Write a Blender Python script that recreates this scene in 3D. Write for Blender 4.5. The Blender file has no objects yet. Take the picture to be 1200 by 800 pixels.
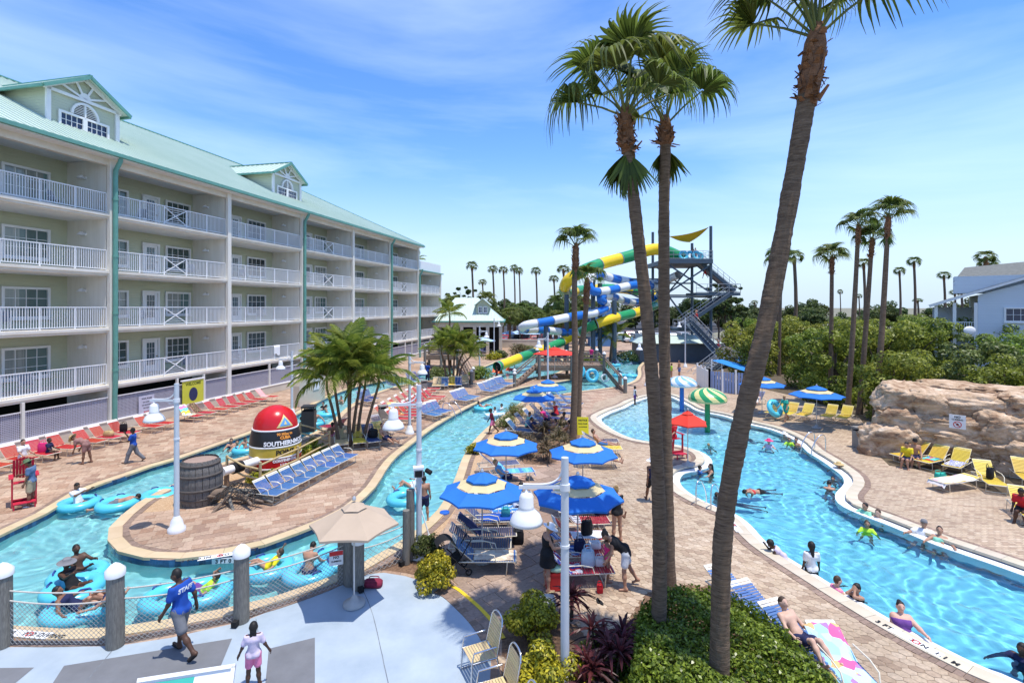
import bpy, bmesh, math, random
import numpy as np
from mathutils import Vector, Matrix, Euler
from mathutils.geometry import delaunay_2d_cdt
R = math.radians
S = bpy.context.scene
COL = S.collection
rnd = random.Random(7)
# ---------------------------------------------------------------- camera, sky, sun, exposure
H, F, HZ = 7.2, 600.0, 360.0          # eye height in metres; focal length and horizon row of the 1200x800 photograph
cam = bpy.data.cameras.new('camera'); cam.lens = 18.0; cam.sensor_width = 36.0; cam.shift_y = -40/1200
cam.clip_start = 0.1; cam.clip_end = 6000
camo = bpy.data.objects.new('camera', cam); COL.objects.link(camo)
camo.location = (0, 0, H); camo.rotation_euler = (R(90), 0, 0); S.camera = camo
SUN_DIR = Vector((0.21, -0.12, 1.0)).normalized()      # towards the sun
SUN_EL = math.asin(SUN_DIR.z); SUN_AZ = math.atan2(SUN_DIR.x, SUN_DIR.y)
W = bpy.data.worlds.new('World'); S.world = W; W.use_nodes = True
def build_world():
    nt = W.node_tree; N = nt.nodes; L = nt.links; N.clear()
    out = N.new('ShaderNodeOutputWorld'); bg = N.new('ShaderNodeBackground')
    sky = N.new('ShaderNodeTexSky'); sky.sky_type = 'NISHITA'; sky.sun_disc = False
    sky.sun_elevation = SUN_EL; sky.sun_rotation = SUN_AZ
    sky.altitude = 0; sky.air_density = 1.0; sky.dust_density = 0.25; sky.ozone_density = 3.0
    tc = N.new('ShaderNodeTexCoord'); mp = N.new('ShaderNodeMapping'); mp.inputs['Scale'].default_value = (1.0, 0.8, 5.5)
    mp.inputs['Rotation'].default_value = (R(9), R(6), R(25))
    nz = N.new('ShaderNodeTexNoise'); nz.inputs['Scale'].default_value = 1.15; nz.inputs['Detail'].default_value = 7; nz.inputs['Roughness'].default_value = .55
    nz.inputs['Distortion'].default_value = .35
    rp = N.new('ShaderNodeValToRGB'); rp.color_ramp.elements[0].position = .40; rp.color_ramp.elements[1].position = .86
    mx = N.new('ShaderNodeMixRGB'); mx.inputs['Color2'].default_value = (6.6, 7.3, 8.4, 1)
    ml = N.new('ShaderNodeMath'); ml.operation = 'MULTIPLY'; ml.inputs[1].default_value = .34
    L.new(tc.outputs['Generated'], mp.inputs['Vector']); L.new(mp.outputs[0], nz.inputs['Vector'])
    L.new(nz.outputs['Fac'], rp.inputs[0]); L.new(rp.outputs[0], ml.inputs[0]); L.new(ml.outputs[0], mx.inputs[0])
    hs = N.new('ShaderNodeHueSaturation'); hs.inputs['Saturation'].default_value = 1.26; hs.inputs['Hue'].default_value = .509; hs.inputs['Value'].default_value = .96; L.new(sky.outputs[0], hs.inputs['Color']); L.new(hs.outputs[0], mx.inputs['Color1'])
    sp = N.new('ShaderNodeSeparateXYZ'); L.new(tc.outputs['Generated'], sp.inputs[0]); hr = N.new('ShaderNodeMapRange'); hr.interpolation_type = 'SMOOTHSTEP'
    hr.inputs[1].default_value = -.02; hr.inputs[2].default_value = .30; hr.inputs[3].default_value = .92; hr.inputs[4].default_value = 0; L.new(sp.outputs['Z'], hr.inputs[0])
    hz = N.new('ShaderNodeMixRGB'); hz.inputs['Color2'].default_value = (2.35, 3.0, 3.85, 1); L.new(hr.outputs[0], hz.inputs[0]); L.new(mx.outputs[0], hz.inputs['Color1'])   # pale haze low over the horizon, all round
    L.new(hz.outputs[0], bg.inputs[0]); bg.inputs[1].default_value = 0.15
    L.new(bg.outputs[0], out.inputs[0])
build_world()
sl = bpy.data.lights.new('sun', 'SUN'); sl.energy = 2.8; sl.angle = R(.5); sl.color = (1, .94, .85)
so = bpy.data.objects.new('sun', sl); COL.objects.link(so); so.rotation_euler = SUN_DIR.to_track_quat('Z', 'Y').to_euler()
so.location = (0, 0, 60)
S.view_settings.view_transform = 'Standard'; S.view_settings.look = 'None'; S.view_settings.exposure = 0.84; S.view_settings.gamma = 1
S.view_settings.use_curve_mapping = False
S.render.engine = 'CYCLES'
cy = S.cycles; cy.max_bounces = 6; cy.diffuse_bounces = 4; cy.glossy_bounces = 3; cy.transmission_bounces = 4; cy.transparent_max_bounces = 12
cy.use_denoising = True; cy.sample_clamp_indirect = 4; cy.caustics_reflective = False; cy.caustics_refractive = True

# ---------------------------------------------------------------- measuring helpers
def g(px, py, z=0.0):                       # the spot at height z that the photograph shows at (px, py)
    d = F*(H-z)/(py-HZ); return Vector(((px-600)/F*d, d, z))
def at(px, py, d):                          # the point at distance d on that sight line
    return Vector(((px-600)/F*d, d, H-(py-HZ)/F*d))
def gp(pts, z=0.0): return [g(x, y, z).to_2d() for x, y in pts]
def smooth(pts, n=6, closed=True):          # Catmull-Rom through 2-D/3-D points
    P = [Vector(p) for p in pts]; out = []; m = len(P)
    for i in range(m if closed else m-1):
        if closed: a, b, c, d = P[(i-1) % m], P[i], P[(i+1) % m], P[(i+2) % m]
        else: a, b, c, d = P[max(i-1, 0)], P[i], P[i+1], P[min(i+2, m-1)]
        for k in range(n):
            t = k/n
            out.append(.5*((2*b)+(c-a)*t+(2*a-5*b+4*c-d)*t*t+(3*b-a-3*c+d)*t**3))
    if not closed: out.append(P[-1])
    return out
def area2(P): return sum(P[i].x*P[(i+1) % len(P)].y-P[(i+1) % len(P)].x*P[i].y for i in range(len(P)))/2
def inside(poly, X, Y):                     # vectorised point in polygon
    X = np.asarray(X, float); Y = np.asarray(Y, float); r = np.zeros(X.shape, bool)
    xs = [p[0] for p in poly]; ys = [p[1] for p in poly]; j = len(poly)-1
    for i in range(len(poly)):
        if ys[i] != ys[j]:
            c = ((ys[i] > Y) != (ys[j] > Y)) & (X < (xs[j]-xs[i])*(Y-ys[i])/(ys[j]-ys[i])+xs[i]); r ^= c
        j = i
    return r
def pin(poly, p): return bool(inside(poly, np.array([p[0]]), np.array([p[1]]))[0])
def offset(P, d):                           # closed polyline moved outwards (to the right of a counter-clockwise outline) by d
    out = []; n = len(P)
    for i in range(n):
        a, b, c = P[i-1], P[i], P[(i+1) % n]
        e1 = (b-a); e2 = (c-b)
        if e1.length < 1e-6 or e2.length < 1e-6: out.append(b.copy()); continue
        e1.normalize(); e2.normalize()
        n1 = Vector((e1.y, -e1.x)); n2 = Vector((e2.y, -e2.x)); m = n1+n2
        if m.length < .2: m = n1
        m.normalize(); out.append(b+m*d/max(.6, m.dot(n1)))
    return out
def resample(P, step, closed=True):
    P = [Vector(p) for p in P]
    if closed: P = P+[P[0]]
    out = [P[0].copy()]; acc = 0.
    for a, b in zip(P, P[1:]):
        l = (b-a).length; t = step-acc
        while t <= l and l > 0:
            out.append(a.lerp(b, t/l)); t += step
        acc = l-(t-step)
    if closed and (out[-1]-out[0]).length < step*.5: out.pop()
    return out

# ---------------------------------------------------------------- materials
MATS = {}
def nodes(name):
    m = bpy.data.materials.new(name); m.use_nodes = True; nt = m.node_tree
    b = nt.nodes['Principled BSDF']; return m, nt, nt.nodes, nt.links, b
def c4(c): return (c[0], c[1], c[2], 1)
def mat(name, col, rough=.6, var=.12, scale=5., bump=0., bscale=40., metal=0., spec=.4, col2=None, orand=.0, irand=.0, stretch=(1, 1, 1), detail=5):
    if name in MATS: return MATS[name]
    m, nt, N, L, b = nodes(name)
    tc = N.new('ShaderNodeTexCoord'); mp = N.new('ShaderNodeMapping'); mp.inputs['Scale'].default_value = stretch
    nz = N.new('ShaderNodeTexNoise'); nz.inputs['Scale'].default_value = scale; nz.inputs['Detail'].default_value = detail; nz.inputs['Roughness'].default_value = .62
    mx = N.new('ShaderNodeMixRGB')
    a = [max(0, x*(1-var)) for x in col]; c = [min(1, x*(1+var)) for x in (col2 or col)]
    if col2: a = col; c = col2
    mx.inputs[1].default_value = c4(a); mx.inputs[2].default_value = c4(c)
    rp = N.new('ShaderNodeMapRange'); rp.inputs[1].default_value = .3; rp.inputs[2].default_value = .7
    L.new(tc.outputs['Object'], mp.inputs[0]); L.new(mp.outputs[0], nz.inputs['Vector']); L.new(nz.outputs['Fac'], rp.inputs[0]); L.new(rp.outputs[0], mx.inputs[0])
    last = mx.outputs[0]
    if orand or irand:
        hs = N.new('ShaderNodeHueSaturation'); src = None
        if orand: src = N.new('ShaderNodeObjectInfo').outputs['Random']
        if irand:
            gi = N.new('ShaderNodeNewGeometry').outputs['Random Per Island']
            if src is None: src = gi
            else:
                ad = N.new('ShaderNodeMath'); ad.operation = 'ADD'; L.new(src, ad.inputs[0]); L.new(gi, ad.inputs[1])
                fr = N.new('ShaderNodeMath'); fr.operation = 'FRACT'; L.new(ad.outputs[0], fr.inputs[0]); src = fr.outputs[0]
        k = max(orand, irand)
        r1 = N.new('ShaderNodeMapRange'); r1.inputs[3].default_value = 1-k; r1.inputs[4].default_value = 1+k
        L.new(src, r1.inputs[0]); L.new(r1.outputs[0], hs.inputs['Value'])
        r2 = N.new('ShaderNodeMath'); r2.operation = 'MULTIPLY'; r2.inputs[1].default_value = 7.31; L.new(src, r2.inputs[0])
        r3 = N.new('ShaderNodeMath'); r3.operation = 'FRACT'; L.new(r2.outputs[0], r3.inputs[0])
        r4 = N.new('ShaderNodeMapRange'); r4.inputs[3].default_value = .5-.03*k/.2; r4.inputs[4].default_value = .5+.03*k/.2
        L.new(r3.outputs[0], r4.inputs[0]); L.new(r4.outputs[0], hs.inputs['Hue'])
        L.new(last, hs.inputs['Color']); last = hs.outputs[0]
    L.new(last, b.inputs['Base Color'])
    b.inputs['Roughness'].default_value = rough; b.inputs['Metallic'].default_value = metal; b.inputs['Specular IOR Level'].default_value = spec
    if bump:
        n2 = N.new('ShaderNodeTexNoise'); n2.inputs['Scale'].default_value = bscale; n2.inputs['Detail'].default_value = 6
        L.new(mp.outputs[0], n2.inputs['Vector'])
        bp = N.new('ShaderNodeBump'); bp.inputs['Strength'].default_value = bump; bp.inputs['Distance'].default_value = .02
        L.new(n2.outputs['Fac'], bp.inputs['Height']); L.new(bp.outputs[0], b.inputs['Normal'])
    MATS[name] = m; return m
def leafmat(name, col, var=.35, trans=.35, rough=.45, hue=.03, col2=None):
    if name in MATS: return MATS[name]
    m, nt, N, L, b = nodes(name)
    gi = N.new('ShaderNodeNewGeometry'); mx = N.new('ShaderNodeMixRGB')
    a = [x*(1-var) for x in col]; c = col2 or [min(1, x*(1+var)) for x in col]
    mx.inputs[1].default_value = c4(a); mx.inputs[2].default_value = c4(c)
    L.new(gi.outputs['Random Per Island'], mx.inputs[0])
    oi = N.new('ShaderNodeObjectInfo'); r = N.new('ShaderNodeMapRange'); r.inputs[3].default_value = .5-hue; r.inputs[4].default_value = .5+hue
    hs = N.new('ShaderNodeHueSaturation'); L.new(oi.outputs['Random'], r.inputs[0]); L.new(r.outputs[0], hs.inputs['Hue']); L.new(mx.outputs[0], hs.inputs['Color'])
    L.new(hs.outputs[0], b.inputs['Base Color']); b.inputs['Roughness'].default_value = rough; b.inputs['Specular IOR Level'].default_value = .35
    tr = N.new('ShaderNodeBsdfTranslucent'); L.new(hs.outputs[0], tr.inputs['Color'])
    ms = N.new('ShaderNodeMixShader'); ms.inputs[0].default_value = trans
    L.new(b.outputs[0], ms.inputs[1]); L.new(tr.outputs[0], ms.inputs[2]); L.new(ms.outputs[0], N['Material Output'].inputs['Surface'])
    MATS[name] = m; return m
def pavermat(name, cols, rough=.8, w=.5, h=.25, mortar=(.2, .16, .13), msize=.012, far=True, bump=.15, offs=.5):
    """stone colour from a palette, one tone per piece; with far=True the pieces are a brick grid in world metres"""
    if name in MATS: return MATS[name]
    m, nt, N, L, b = nodes(name)
    tc = N.new('ShaderNodeTexCoord')
    rp = N.new('ShaderNodeValToRGB'); cr = rp.color_ramp
    while len(cr.elements) < len(cols): cr.elements.new(.5)
    for i, c in enumerate(cols): cr.elements[i].position = i/(len(cols)-1); cr.elements[i].color = c4(c)
    nz = N.new('ShaderNodeTexNoise'); nz.inputs['Scale'].default_value = 14; nz.inputs['Detail'].default_value = 6
    n3 = N.new('ShaderNodeTexNoise'); n3.inputs['Scale'].default_value = .35; n3.inputs['Detail'].default_value = 5
    mo = N.new('ShaderNodeMixRGB'); mo.blend_type = 'OVERLAY'; mo.inputs[0].default_value = .45
    m2 = N.new('ShaderNodeMixRGB'); m2.blend_type = 'OVERLAY'; m2.inputs[0].default_value = .45
    if far:
        bt = N.new('ShaderNodeTexBrick'); bt.inputs['Scale'].default_value = 1; bt.inputs['Brick Width'].default_value = w; bt.inputs['Row Height'].default_value = h
        bt.inputs['Mortar Size'].default_value = msize; bt.inputs['Color1'].default_value = (0, 0, 0, 1); bt.inputs['Color2'].default_value = (1, 1, 1, 1); bt.inputs['Mortar'].default_value = (.5, .5, .5, 1)
        bt.offset = offs
        L.new(tc.outputs['Object'], bt.inputs['Vector']); L.new(bt.outputs['Color'], rp.inputs[0])
        mm = N.new('ShaderNodeMixRGB'); mm.inputs[2].default_value = c4(mortar); L.new(bt.outputs['Fac'], mm.inputs[0])
    else:
        gi = N.new('ShaderNodeNewGeometry'); oi = N.new('ShaderNodeObjectInfo'); ad = N.new('ShaderNodeMath'); ad.operation = 'ADD'
        L.new(gi.outputs['Random Per Island'], ad.inputs[0]); L.new(oi.outputs['Random'], ad.inputs[1])
        fr = N.new('ShaderNodeMath'); fr.operation = 'FRACT'; L.new(ad.outputs[0], fr.inputs[0]); L.new(fr.outputs[0], rp.inputs[0])
    geo = N.new('ShaderNodeNewGeometry')
    L.new(geo.outputs['Position'], nz.inputs['Vector']); L.new(geo.outputs['Position'], n3.inputs['Vector'])
    L.new(rp.outputs[0], mo.inputs[1]); L.new(nz.outputs['Fac'], mo.inputs[2])
    L.new(mo.outputs[0], m2.inputs[1]); L.new(n3.outputs['Fac'], m2.inputs[2])
    last = m2.outputs[0]
    if far: L.new(last, mm.inputs[1]); last = mm.outputs[0]
    L.new(last, b.inputs['Base Color']); b.inputs['Roughness'].default_value = rough; b.inputs['Specular IOR Level'].default_value = .3
    bp = N.new('ShaderNodeBump'); bp.inputs['Strength'].default_value = bump; bp.inputs['Distance'].default_value = .01
    L.new(nz.outputs['Fac'], bp.inputs['Height']); L.new(bp.outputs[0], b.inputs['Normal'])
    MATS[name] = m; return m

# ---------------------------------------------------------------- mesh builder
class MB:
    def __init__(s): s.v = []; s.f = []; s.mi = []; s.sm = []; s.mats = []; s.cur = 0; s.smooth = False; s.M = None
    def m(s, mt):
        if mt not in s.mats: s.mats.append(mt)
        s.cur = s.mats.index(mt); return s
    def add(s, vs, fs, smooth=None):
        o = len(s.v)
        if s.M is not None: vs = [s.M @ Vector(v) for v in vs]
        s.v.extend([tuple(v) for v in vs]); s.f.extend([tuple(i+o for i in f) for f in fs])
        s.mi.extend([s.cur]*len(fs)); s.sm.extend([s.smooth if smooth is None else smooth]*len(fs)); return s
    def box(s, c, d, rot=None):
        x, y, z = [k/2 for k in d]; c = Vector(c)
        vs = [Vector(p) for p in ((-x, -y, -z), (x, -y, -z), (x, y, -z), (-x, y, -z), (-x, -y, z), (x, -y, z), (x, y, z), (-x, y, z))]
        if rot is not None:
            m = Euler(rot).to_matrix() if not isinstance(rot, Matrix) else rot; vs = [m @ v for v in vs]
        return s.add([v+c for v in vs], [(3, 2, 1, 0), (4, 5, 6, 7), (0, 1, 5, 4), (1, 2, 6, 5), (2, 3, 7, 6), (3, 0, 4, 7)], False)
    def beam(s, p0, p1, w, h):              # rectangular bar between two points, h measured upwards
        p0, p1 = Vector(p0), Vector(p1); d = p1-p0
        up = Vector((0, 0, 1)) if abs(d.normalized().z) < .99 else Vector((0, 1, 0))
        x = d.cross(up).normalized(); u = x.cross(d).normalized()
        vs = [p+x*a*w/2+u*b*h/2 for p in (p0, p1) for a, b in ((-1, -1), (1, -1), (1, 1), (-1, 1))]
        return s.add(vs, [(0, 1, 2, 3), (7, 6, 5, 4), (0, 4, 5, 1), (1, 5, 6, 2), (2, 6, 7, 3), (3, 7, 4, 0)], False)
    def rings(s, rings, caps=True, closed=False, smooth=True):
        n = len(rings[0]); vs = [p for r in rings for p in r]; fs = []
        m = len(rings)
        for i in range(m if closed else m-1):
            a = i*n; b = ((i+1) % m)*n
            for k in range(n): fs.append((a+k, a+(k+1) % n, b+(k+1) % n, b+k))
        s.add(vs, fs, smooth)
        if caps and not closed:
            s.add(rings[0], [tuple(reversed(range(n)))], False); s.add(rings[-1], [tuple(range(n))], False)
        return s
    def tube(s, pts, r, n=8, caps=True, closed=False, smooth=True):
        pts = [Vector(p) for p in pts]; m = len(pts); rs = r if isinstance(r, (list, tuple)) else [r]*m
        rings = []; x = None
        for i, p in enumerate(pts):
            if closed: t = pts[(i+1) % m]-pts[i-1]
            else: t = pts[min(i+1, m-1)]-pts[max(i-1, 0)]
            t = t.normalized() if t.length > 1e-9 else Vector((0, 0, 1))
            if x is None:
                a = Vector((0, 0, 1)) if abs(t.z) < .9 else Vector((1, 0, 0)); x = t.cross(a).normalized()
            x = (x-t*x.dot(t)); x = x.normalized() if x.length > 1e-6 else t.orthogonal().normalized()
            y = t.cross(x)
            rings.append([p+(x*math.cos(2*math.pi*k/n)+y*math.sin(2*math.pi*k/n))*rs[i] for k in range(n)])
        return s.rings(rings, caps, closed, smooth)
    def cyl(s, p0, p1, r0, r1=None, n=10, caps=True): return s.tube([p0, p1], [r0, r0 if r1 is None else r1], n, caps)
    def lathe(s, prof, n=16, c=(0, 0, 0), caps=True, smooth=True):
        c = Vector(c)
        rings = [[c+Vector((r*math.cos(2*math.pi*k/n), r*math.sin(2*math.pi*k/n), z)) for k in range(n)] for r, z in prof]
        return s.rings(rings, caps, False, smooth)
    def ell(s, c, r, n=10, k=7, rot=None):
        c = Vector(c); r = r if isinstance(r, (tuple, list)) else (r, r, r); rings = []
        m = Euler(rot).to_matrix() if rot is not None else Matrix.Identity(3)
        for i in range(k+1):
            a = -math.pi/2+math.pi*i/k; ca = max(math.cos(a), .02)
            rings.append([c+m @ Vector((r[0]*ca*math.cos(2*math.pi*j/n), r[1]*ca*math.sin(2*math.pi*j/n), r[2]*math.sin(a))) for j in range(n)])
        return s.rings(rings, True)
    def torus(s, c, R_, r, n=20, k=10, rot=None, sy=1.0):
        c = Vector(c); m = Euler(rot).to_matrix() if rot is not None else Matrix.Identity(3); rings = []
        for i in range(n):
            a = 2*math.pi*i/n; d = Vector((math.cos(a), math.sin(a)*sy, 0))
            rings.append([c+m @ (d*(R_+r*math.cos(2*math.pi*j/k))+Vector((0, 0, r*math.sin(2*math.pi*j/k)))) for j in range(k)])
        return s.rings(rings, False, True)
    def poly(s, pts, smooth=False): return s.add(pts, [tuple(range(len(pts)))], smooth)
    def prism(s, pts, z0, z1):              # pts 2-D counter-clockwise
        n = len(pts); vs = [(p[0], p[1], z0) for p in pts]+[(p[0], p[1], z1) for p in pts]
        return s.add(vs, [tuple(reversed(range(n))), tuple(range(n, 2*n))]+[(i, (i+1) % n, n+(i+1) % n, n+i) for i in range(n)], False)
    def grid(s, rows, smooth=True):         # rows of points -> quads
        n = len(rows[0]); vs = [p for r in rows for p in r]
        return s.add(vs, [(i*n+k, i*n+k+1, (i+1)*n+k+1, (i+1)*n+k) for i in range(len(rows)-1) for k in range(n-1)], smooth)
    def mesh(s, name):
        me = bpy.data.meshes.new(name); me.from_pydata(s.v, [], s.f)
        for mt in s.mats: me.materials.append(mt)
        me.polygons.foreach_set('material_index', s.mi); me.polygons.foreach_set('use_smooth', s.sm); me.update(); return me
    def obj(s, name, parent=None, loc=None, rotz=0.): return link(name, s.mesh(name), parent, loc, rotz)
def link(name, me, parent=None, loc=None, rotz=0.):
    o = bpy.data.objects.new(name, me); COL.objects.link(o)
    if parent is not None: o.parent = parent
    if loc is not None: o.location = loc
    if rotz: o.rotation_euler = (0, 0, rotz)
    return o
def tag(o, label, cat, group=None):
    o['label'] = label; o['category'] = cat
    if group: o['group'] = group
    return o
def thing(name, label, cat, loc=(0, 0, 0), rotz=0., group=None):
    o = bpy.data.objects.new(name, None); COL.objects.link(o); o.location = loc; o.rotation_euler = (0, 0, rotz); o.empty_display_size = .2
    return tag(o, label, cat, group)
def struct(o): o['kind'] = 'structure'; return o
def stuff(o): o['kind'] = 'stuff'; return o
def copy_tree(o, loc=None, rotz=None, label=None, parent=None, group=None, scale=None):
    c = o.copy(); COL.objects.link(c)
    if parent is not None: c.parent = parent
    if loc is not None: c.location = loc
    if rotz is not None: c.rotation_euler = (0, 0, rotz)
    if scale is not None: c.scale = scale if isinstance(scale, (tuple, list)) else (scale,)*3
    if label: c['label'] = label
    if group: c['group'] = group
    for ch in o.children: copy_tree(ch, parent=c)
    return c
ORD = 'first second third fourth fifth sixth seventh eighth ninth tenth eleventh twelfth thirteenth fourteenth fifteenth sixteenth seventeenth eighteenth nineteenth twentieth'.split()
# ---------------------------------------------------------------- outlines traced on the deck, in metres
LAZY = smooth(gp([(-120, 690), (0, 627), (57, 600), (100, 573), (140, 560), (172, 548), (210, 537), (255, 521), (300, 505), (347, 486), (380, 467), (410, 455), (440, 448), (475, 442), (504, 436), (530, 431),
  (530, 440), (500, 446), (475, 450), (440, 460), (410, 475), (385, 497), (350, 515), (295, 533), (250, 545), (205, 567), (170, 584), (147, 601), (130, 616), (127, 632), (140, 646), (185, 655), (225, 653), (260, 649), (300, 641), (330, 631), (370, 616), (405, 600), (428, 582), (442, 567), (452, 550), (465, 534), (490, 514), (512, 498), (545, 479), (575, 465), (600, 457), (622, 452), (650, 448), (685, 441), (705, 432), (712, 423), (722, 417), (737, 411), (760, 408),
  (763, 413), (757, 421), (748, 430), (748, 438), (743, 446), (722, 453), (690, 457), (655, 462), (625, 467), (610, 472), (587, 489), (570, 502), (553, 520), (543, 536), (536, 555), (527, 577), (512, 600), (498, 613), (480, 628), (465, 637), (447, 648), (425, 661), (400, 671), (360, 687), (300, 706), (225, 721), (147, 735), (90, 738), (40, 737), (-10, 731), (-120, 722)]), 3)
LAND = smooth(gp([(552, 437), (572, 428), (592, 421), (620, 418), (655, 420), (660, 432), (640, 440), (600, 444), (565, 443)]), 4)
POOL = smooth(gp([(705, 484), (716, 479), (728, 475), (742, 468), (765, 462), (786, 462), (807, 471), (822, 479), (852, 485), (880, 494), (910, 501), (940, 514), (955, 527), (970, 536), (985, 546), (998, 556), (1001, 566), (992, 577), (995, 587), (1015, 597), (1045, 608), (1075, 620), (1105, 632), (1150, 647), (1200, 664), (1300, 700), (1420, 770), (1420, 900), (1300, 860),
  (1187, 800), (1150, 785), (1100, 761), (1035, 726), (975, 690), (940, 668), (900, 643), (880, 626), (868, 612), (852, 600), (822, 588), (800, 576), (788, 565), (787, 556), (795, 549), (815, 545), (825, 540), (822, 532), (808, 525), (785, 520), (765, 518), (745, 515), (722, 507), (705, 497), (698, 489)]), 3)
for P in (LAZY, LAND, POOL):
    if area2(P) < 0: P.reverse()
BLUE = gp([(-200, 770), (-60, 760), (0, 757), (135, 756), (200, 746), (285, 727), (360, 698), (400, 684), (430, 672), (450, 670), (475, 674), (497, 681), (522, 690), (545, 706), (566, 730), (576, 760), (574, 800), (566, 850), (520, 1000), (-900, 1000)])
BED_BIG = gp([(588, 736), (600, 716), (640, 706), (664, 712), (690, 752), (715, 745), (738, 722), (750, 702), (762, 690), (800, 684), (840, 686), (880, 706), (925, 738), (965, 775), (985, 810), (1020, 900), (1000, 1100), (570, 1100), (580, 850), (588, 790)])
BED_RIVER = gp([(499, 624), (515, 604), (531, 581), (541, 557), (548, 537), (558, 521), (575, 506), (592, 493), (614, 477), (626, 471), (640, 471), (622, 487), (600, 502), (583, 517), (570, 531), (558, 548), (548, 572), (533, 598), (521, 618), (508, 632)])
BED_ROCK = gp([(424, 668), (440, 657), (465, 643), (483, 632), (500, 619), (512, 632), (520, 650), (515, 668), (500, 677), (478, 671), (450, 667)])
BED_BUOY = gp([(160, 600), (176, 590), (214, 572), (255, 549), (300, 537), (352, 518), (383, 503), (393, 512), (392, 522), (350, 545), (310, 566), (270, 585), (240, 592), (200, 598)])
BED_MID = gp([(600, 528), (612, 512), (628, 500), (648, 494), (668, 496), (680, 510), (672, 532), (640, 545), (615, 543)])
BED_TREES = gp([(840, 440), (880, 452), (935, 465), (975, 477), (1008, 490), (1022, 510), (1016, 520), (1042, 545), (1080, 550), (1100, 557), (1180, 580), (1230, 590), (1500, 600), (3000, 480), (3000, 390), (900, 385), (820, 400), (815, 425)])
ASPH = gp([(560, 384), (600, 396), (660, 398), (720, 396), (770, 398), (800, 398), (860, 385), (900, 378), (430, 374), (450, 382)])
MASK = (LAZY, LAND, POOL)

tan_cols = [(.31, .19, .125), (.38, .255, .175), (.44, .315, .225), (.35, .23, .155), (.48, .36, .255), (.27, .165, .115)]
hex_cols = [(.43, .325, .22), (.47, .365, .255), (.40, .295, .20), (.50, .395, .285), (.37, .27, .185), (.31, .22, .15)]
M_TAN = pavermat('tan_paving', tan_cols, w=.55, h=.38)
M_TANP = pavermat('tan_paver', tan_cols, far=False)
M_HEX = pavermat('pale_paving', hex_cols, w=.21, h=.115, mortar=(.26, .19, .14), msize=.008)
M_HEXP = pavermat('pale_paver', hex_cols, far=False)
flag_cols = [(.25, .18, .135), (.31, .225, .17), (.36, .26, .195), (.28, .195, .15), (.40, .30, .23)]
M_FLAGP = pavermat('brown_flagstone', flag_cols, far=False)
M_JOINT = mat('sand_joint', (.20, .145, .10), .95, .25, 20)
M_BLUE = mat('pale_blue_deck_paint', (.30, .365, .42), .5, .1, .8, bump=.2, bscale=60, col2=(.42, .485, .535), detail=12)
M_SOIL = mat('mulch', (.10, .055, .035), .95, .4, 14, bump=.8, bscale=60, col2=(.28, .17, .10))
M_GRAVEL = mat('orange_gravel', (.36, .20, .10), .95, .4, 26, bump=1, bscale=90, col2=(.68, .50, .31))
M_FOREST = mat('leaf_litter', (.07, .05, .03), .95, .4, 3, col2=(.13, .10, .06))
M_ASPH = mat('asphalt', (.055, .055, .06), .9, .2, .6)
M_FAR = mat('dry_ground', (.20, .19, .13), .95, .3, .05)
def build_ground():
    regs = [('blue_deck', BLUE, M_BLUE), ('planting_soil', BED_BIG, M_SOIL), ('gravel_strip', BED_RIVER, M_GRAVEL), ('rock_bed', BED_ROCK, M_SOIL),
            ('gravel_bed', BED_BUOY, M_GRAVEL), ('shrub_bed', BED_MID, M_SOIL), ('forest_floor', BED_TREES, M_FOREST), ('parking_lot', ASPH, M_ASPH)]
    deckL = gp([(-900, 1100), (-900, 560), (-400, 480), (80, 480), (430, 410), (560, 384), (600, 396), (660, 398), (720, 396), (800, 398), (845, 440), (2600, 620), (1800, 1300)])
    deckR = gp([(588, 1300), (588, 740), (640, 700), (678, 730), (680, 640), (668, 560), (672, 520), (690, 500), (696, 472), (760, 452), (850, 440), (2600, 620), (1800, 1300)])
    V = []; E = []
    def loop(P):
        o = len(V); V.extend([Vector((p[0], p[1])) for p in P]); E.extend([(o+i, o+(i+1) % len(P)) for i in range(len(P))])
    for P in MASK: loop(P)
    for _, P, _ in regs: loop(P)
    loop(deckL); loop(deckR)
    loop([(-3000, -60), (3000, -60), (3000, 5000), (-3000, 5000)])
    v, e, f, *_ = delaunay_2d_cdt(V, E, [], 0, 1e-4)
    cx = np.array([sum(v[i][0] for i in t)/len(t) for t in f]); cyy = np.array([sum(v[i][1] for i in t)/len(t) for t in f])
    cls = np.full(len(f), -1); done = np.zeros(len(f), bool)
    for P in MASK: done |= inside(P, cx, cyy)
    allr = regs+[('stone_terrace', deckR, M_HEX), ('pool_deck', deckL, M_TAN), ('ground', None, M_FAR)]
    for k, (nm, P, m) in enumerate(allr):
        w = (inside(P, cx, cyy) if P is not None else np.ones(len(f), bool)) & ~done
        done |= w
        mb = MB().m(m); ids = {}
        for i in np.nonzero(w)[0]:
            t = f[i]
            for q in t:
                if q not in ids: ids[q] = len(mb.v); mb.v.append((v[q][0], v[q][1], -.012))
            mb.f.append(tuple(ids[q] for q in t)); mb.mi.append(0); mb.sm.append(False)
        if mb.f: struct(mb.obj(nm))
    return deckR
DECKR = build_ground()

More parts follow.
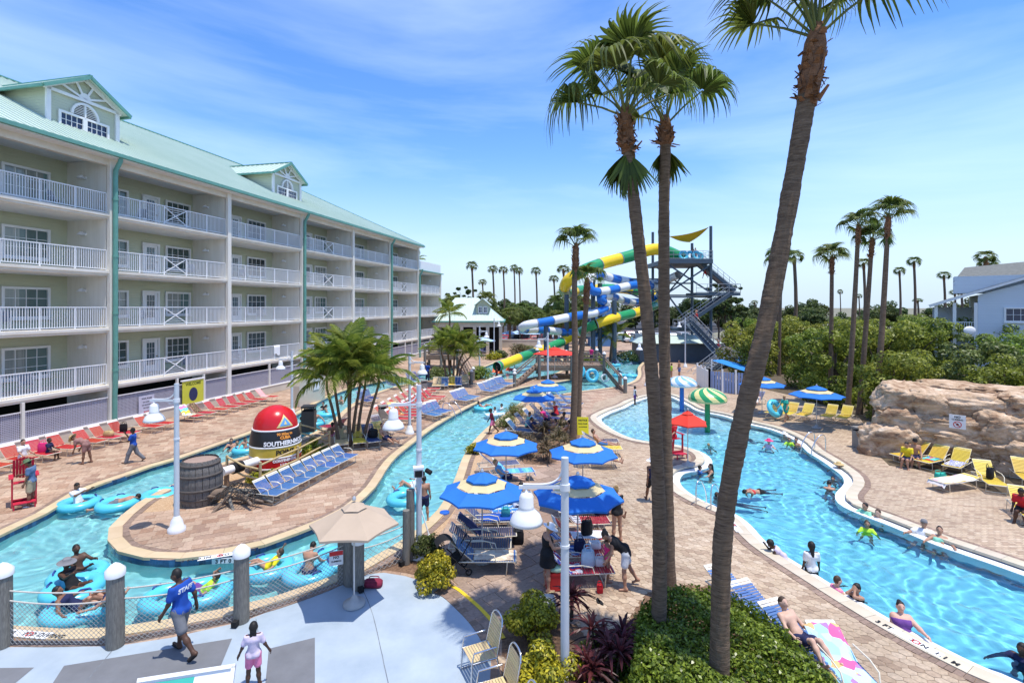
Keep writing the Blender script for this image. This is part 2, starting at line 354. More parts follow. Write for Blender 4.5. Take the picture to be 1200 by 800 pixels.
# ---------------------------------------------------------------- pools: basin, tile band, water with real waves
M_TILE = pavermat('dark_blue_tile', [(.02, .05, .11), (.03, .09, .2), (.05, .14, .27), (.03, .07, .15)], rough=.25, far=False)
M_PLASTER = mat('pool_plaster', (.27, .69, .82), .7, .05, 1.5, col2=(.32, .73, .85))
M_PLAST2 = mat('river_plaster', (.40, .72, .73), .7, .05, 1.5, col2=(.45, .76, .77))
def beach_plaster():  # paler colour at the far end stands in for light through shallower water
    m, nt, N, L, b = nodes('pool_plaster_paled_for_shallow_water'); geo = N.new('ShaderNodeNewGeometry'); sp = N.new('ShaderNodeSeparateXYZ'); L.new(geo.outputs['Position'], sp.inputs[0]); nz = N.new('ShaderNodeTexNoise'); nz.inputs['Scale'].default_value = .5; nz.inputs['Detail'].default_value = 4; L.new(geo.outputs['Position'], nz.inputs['Vector'])
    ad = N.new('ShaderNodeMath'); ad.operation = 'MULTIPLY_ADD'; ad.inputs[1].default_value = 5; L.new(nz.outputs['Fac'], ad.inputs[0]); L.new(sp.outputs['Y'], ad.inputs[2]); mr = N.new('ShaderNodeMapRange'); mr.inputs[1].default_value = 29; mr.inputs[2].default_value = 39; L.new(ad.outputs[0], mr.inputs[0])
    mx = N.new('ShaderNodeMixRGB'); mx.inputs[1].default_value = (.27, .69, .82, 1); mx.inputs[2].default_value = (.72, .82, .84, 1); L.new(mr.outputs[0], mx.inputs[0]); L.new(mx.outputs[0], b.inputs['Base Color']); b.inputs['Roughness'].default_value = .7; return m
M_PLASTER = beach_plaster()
M_WSTEP = mat('white_pool_step', (.75, .77, .76), .5, .06, 3)
def water_mat(name, tint, scat=.0, bump=.0):
    m, nt, N, L, b = nodes(name); N.remove(b); out = N['Material Output']
    tr = N.new('ShaderNodeBsdfTransparent'); tr.inputs[0].default_value = c4(tint)
    gl = N.new('ShaderNodeBsdfGlossy'); gl.inputs['Roughness'].default_value = .03
    df = N.new('ShaderNodeBsdfDiffuse'); df.inputs[0].default_value = (.30, .72, .82, 1)
    fr = N.new('ShaderNodeFresnel'); fr.inputs[0].default_value = 1.33
    m0 = N.new('ShaderNodeMixShader'); m0.inputs[0].default_value = scat; L.new(tr.outputs[0], m0.inputs[1]); L.new(df.outputs[0], m0.inputs[2])
    m1 = N.new('ShaderNodeMixShader'); L.new(fr.outputs[0], m1.inputs[0]); L.new(m0.outputs[0], m1.inputs[1]); L.new(gl.outputs[0], m1.inputs[2])
    geo = N.new('ShaderNodeNewGeometry'); nz = N.new('ShaderNodeTexNoise'); nz.inputs['Scale'].default_value = 5.; nz.inputs['Detail'].default_value = 3; nz.inputs['Distortion'].default_value = .8
    L.new(geo.outputs['Position'], nz.inputs['Vector'])
    bp = N.new('ShaderNodeBump'); bp.inputs['Strength'].default_value = .35; bp.inputs['Distance'].default_value = .06; L.new(nz.outputs['Fac'], bp.inputs['Height'])
    L.new(bp.outputs[0], gl.inputs['Normal']); L.new(bp.outputs[0], fr.inputs['Normal'])
    L.new(m1.outputs[0], out.inputs['Surface']); return m
CAUSTIC = True
if CAUSTIC:
    m, nt, N, L, b = nodes('water_glass')
    b.inputs['Base Color'].default_value = (.62, .93, .97, 1); b.inputs['Roughness'].default_value = 0; b.inputs['IOR'].default_value = 1.33; b.inputs['Transmission Weight'].default_value = 1
    M_WATER = M_WATER2 = m
    sl.cycles.is_caustics_light = True
else:
    M_WATER = water_mat('pool_water', (.60, .93, .98), .22)
    M_WATER2 = water_mat('river_water', (.66, .93, .95), .26)
wr = np.random.RandomState(3)
WAVES = [(a, 2*math.pi/l, p, amp) for a, l, p, amp in zip(wr.uniform(0, 6.28, 16), np.geomspace(.26, 1.7, 16), wr.uniform(0, 6.28, 16), np.geomspace(.0016, .0062, 16))]
def wave_z(X, Y, k=1.0):
    Z = np.zeros_like(X)
    wx = X+.35*np.sin(Y*1.1)+.2*np.sin(X*1.7+Y); wy = Y+.3*np.sin(X*1.3+1)
    for a, kk, p, amp in WAVES: Z += amp*np.sin((wx*math.cos(a)+wy*math.sin(a))*kk+p)
    return Z*k
def water(name, P, z, step, m, k=1.0, ymax=200):
    Q = offset(P, .1)
    x0, x1 = min(p.x for p in Q), max(p.x for p in Q); y0, y1 = min(p.y for p in Q), min(ymax, max(p.y for p in Q))
    xs = np.arange(x0, x1+step, step); ys = np.arange(y0, y1+step, step)
    X, Y = np.meshgrid(xs, ys); Z = z+wave_z(X, Y, k)
    c = inside(Q, X[:-1, :-1]+step/2, Y[:-1, :-1]+step/2)
    c |= inside(Q, X[:-1, :-1], Y[:-1, :-1])
    idx = np.arange(X.size).reshape(X.shape)
    fa = np.stack([idx[:-1, :-1][c], idx[:-1, 1:][c], idx[1:, 1:][c], idx[1:, :-1][c]], 1)
    used = np.unique(fa); remap = np.full(X.size, -1); remap[used] = np.arange(len(used)); fa = remap[fa]
    me = bpy.data.meshes.new(name); co = np.stack([X.ravel()[used], Y.ravel()[used], Z.ravel()[used]], 1)
    me.vertices.add(len(co)); me.vertices.foreach_set('co', co.ravel()); me.loops.add(fa.size); me.loops.foreach_set('vertex_index', fa.ravel())
    me.polygons.add(len(fa)); me.polygons.foreach_set('loop_start', np.arange(len(fa))*4); me.polygons.foreach_set('loop_total', np.full(len(fa), 4))
    me.update(calc_edges=True); me.polygons.foreach_set('use_smooth', np.ones(len(fa), bool)); me.materials.append(m)
    o = struct(link(name, me)); o.cycles.is_caustics_caster = CAUSTIC; return o
def basin(name, P, depth, m, tiles=True):
    v, e, f, *_ = delaunay_2d_cdt([Vector(p) for p in P], [(i, (i+1) % len(P)) for i in range(len(P))], [], 1, 1e-4)
    mb = MB().m(m)
    mb.v = [(p[0], p[1], -depth) for p in v]; mb.f = [tuple(t) for t in f]; mb.mi = [0]*len(f); mb.sm = [False]*len(f)
    n = len(P)
    zb = -.34 if tiles else -.02
    for i in range(n):
        a, b = P[i], P[(i+1) % n]
        mb.m(m).poly([(a.x, a.y, -depth), (a.x, a.y, zb), (b.x, b.y, zb), (b.x, b.y, -depth)])
    o = struct(mb.obj(name)); o.cycles.is_caustics_receiver = CAUSTIC
    if tiles:
        mb = MB().m(M_TILE); Q = resample(P, .16)
        for a, b in zip(Q, Q[1:]+Q[:1]):
            mb.poly([(a.x, a.y, -.34), (a.x, a.y, -.012), (b.x, b.y, -.012), (b.x, b.y, -.34)])
        stuff(mb.obj('waterline_tile', o))
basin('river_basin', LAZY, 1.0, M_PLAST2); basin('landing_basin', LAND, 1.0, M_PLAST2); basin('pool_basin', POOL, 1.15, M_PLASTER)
water('river_water', LAZY, -.17, .07, M_WATER2); water('landing_water', LAND, -.17, .2, M_WATER2); water('pool_water', POOL, -.13, .06, M_WATER)
# ---------------------------------------------------------------- the hotel along the left side (local x along the facade, local y into the building)
M_STUCCO = mat('white_stucco', (.72, .68, .59), .85, .05, 2.2, bump=.15, bscale=80, col2=(.80, .77, .69), stretch=(1.6, 1.6, .16))
M_SLABC = mat('cream_concrete', (.66, .60, .50), .85, .08, .8, bump=.1, bscale=30, col2=(.77, .74, .67))
M_SOFFIT = mat('white_soffit', (.74, .74, .73), .8, .04, 1)
M_CREAM = mat('cream_stucco', (.60, .53, .42), .9, .06, 1.2, bump=.2, bscale=60)
M_WHITE = mat('white_paint', (.80, .80, .79), .45, .03, 3)
M_WHITEP = mat('white_aluminium', (.78, .79, .80), .4, .04, 6)
M_GREENP = mat('green_metal_trim', (.13, .33, .27), .45, .12, 2)
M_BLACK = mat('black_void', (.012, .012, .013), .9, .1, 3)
M_BRASS = mat('lamp_brass', (.5, .36, .16), .4, .1, 8, metal=.7)
def siding_mat():
    m, nt, N, L, b = nodes('sage_siding'); geo = N.new('ShaderNodeNewGeometry'); sp = N.new('ShaderNodeSeparateXYZ'); L.new(geo.outputs['Position'], sp.inputs[0])
    ml = N.new('ShaderNodeMath'); ml.operation = 'MULTIPLY'; ml.inputs[1].default_value = 6.0; fr = N.new('ShaderNodeMath'); fr.operation = 'FRACT'
    L.new(sp.outputs['Z'], ml.inputs[0]); L.new(ml.outputs[0], fr.inputs[0])
    bp = N.new('ShaderNodeBump'); bp.inputs['Strength'].default_value = 1; bp.inputs['Distance'].default_value = .03; bp.invert = True
    L.new(fr.outputs[0], bp.inputs['Height']); L.new(bp.outputs[0], b.inputs['Normal'])
    nz = N.new('ShaderNodeTexNoise'); nz.inputs['Scale'].default_value = .9; nz.inputs['Detail'].default_value = 5
    mx = N.new('ShaderNodeMixRGB'); mx.inputs[1].default_value = (.50, .53, .375, 1); mx.inputs[2].default_value = (.60, .62, .46, 1)
    L.new(geo.outputs['Position'], nz.inputs['Vector']); L.new(nz.outputs['Fac'], mx.inputs[0]); L.new(mx.outputs[0], b.inputs['Base Color']); b.inputs['Roughness'].default_value = .7
    return m
M_SIDING = siding_mat()
M_ROOF = mat('mint_metal_roof', (.50, .60, .515), .36, .06, .25, col2=(.56, .65, .57), spec=.5)
def glass_mat(name, col, rough=.08):
    m, nt, N, L, b = nodes(name); b.inputs['Base Color'].default_value = c4(col); b.inputs['Roughness'].default_value = rough; b.inputs['Specular IOR Level'].default_value = .8
    oi = N.new('ShaderNodeObjectInfo'); mx = N.new('ShaderNodeMixRGB'); mx.inputs[1].default_value = c4([c*.4 for c in col]); mx.inputs[2].default_value = c4([min(1, c*2.0) for c in col])
    L.new(oi.outputs['Random'], mx.inputs[0]); L.new(mx.outputs[0], b.inputs['Base Color']); return m
M_GLASS = glass_mat('window_glass', (.05, .075, .085)); M_BLIND = glass_mat('window_glass_with_curtain', (.10, .16, .15))
def curtain(m):
    nt = m.node_tree; N = nt.nodes; L = nt.links; b = N['Principled BSDF']; old = b.inputs['Base Color'].links[0].from_socket; tc = N.new('ShaderNodeTexCoord'); sp = N.new('ShaderNodeSeparateXYZ'); L.new(tc.outputs['Object'], sp.inputs[0]); oi = N.new('ShaderNodeObjectInfo'); ml = N.new('ShaderNodeMath'); ml.operation = 'MULTIPLY'; ml.inputs[1].default_value = 2.6; L.new(oi.outputs['Random'], ml.inputs[0])
    lt = N.new('ShaderNodeMath'); lt.operation = 'LESS_THAN'; L.new(sp.outputs['X'], lt.inputs[0]); L.new(ml.outputs[0], lt.inputs[1]); nz = N.new('ShaderNodeTexNoise'); mp = N.new('ShaderNodeMapping'); mp.inputs['Scale'].default_value = (14, 1, .3); L.new(tc.outputs['Object'], mp.inputs[0]); L.new(mp.outputs[0], nz.inputs['Vector']); nz.inputs['Scale'].default_value = 1
    cc = N.new('ShaderNodeMixRGB'); cc.inputs[1].default_value = (.16, .19, .18, 1); cc.inputs[2].default_value = (.40, .42, .38, 1); L.new(nz.outputs['Fac'], cc.inputs[0]); mx = N.new('ShaderNodeMixRGB'); L.new(lt.outputs[0], mx.inputs[0]); L.new(old, mx.inputs[1]); L.new(cc.outputs[0], mx.inputs[2]); L.new(mx.outputs[0], b.inputs['Base Color'])
curtain(M_BLIND)
M_NAVYG = mat('navy_glass', (.012, .025, .07), .1, .1, 2, spec=.6)

HP = Vector((-23.4, 29.8, 0)); HPHI = math.atan2(.9756, .2195)
hotel = thing('hotel_building', 'long five storey cream and sage hotel with green metal roof and white balconies', 'hotel', HP, HPHI)
HU = Vector((.2195, .9756, 0)); HN = Vector((.9756, -.2195, 0))     # along the facade; outwards
def hl(s, out=0., z=0.): return HP+HU*s+HN*out+Vector((0, 0, z))
BAY, BD = 8.97, 3.0
LV = [2.73, 6.02, 9.32, 12.61]; EAVE = 15.9
S0, S1, S2 = -3*BAY, 5*BAY, 6*BAY
MB().m(M_SIDING).box((((S0+S1)/2), BD+.15, (LV[0]+EAVE)/2), (S1-S0, .3, EAVE-LV[0])).obj('back_wall', hotel)
MB().m(M_SIDING).box(((S1+S2)/2+.01, BD+.15, (LV[0]+LV[3])/2), (BAY, .3, LV[3]-LV[0])).obj('back_wall', hotel)
MB().m(M_BLACK).box(((S0+S2)/2, 5.5, 1.3), (S2-S0, .3, 2.6)).obj('garage_wall', hotel)  # wall coloured black to stand in for the shade inside the garage
MB().m(M_STUCCO).box((S1+.15, 9, (EAVE)/2+6), (.28, 11.6, EAVE-12)).box((S2+.14, 9, LV[3]/2), (.28, 11.6, LV[3]+.2)).obj('end_wall', hotel)
for k, z in enumerate(LV):
    mb = MB().m(M_SLABC); e = S2 if k < 3 else S2
    mb.box(((S0+e)/2, BD/2-.02, z-.14), (e-S0, BD+.1, .28)).box(((S0+e)/2, -.10, z-.09), (e-S0, .10, .14))
    mb.m(M_SOFFIT).box(((S0+e)/2, BD/2, z-.30), (e-S0, BD-.2, .04)); mb.obj('balcony_slab', hotel)
dm = MB().m(M_STUCCO).box((0, BD/2+.06, (LV[0]+EAVE)/2-1.3), (.26, BD-.1, EAVE-LV[0]+2.3)).box((0, -.10, EAVE/2), (.34, .22, EAVE)).mesh('divider_wall')
dm2 = MB().m(M_STUCCO).box((0, BD/2+.06, LV[3]/2), (.26, BD-.1, LV[3])).box((0, -.10, LV[3]/2), (.34, .22, LV[3]-.02)).mesh('divider_wall')
for k in range(-3, 7): link('divider_wall', dm if k < 6 else dm2, hotel, (k*BAY, 0, 0))
dp = MB().m(M_GREENP)
dp.tube([(0, -.72, EAVE+.05), (0, -.70, EAVE-.25), (0, -.36, EAVE-.75), (0, -.34, EAVE-1.2), (0, -.34, 2.7), (0, -.30, 2.3), (0, -.30, .05)], .13, 10)
for z in (3.5, 6.8, 10.1, 13.4): dp.cyl((0, -.34, z), (0, -.34, z+.12), .155)
dpm = dp.mesh('downpipe')
for k in (0, 2, 4, 5): link('downpipe', dpm, hotel, (k*BAY+.05, 0, 0 if k < 5 else -3.3))
# railings: one shared panel mesh of rails, posts and balusters per bay
def rail_mesh(cross):
    mb = MB().m(M_WHITEP); w = BAY-.36; x0 = .18
    mb.box((BAY/2, .06, 1.18), (w, .07, .05)).box((BAY/2, .06, .10), (w, .05, .04))
    for i in range(6): mb.box((x0+w*i/5, .06, .6), (.06, .06, 1.2))
    x = x0+.1
    while x < x0+w-.05:
        if not (cross and x0+w*2/5 < x < x0+w*3/5): mb.box((x, .06, .63), (.03, .022, 1.06))
        x += .123
    if cross:
        a, b = x0+w*2/5, x0+w*3/5; mb.beam((a, .06, .14), (b, .06, 1.14), .03, .05); mb.beam((a, .052, 1.14), (b, .052, .14), .03, .05)
        for i in range(1, 8): z = .12+i*.13; t = abs(z-.64)/.52; mb.box(((a+b)/2, .07, z), ((b-a)*max(.15, t)*.9, .015, .025))
    return mb.mesh('railing')
rA, rB = rail_mesh(True), rail_mesh(False)
for k in range(-2, 6):
    for z in LV[:4 if k < 5 else 3]: link('railing', rB if k % 2 else rA, hotel, (k*BAY, 0, z))
def window_obj(w, h, nx, nz, gm, parent, loc):
    key = ('win', w, h, nx, nz)
    if key not in WM:
        f = MB().m(M_WHITE); t = .13
        f.box((w/2, -.03, t/2), (w, .12, t)).box((w/2, -.03, h-t/2), (w, .12, t)).box((t/2, -.03, h/2), (t, .118, h-2*t)).box((w-t/2, -.03, h/2), (t, .118, h-2*t))
        f.box((w/2, -.07, -.04), (w+.1, .2, .07))
        mu = MB().m(M_WHITE)
        for i in range(1, nx): mu.box((t+(w-2*t)*i/nx, -.005, h/2), (.035 if nx != 2 or i != 1 else .07, .03, h-2*t))
        for i in range(1, nz): mu.box((w/2, -.004, t+(h-2*t)*i/nz), (w-2*t, .026, .03))
        WM[key] = (f.mesh('frame'), MB().m(gm).box((w/2, .02, h/2), (w-.2, .02, h-.2)).mesh('pane'), mu.mesh('mullion'))
    f, p, mu = WM[key]
    o = link('window', f, parent, loc); pp = link('pane', p, o)
    if gm is not p.materials[0]:
        pp.data = p.copy(); pp.data.materials[0] = gm
    link('mullion', mu, o); return o
WM = {}
dfm = MB().m(M_WHITE).box((.06, -.04, 1.1), (.13, .12, 2.2)).box((1.24, -.04, 1.1), (.13, .12, 2.2)).box((.65, -.042, 2.25), (1.34, .122, .14)).box((.65, 0, .25), (1.05, .05, .45)).box((.24, 0, 1.3), (.22, .05, 1.75)).box((1.06, 0, 1.3), (.22, .05, 1.75)).box((.65, 0, 2.1), (.62, .05, .16)).mesh('balcony_door')
dgm = MB().m(M_GLASS).box((.65, .01, 1.25), (.6, .02, 1.6)).mesh('pane')
dmm = MB().m(M_WHITE); [dmm.box((.65, -.01, .55+.36*i), (.6, .02, .02)) for i in range(1, 4)]; [dmm.box((.65+x, -.01, 1.25), (.02, .021, 1.55)) for x in (-.1, .1)]
dmm = dmm.mesh('mullion'); hdm = MB().m(M_BRASS).ell((1.1, -.06, 1.05), .05).mesh('handle')
scm = MB().m(M_WHITEP).cyl((0, 0, 0), (0, -.12, .0), .09, .07).tube([(0, -.1, 0), (0, -.22, .12), (0, -.32, .08)], .025).lathe([(.05, .1), (.14, .0), (.19, -.06)], 10, (0, -.32, 0)).mesh('wall_lamp')
for k in range(-2, 6):
    for li, z in enumerate(LV[:4 if k < 5 else 3]):
        x0 = k*BAY; gm = [M_GLASS, M_BLIND][(k*3+li*5+k*k) % 5 in (0, 2, 3)]
        if k % 2 == 0:
            window_obj(2.1, 1.75, 4, 3, gm, hotel, (x0+1.5, BD-.06, z+.55)); xd = x0+4.6; window_obj(2.15, 1.7, 4, 3, gm, hotel, (x0+6.4, BD-.06, z+.6))
        else:
            xd = x0+3.5; window_obj(2.35, 1.75, 4, 3, gm, hotel, (x0+5.5, BD-.06, z+.55)); window_obj(1.5, 1.75, 3, 3, gm, hotel, (x0+1.2, BD-.06, z+.55))
        d = link('balcony_door', dfm, hotel, (xd, BD-.06, z)); link('pane', dgm, d); link('mullion', dmm, d); link('handle', hdm, d)
        lo = link('wall_lamp', scm, hotel, ((k+1)*BAY-.13, 1.6, z+2.15)); lo.rotation_euler = (0, 0, R(-90))
# ground floor: knee wall, posts, lattice
MB().m(M_CREAM).box(((S0+S2)/2, -.16, .3), (S2-S0, .2, .6)).m(M_SLABC).box(((S0+S2)/2, -.16, .62), (S2-S0, .26, .05)).obj('knee_wall', hotel)
M_LAT = mat('mauve_lattice', (.44, .42, .48), .6, .05, 4); M_LATW = mat('lattice_frame', (.62, .60, .62), .6, .05, 4)
def lattice_mesh(w, h, pitch=.085):
    mb = MB().m(M_LAT); n = int(w/pitch); k = int(h/pitch)
    for i in range(n): mb.add([(i*pitch, 0, 0), (i*pitch+.045, 0, 0), (i*pitch+.045, 0, h), (i*pitch, 0, h)], [(0, 1, 2, 3)])
    for i in range(k): mb.add([(0, .012, i*pitch), (w, .012, i*pitch), (w, .012, i*pitch+.045), (0, .012, i*pitch+.045)], [(0, 1, 2, 3)])
    mb.m(M_LATW).box((w/2, -.02, h), (w, .06, .06)).box((w/2, -.02, 0), (w, .06, .05)).box((0, -.02, h/2), (.06, .062, h)); return mb.mesh('lattice_panel')
lm = [lattice_mesh(4.2, 1.34), lattice_mesh(2.0, 1.34)]
for k in range(-2, 6):
    for x, w in (((.2, 0), (4.55, 0)) if k % 2 else ((.2, 0), (4.5, 1), (6.75, 1))): link('lattice_panel', lm[w], hotel, (k*BAY+x, -.1, .66))
    for x in ((4.47,) if k % 2 else (4.44, 6.62)): MB().m(M_STUCCO).box((k*BAY+x, -.12, 1.55), (.12, .14, 1.85)).obj('post', hotel)
# roof: hipped, standing seams
SL = (23.6-EAVE)/14.9; OV = .75
def roof_z(y): return EAVE+.12+(y+OV)*SL*14.9/15.25
rx1 = S1+.6; yr = 14.5; zr = roof_z(yr); xr = rx1-15.25; rx0 = S0-10
mb = MB().m(M_ROOF)
mb.add([(rx0, -OV, roof_z(-OV)), (rx1, -OV, roof_z(-OV)), (xr, yr, zr), (rx0, yr, zr), (rx1, yr*2+OV, roof_z(-OV)), (rx0, yr*2+OV, roof_z(-OV))], [(0, 1, 2, 3), (1, 4, 2), (4, 5, 3, 2)])
mb.obj('roof', hotel)
sm = MB().m(M_ROOF); x = rx0
while x < rx1:
    ytop = yr if x < xr else -OV+(rx1-x)
    if ytop > -.4: sm.beam((x, -OV, roof_z(-OV)+.03), (x, ytop, roof_z(ytop)+.03), .05, .07)
    x += .42
stuff(sm.obj('roof_seam', hotel))
MB().m(M_GREENP).box(((rx0+rx1)/2, -OV-.08, EAVE+.04), (rx1-rx0, .17, .2)).obj('gutter', hotel)
MB().m(M_GREENP).beam((rx0, yr, zr+.05), (xr, yr, zr+.05), .3, .09).beam((xr, yr, zr+.05), (rx1, -OV, roof_z(-OV)+.05), .22, .09).obj('ridge_cap', hotel)
MB().m(M_SOFFIT).box(((S0+rx1)/2, BD/2-.3, EAVE-.1), (rx1-S0, BD+.9, .06)).m(M_SLABC).box(((S0+rx1)/2, .1, EAVE-.3), (rx1-S0, .3, .38)).obj('soffit', hotel)
# dormers
def dormer(xc):
    w, D, z0, ze, zp = 4.3, 3.3, 17.55, 20.0, 21.25
    x0, x1 = xc-w/2, xc+w/2; yb = (zp-EAVE)/SL
    d = MB().m(M_SIDING)
    d.add([(x0, D, z0-.6), (x1, D, z0-.6), (x1, D, ze), (xc, D, zp), (x0, D, ze), (x0, yb, ze), (x0, yb, z0), (x1, yb, ze), (x1, yb, z0)], [(0, 1, 2, 3, 4), (0, 4, 5, 6), (1, 8, 7, 2)])
    do = d.obj('dormer', hotel)
    rf = MB().m(M_ROOF); o = .45
    for sx in (-1, 1):
        xe = xc+sx*(w/2+o); zee = ze-(zp-ze)/(w/2)*o
        for dz in (0,): rf.add([(xe, D-.55, zee+.1), (xc, D-.55, zp+.1), (xc, yb+1.5, zp+.1), (xe, yb+1.5, zee+.1)], [(0, 1, 2, 3) if sx < 0 else (3, 2, 1, 0)])
        for i in range(16): y = D-.4+i*.55; rf.beam((xe, y, zee+.13), (xc, y, zp+.13), .05, .06)
        rf.m(M_GREENP).beam((xe, D-.58, zee+.04), (xc, D-.58, zp+.04), .1, .2); rf.beam((xe+sx*.02, D-.5, zee+.03), (xe+sx*.02, yb, zee+.03), .12, .16); rf.m(M_ROOF)
    rf.m(M_GREENP).beam((xc, D-.6, zp+.15), (xc, yb+1.5, zp+.15), .2, .08); rf.obj('dormer_roof', hotel)
    t = MB().m(M_WHITE)
    for sx in (-1, 1):
        t.beam((xc+sx*w/2*1.08, D-.12, ze-.12), (xc, D-.12, zp-.06), .1, .22); t.box((xc+sx*(w/2-.1), D-.08, (z0+ze)/2-.1), (.24, .14, ze-z0+.3))
        for a in (28, 62): t.beam((xc, D-.1, ze-.05), (xc+sx*math.sin(R(a))*1.3*(1.2 if a > 50 else .8), D-.1, ze-.05+math.cos(R(a))*1.0), .07, .12)
    t.box((xc, D-.09, ze-.12), (w, .12, .17)); t.lathe([(.32, -.05), (.32, .05)], 16, (0, 0, 0)) if False else None
    pts = [(xc+.36*math.cos(R(a)), D-.13, ze-.02+.36*math.sin(R(a))) for a in range(0, 181, 20)]; t.poly(pts)
    t.obj('gable_trim', do)
    for sx in (0, 1): window_obj(1.5, .95, 4, 2, M_NAVYG, do, (xc-1.55+sx*1.5+.05, D-.05, z0+.35))
    ar = MB().m(M_WHITE); n = 14
    for i in range(n):
        a0, a1 = math.pi*i/n, math.pi*(i+1)/n
        ar.beam((xc+.78*math.cos(a0), D-.1, z0+1.32+.78*math.sin(a0)), (xc+.78*math.cos(a1), D-.1, z0+1.32+.78*math.sin(a1)), .14, .14)
    ar.box((xc, D-.1, z0+1.65), (.08, .12, .75)); ar.m(M_BLACK).poly([(xc+.72*math.cos(math.pi*i/n), D-.03, z0+1.32+.72*math.sin(math.pi*i/n)) for i in range(n+1)])
    ar.m(M_WHITE)
    for i in range(1, 7): z = i*.1; hw = math.sqrt(.7**2-z*z); ar.box((xc, D-.06, z0+1.32+z), (2*hw, .06, .03), (R(35), 0, 0))
    ar.obj('arched_vent', do)
for xc in (1.05, 20.3): dormer(xc)
# roof terrace of the low wing
MB().m(M_WHITE).box((S1+BAY/2+.1, -.05, 13.3), (BAY, .08, 1.25)).box((S2-.02, 6, 13.3), (.08, 12, 1.25)).m(M_GREENP).box((S1+BAY/2+.3, -.25, LV[3]-.08), (BAY+.6, .4, .12)).m(M_SLABC).box((S1+BAY/2+.1, 6, LV[3]-.1), (BAY-.2, 11.5, .1)).obj('terrace_parapet', hotel)
# balcony furniture and signs
M_FURN = mat('white_patio_frame', (.7, .7, .68), .5, .05, 4); M_MESHF = mat('grey_mesh_fabric', (.25, .27, .30), .8, .1, 9)
pc = thing('patio_chair', 'x', 'chair', (0, 0, 0), 0, 'patio chairs on the hotel balconies')
mb = MB().m(M_FURN)
for sx in (-.27, .27): mb.tube([(sx, -.28, 0), (sx, -.26, .42), (sx, -.22, .62), (sx, .2, .62), (sx, .28, 1.0)], .018, 6); mb.tube([(sx, .3, 0), (sx, .2, .62)], .018, 6)
mb.obj('frame', pc); MB().m(M_MESHF).box((0, 0, .42), (.5, .48, .02)).obj('seat', pc); MB().m(M_MESHF).box((0, .25, .72), (.5, .02, .55), (R(-14), 0, 0)).obj('backrest', pc)
FL = ['lowest', 'second', 'third', 'top']; BN = {-1: 'far left', 0: 'first full', 1: 'second', 2: 'third', 3: 'fourth', 4: 'fifth'}
first = True
for k, li, x, dep in ((-1, 0, 5.6, 1.3), (-1, 1, 4.5, 1.2), (-1, 3, 6.9, 1.2), (0, 0, 6.4, 1.1), (0, 1, 3.4, 1.3), (0, 2, 7.0, 1.2), (0, 3, 3.1, 1.2), (1, 0, 2.4, 1.1), (1, 1, 5.0, 1.2), (1, 2, 3.1, 1.2), (2, 0, 3.4, 1.2), (2, 2, 5.4, 1.2)):
    p = hl(k*BAY+x, -dep, LV[li]+.003); lab = 'patio chair with grey mesh on the %s balcony row, %s bay' % (FL[li], BN[k])
    o = pc if first else copy_tree(pc); first = False; o.location = p; o.rotation_euler = (0, 0, HPHI+R(rnd.uniform(-60, 60))); o['label'] = lab
tw = MB().m(mat('white_towel', (.78, .78, .77), .95, .06, 12, bump=.4)); rows = []
for i in range(8): z = [1.05, 1.2, 1.215, 1.2, 1.0, .8, .6, .42][i]; rows.append([(j*.11, [.09, .10, .06, .0, -.01, -.015, -.02, -.03][i]+.012*math.sin(j*1.9), z+.1*(i > 4)*math.sin(j*.9)) for j in range(8)])
tw.grid(rows); tag(link('beach_towel', tw.mesh('beach_towel'), None, hl(BAY+5.2, 0, LV[0]), HPHI), 'white towel hung over the lowest balcony railing in the second full bay', 'towel')
M_YSIGN = mat('yellow_sign', (.62, .60, .06), .5, .05, 3)
# ---------------------------------------------------------------- coping, border courses and the single paving stones
def px_of(p): return 600+F*p[0]/p[1], HZ+F*(H-(p[2] if len(p) > 2 else 0))/p[1]
def in_view(p, m=15):
    if p[1] < 2: return False
    x, y = px_of(p); return -m < x < 1200+m and 0 < y < 800+m
def lay(name, parent, polys, zt, zb, m, nmax=300, minpx=9.0, dz=.004):
    """polys: list of 2-D outlines (counter-clockwise). The nmax largest in view become parts, the rest one joined part."""
    scored = []
    for P in polys:
        cx = sum(p[0] for p in P)/len(P); cyy = sum(p[1] for p in P)/len(P)
        w = max((Vector(a)-Vector(b)).length for a in P for b in P)
        scored.append((w*F/cyy if in_view((cx, cyy)) else 0, cx, cyy, P))
    scored.sort(key=lambda t: -t[0]); rest = MB().m(m); n = 0
    for s, cx, cyy, P in scored:
        d = rnd.uniform(-dz, dz)
        if n < nmax and s >= minpx:
            MB().m(m).prism([(p[0]-cx, p[1]-cyy) for p in P], zb-zt, 0).obj(name, parent, (cx, cyy, zt+d)); n += 1
        else: rest.prism(P, zb, zt+d)
    if rest.f: stuff(rest.obj(name, parent))
    return n
def course(P, d0, d1, step, gap=.008):
    A, B = offset(P, d0), offset(P, d1); n = len(P); out = []
    cum = [0.]
    for i in range(n): cum.append(cum[-1]+(P[(i+1) % n]-P[i]).length)
    def pt(Q, s):
        s %= cum[-1]; k = np.searchsorted(cum, s, 'right')-1; k = min(int(k), n-1)
        t = (s-cum[k])/max(1e-9, cum[k+1]-cum[k]); return Q[k].lerp(Q[(k+1) % n], t)
    m = int(cum[-1]/step); st = cum[-1]/m
    for i in range(m):
        s0, s1 = i*st+gap/2, (i+1)*st-gap/2
        q = [pt(A, s0), pt(B, s0), pt(B, s1), pt(A, s1)]
        if max(p.y for p in q) > 140 or min(p.y for p in q) < 5: continue
        if area2(q) < 0: q.reverse()
        if abs(area2(q)) > 1e-4: out.append([tuple(p) for p in q])
    return out
M_COPE = mat('cream_coping', (.50, .43, .31), .75, .12, 1.1, bump=.15, bscale=60, col2=(.60, .53, .41), orand=.06, irand=.06)
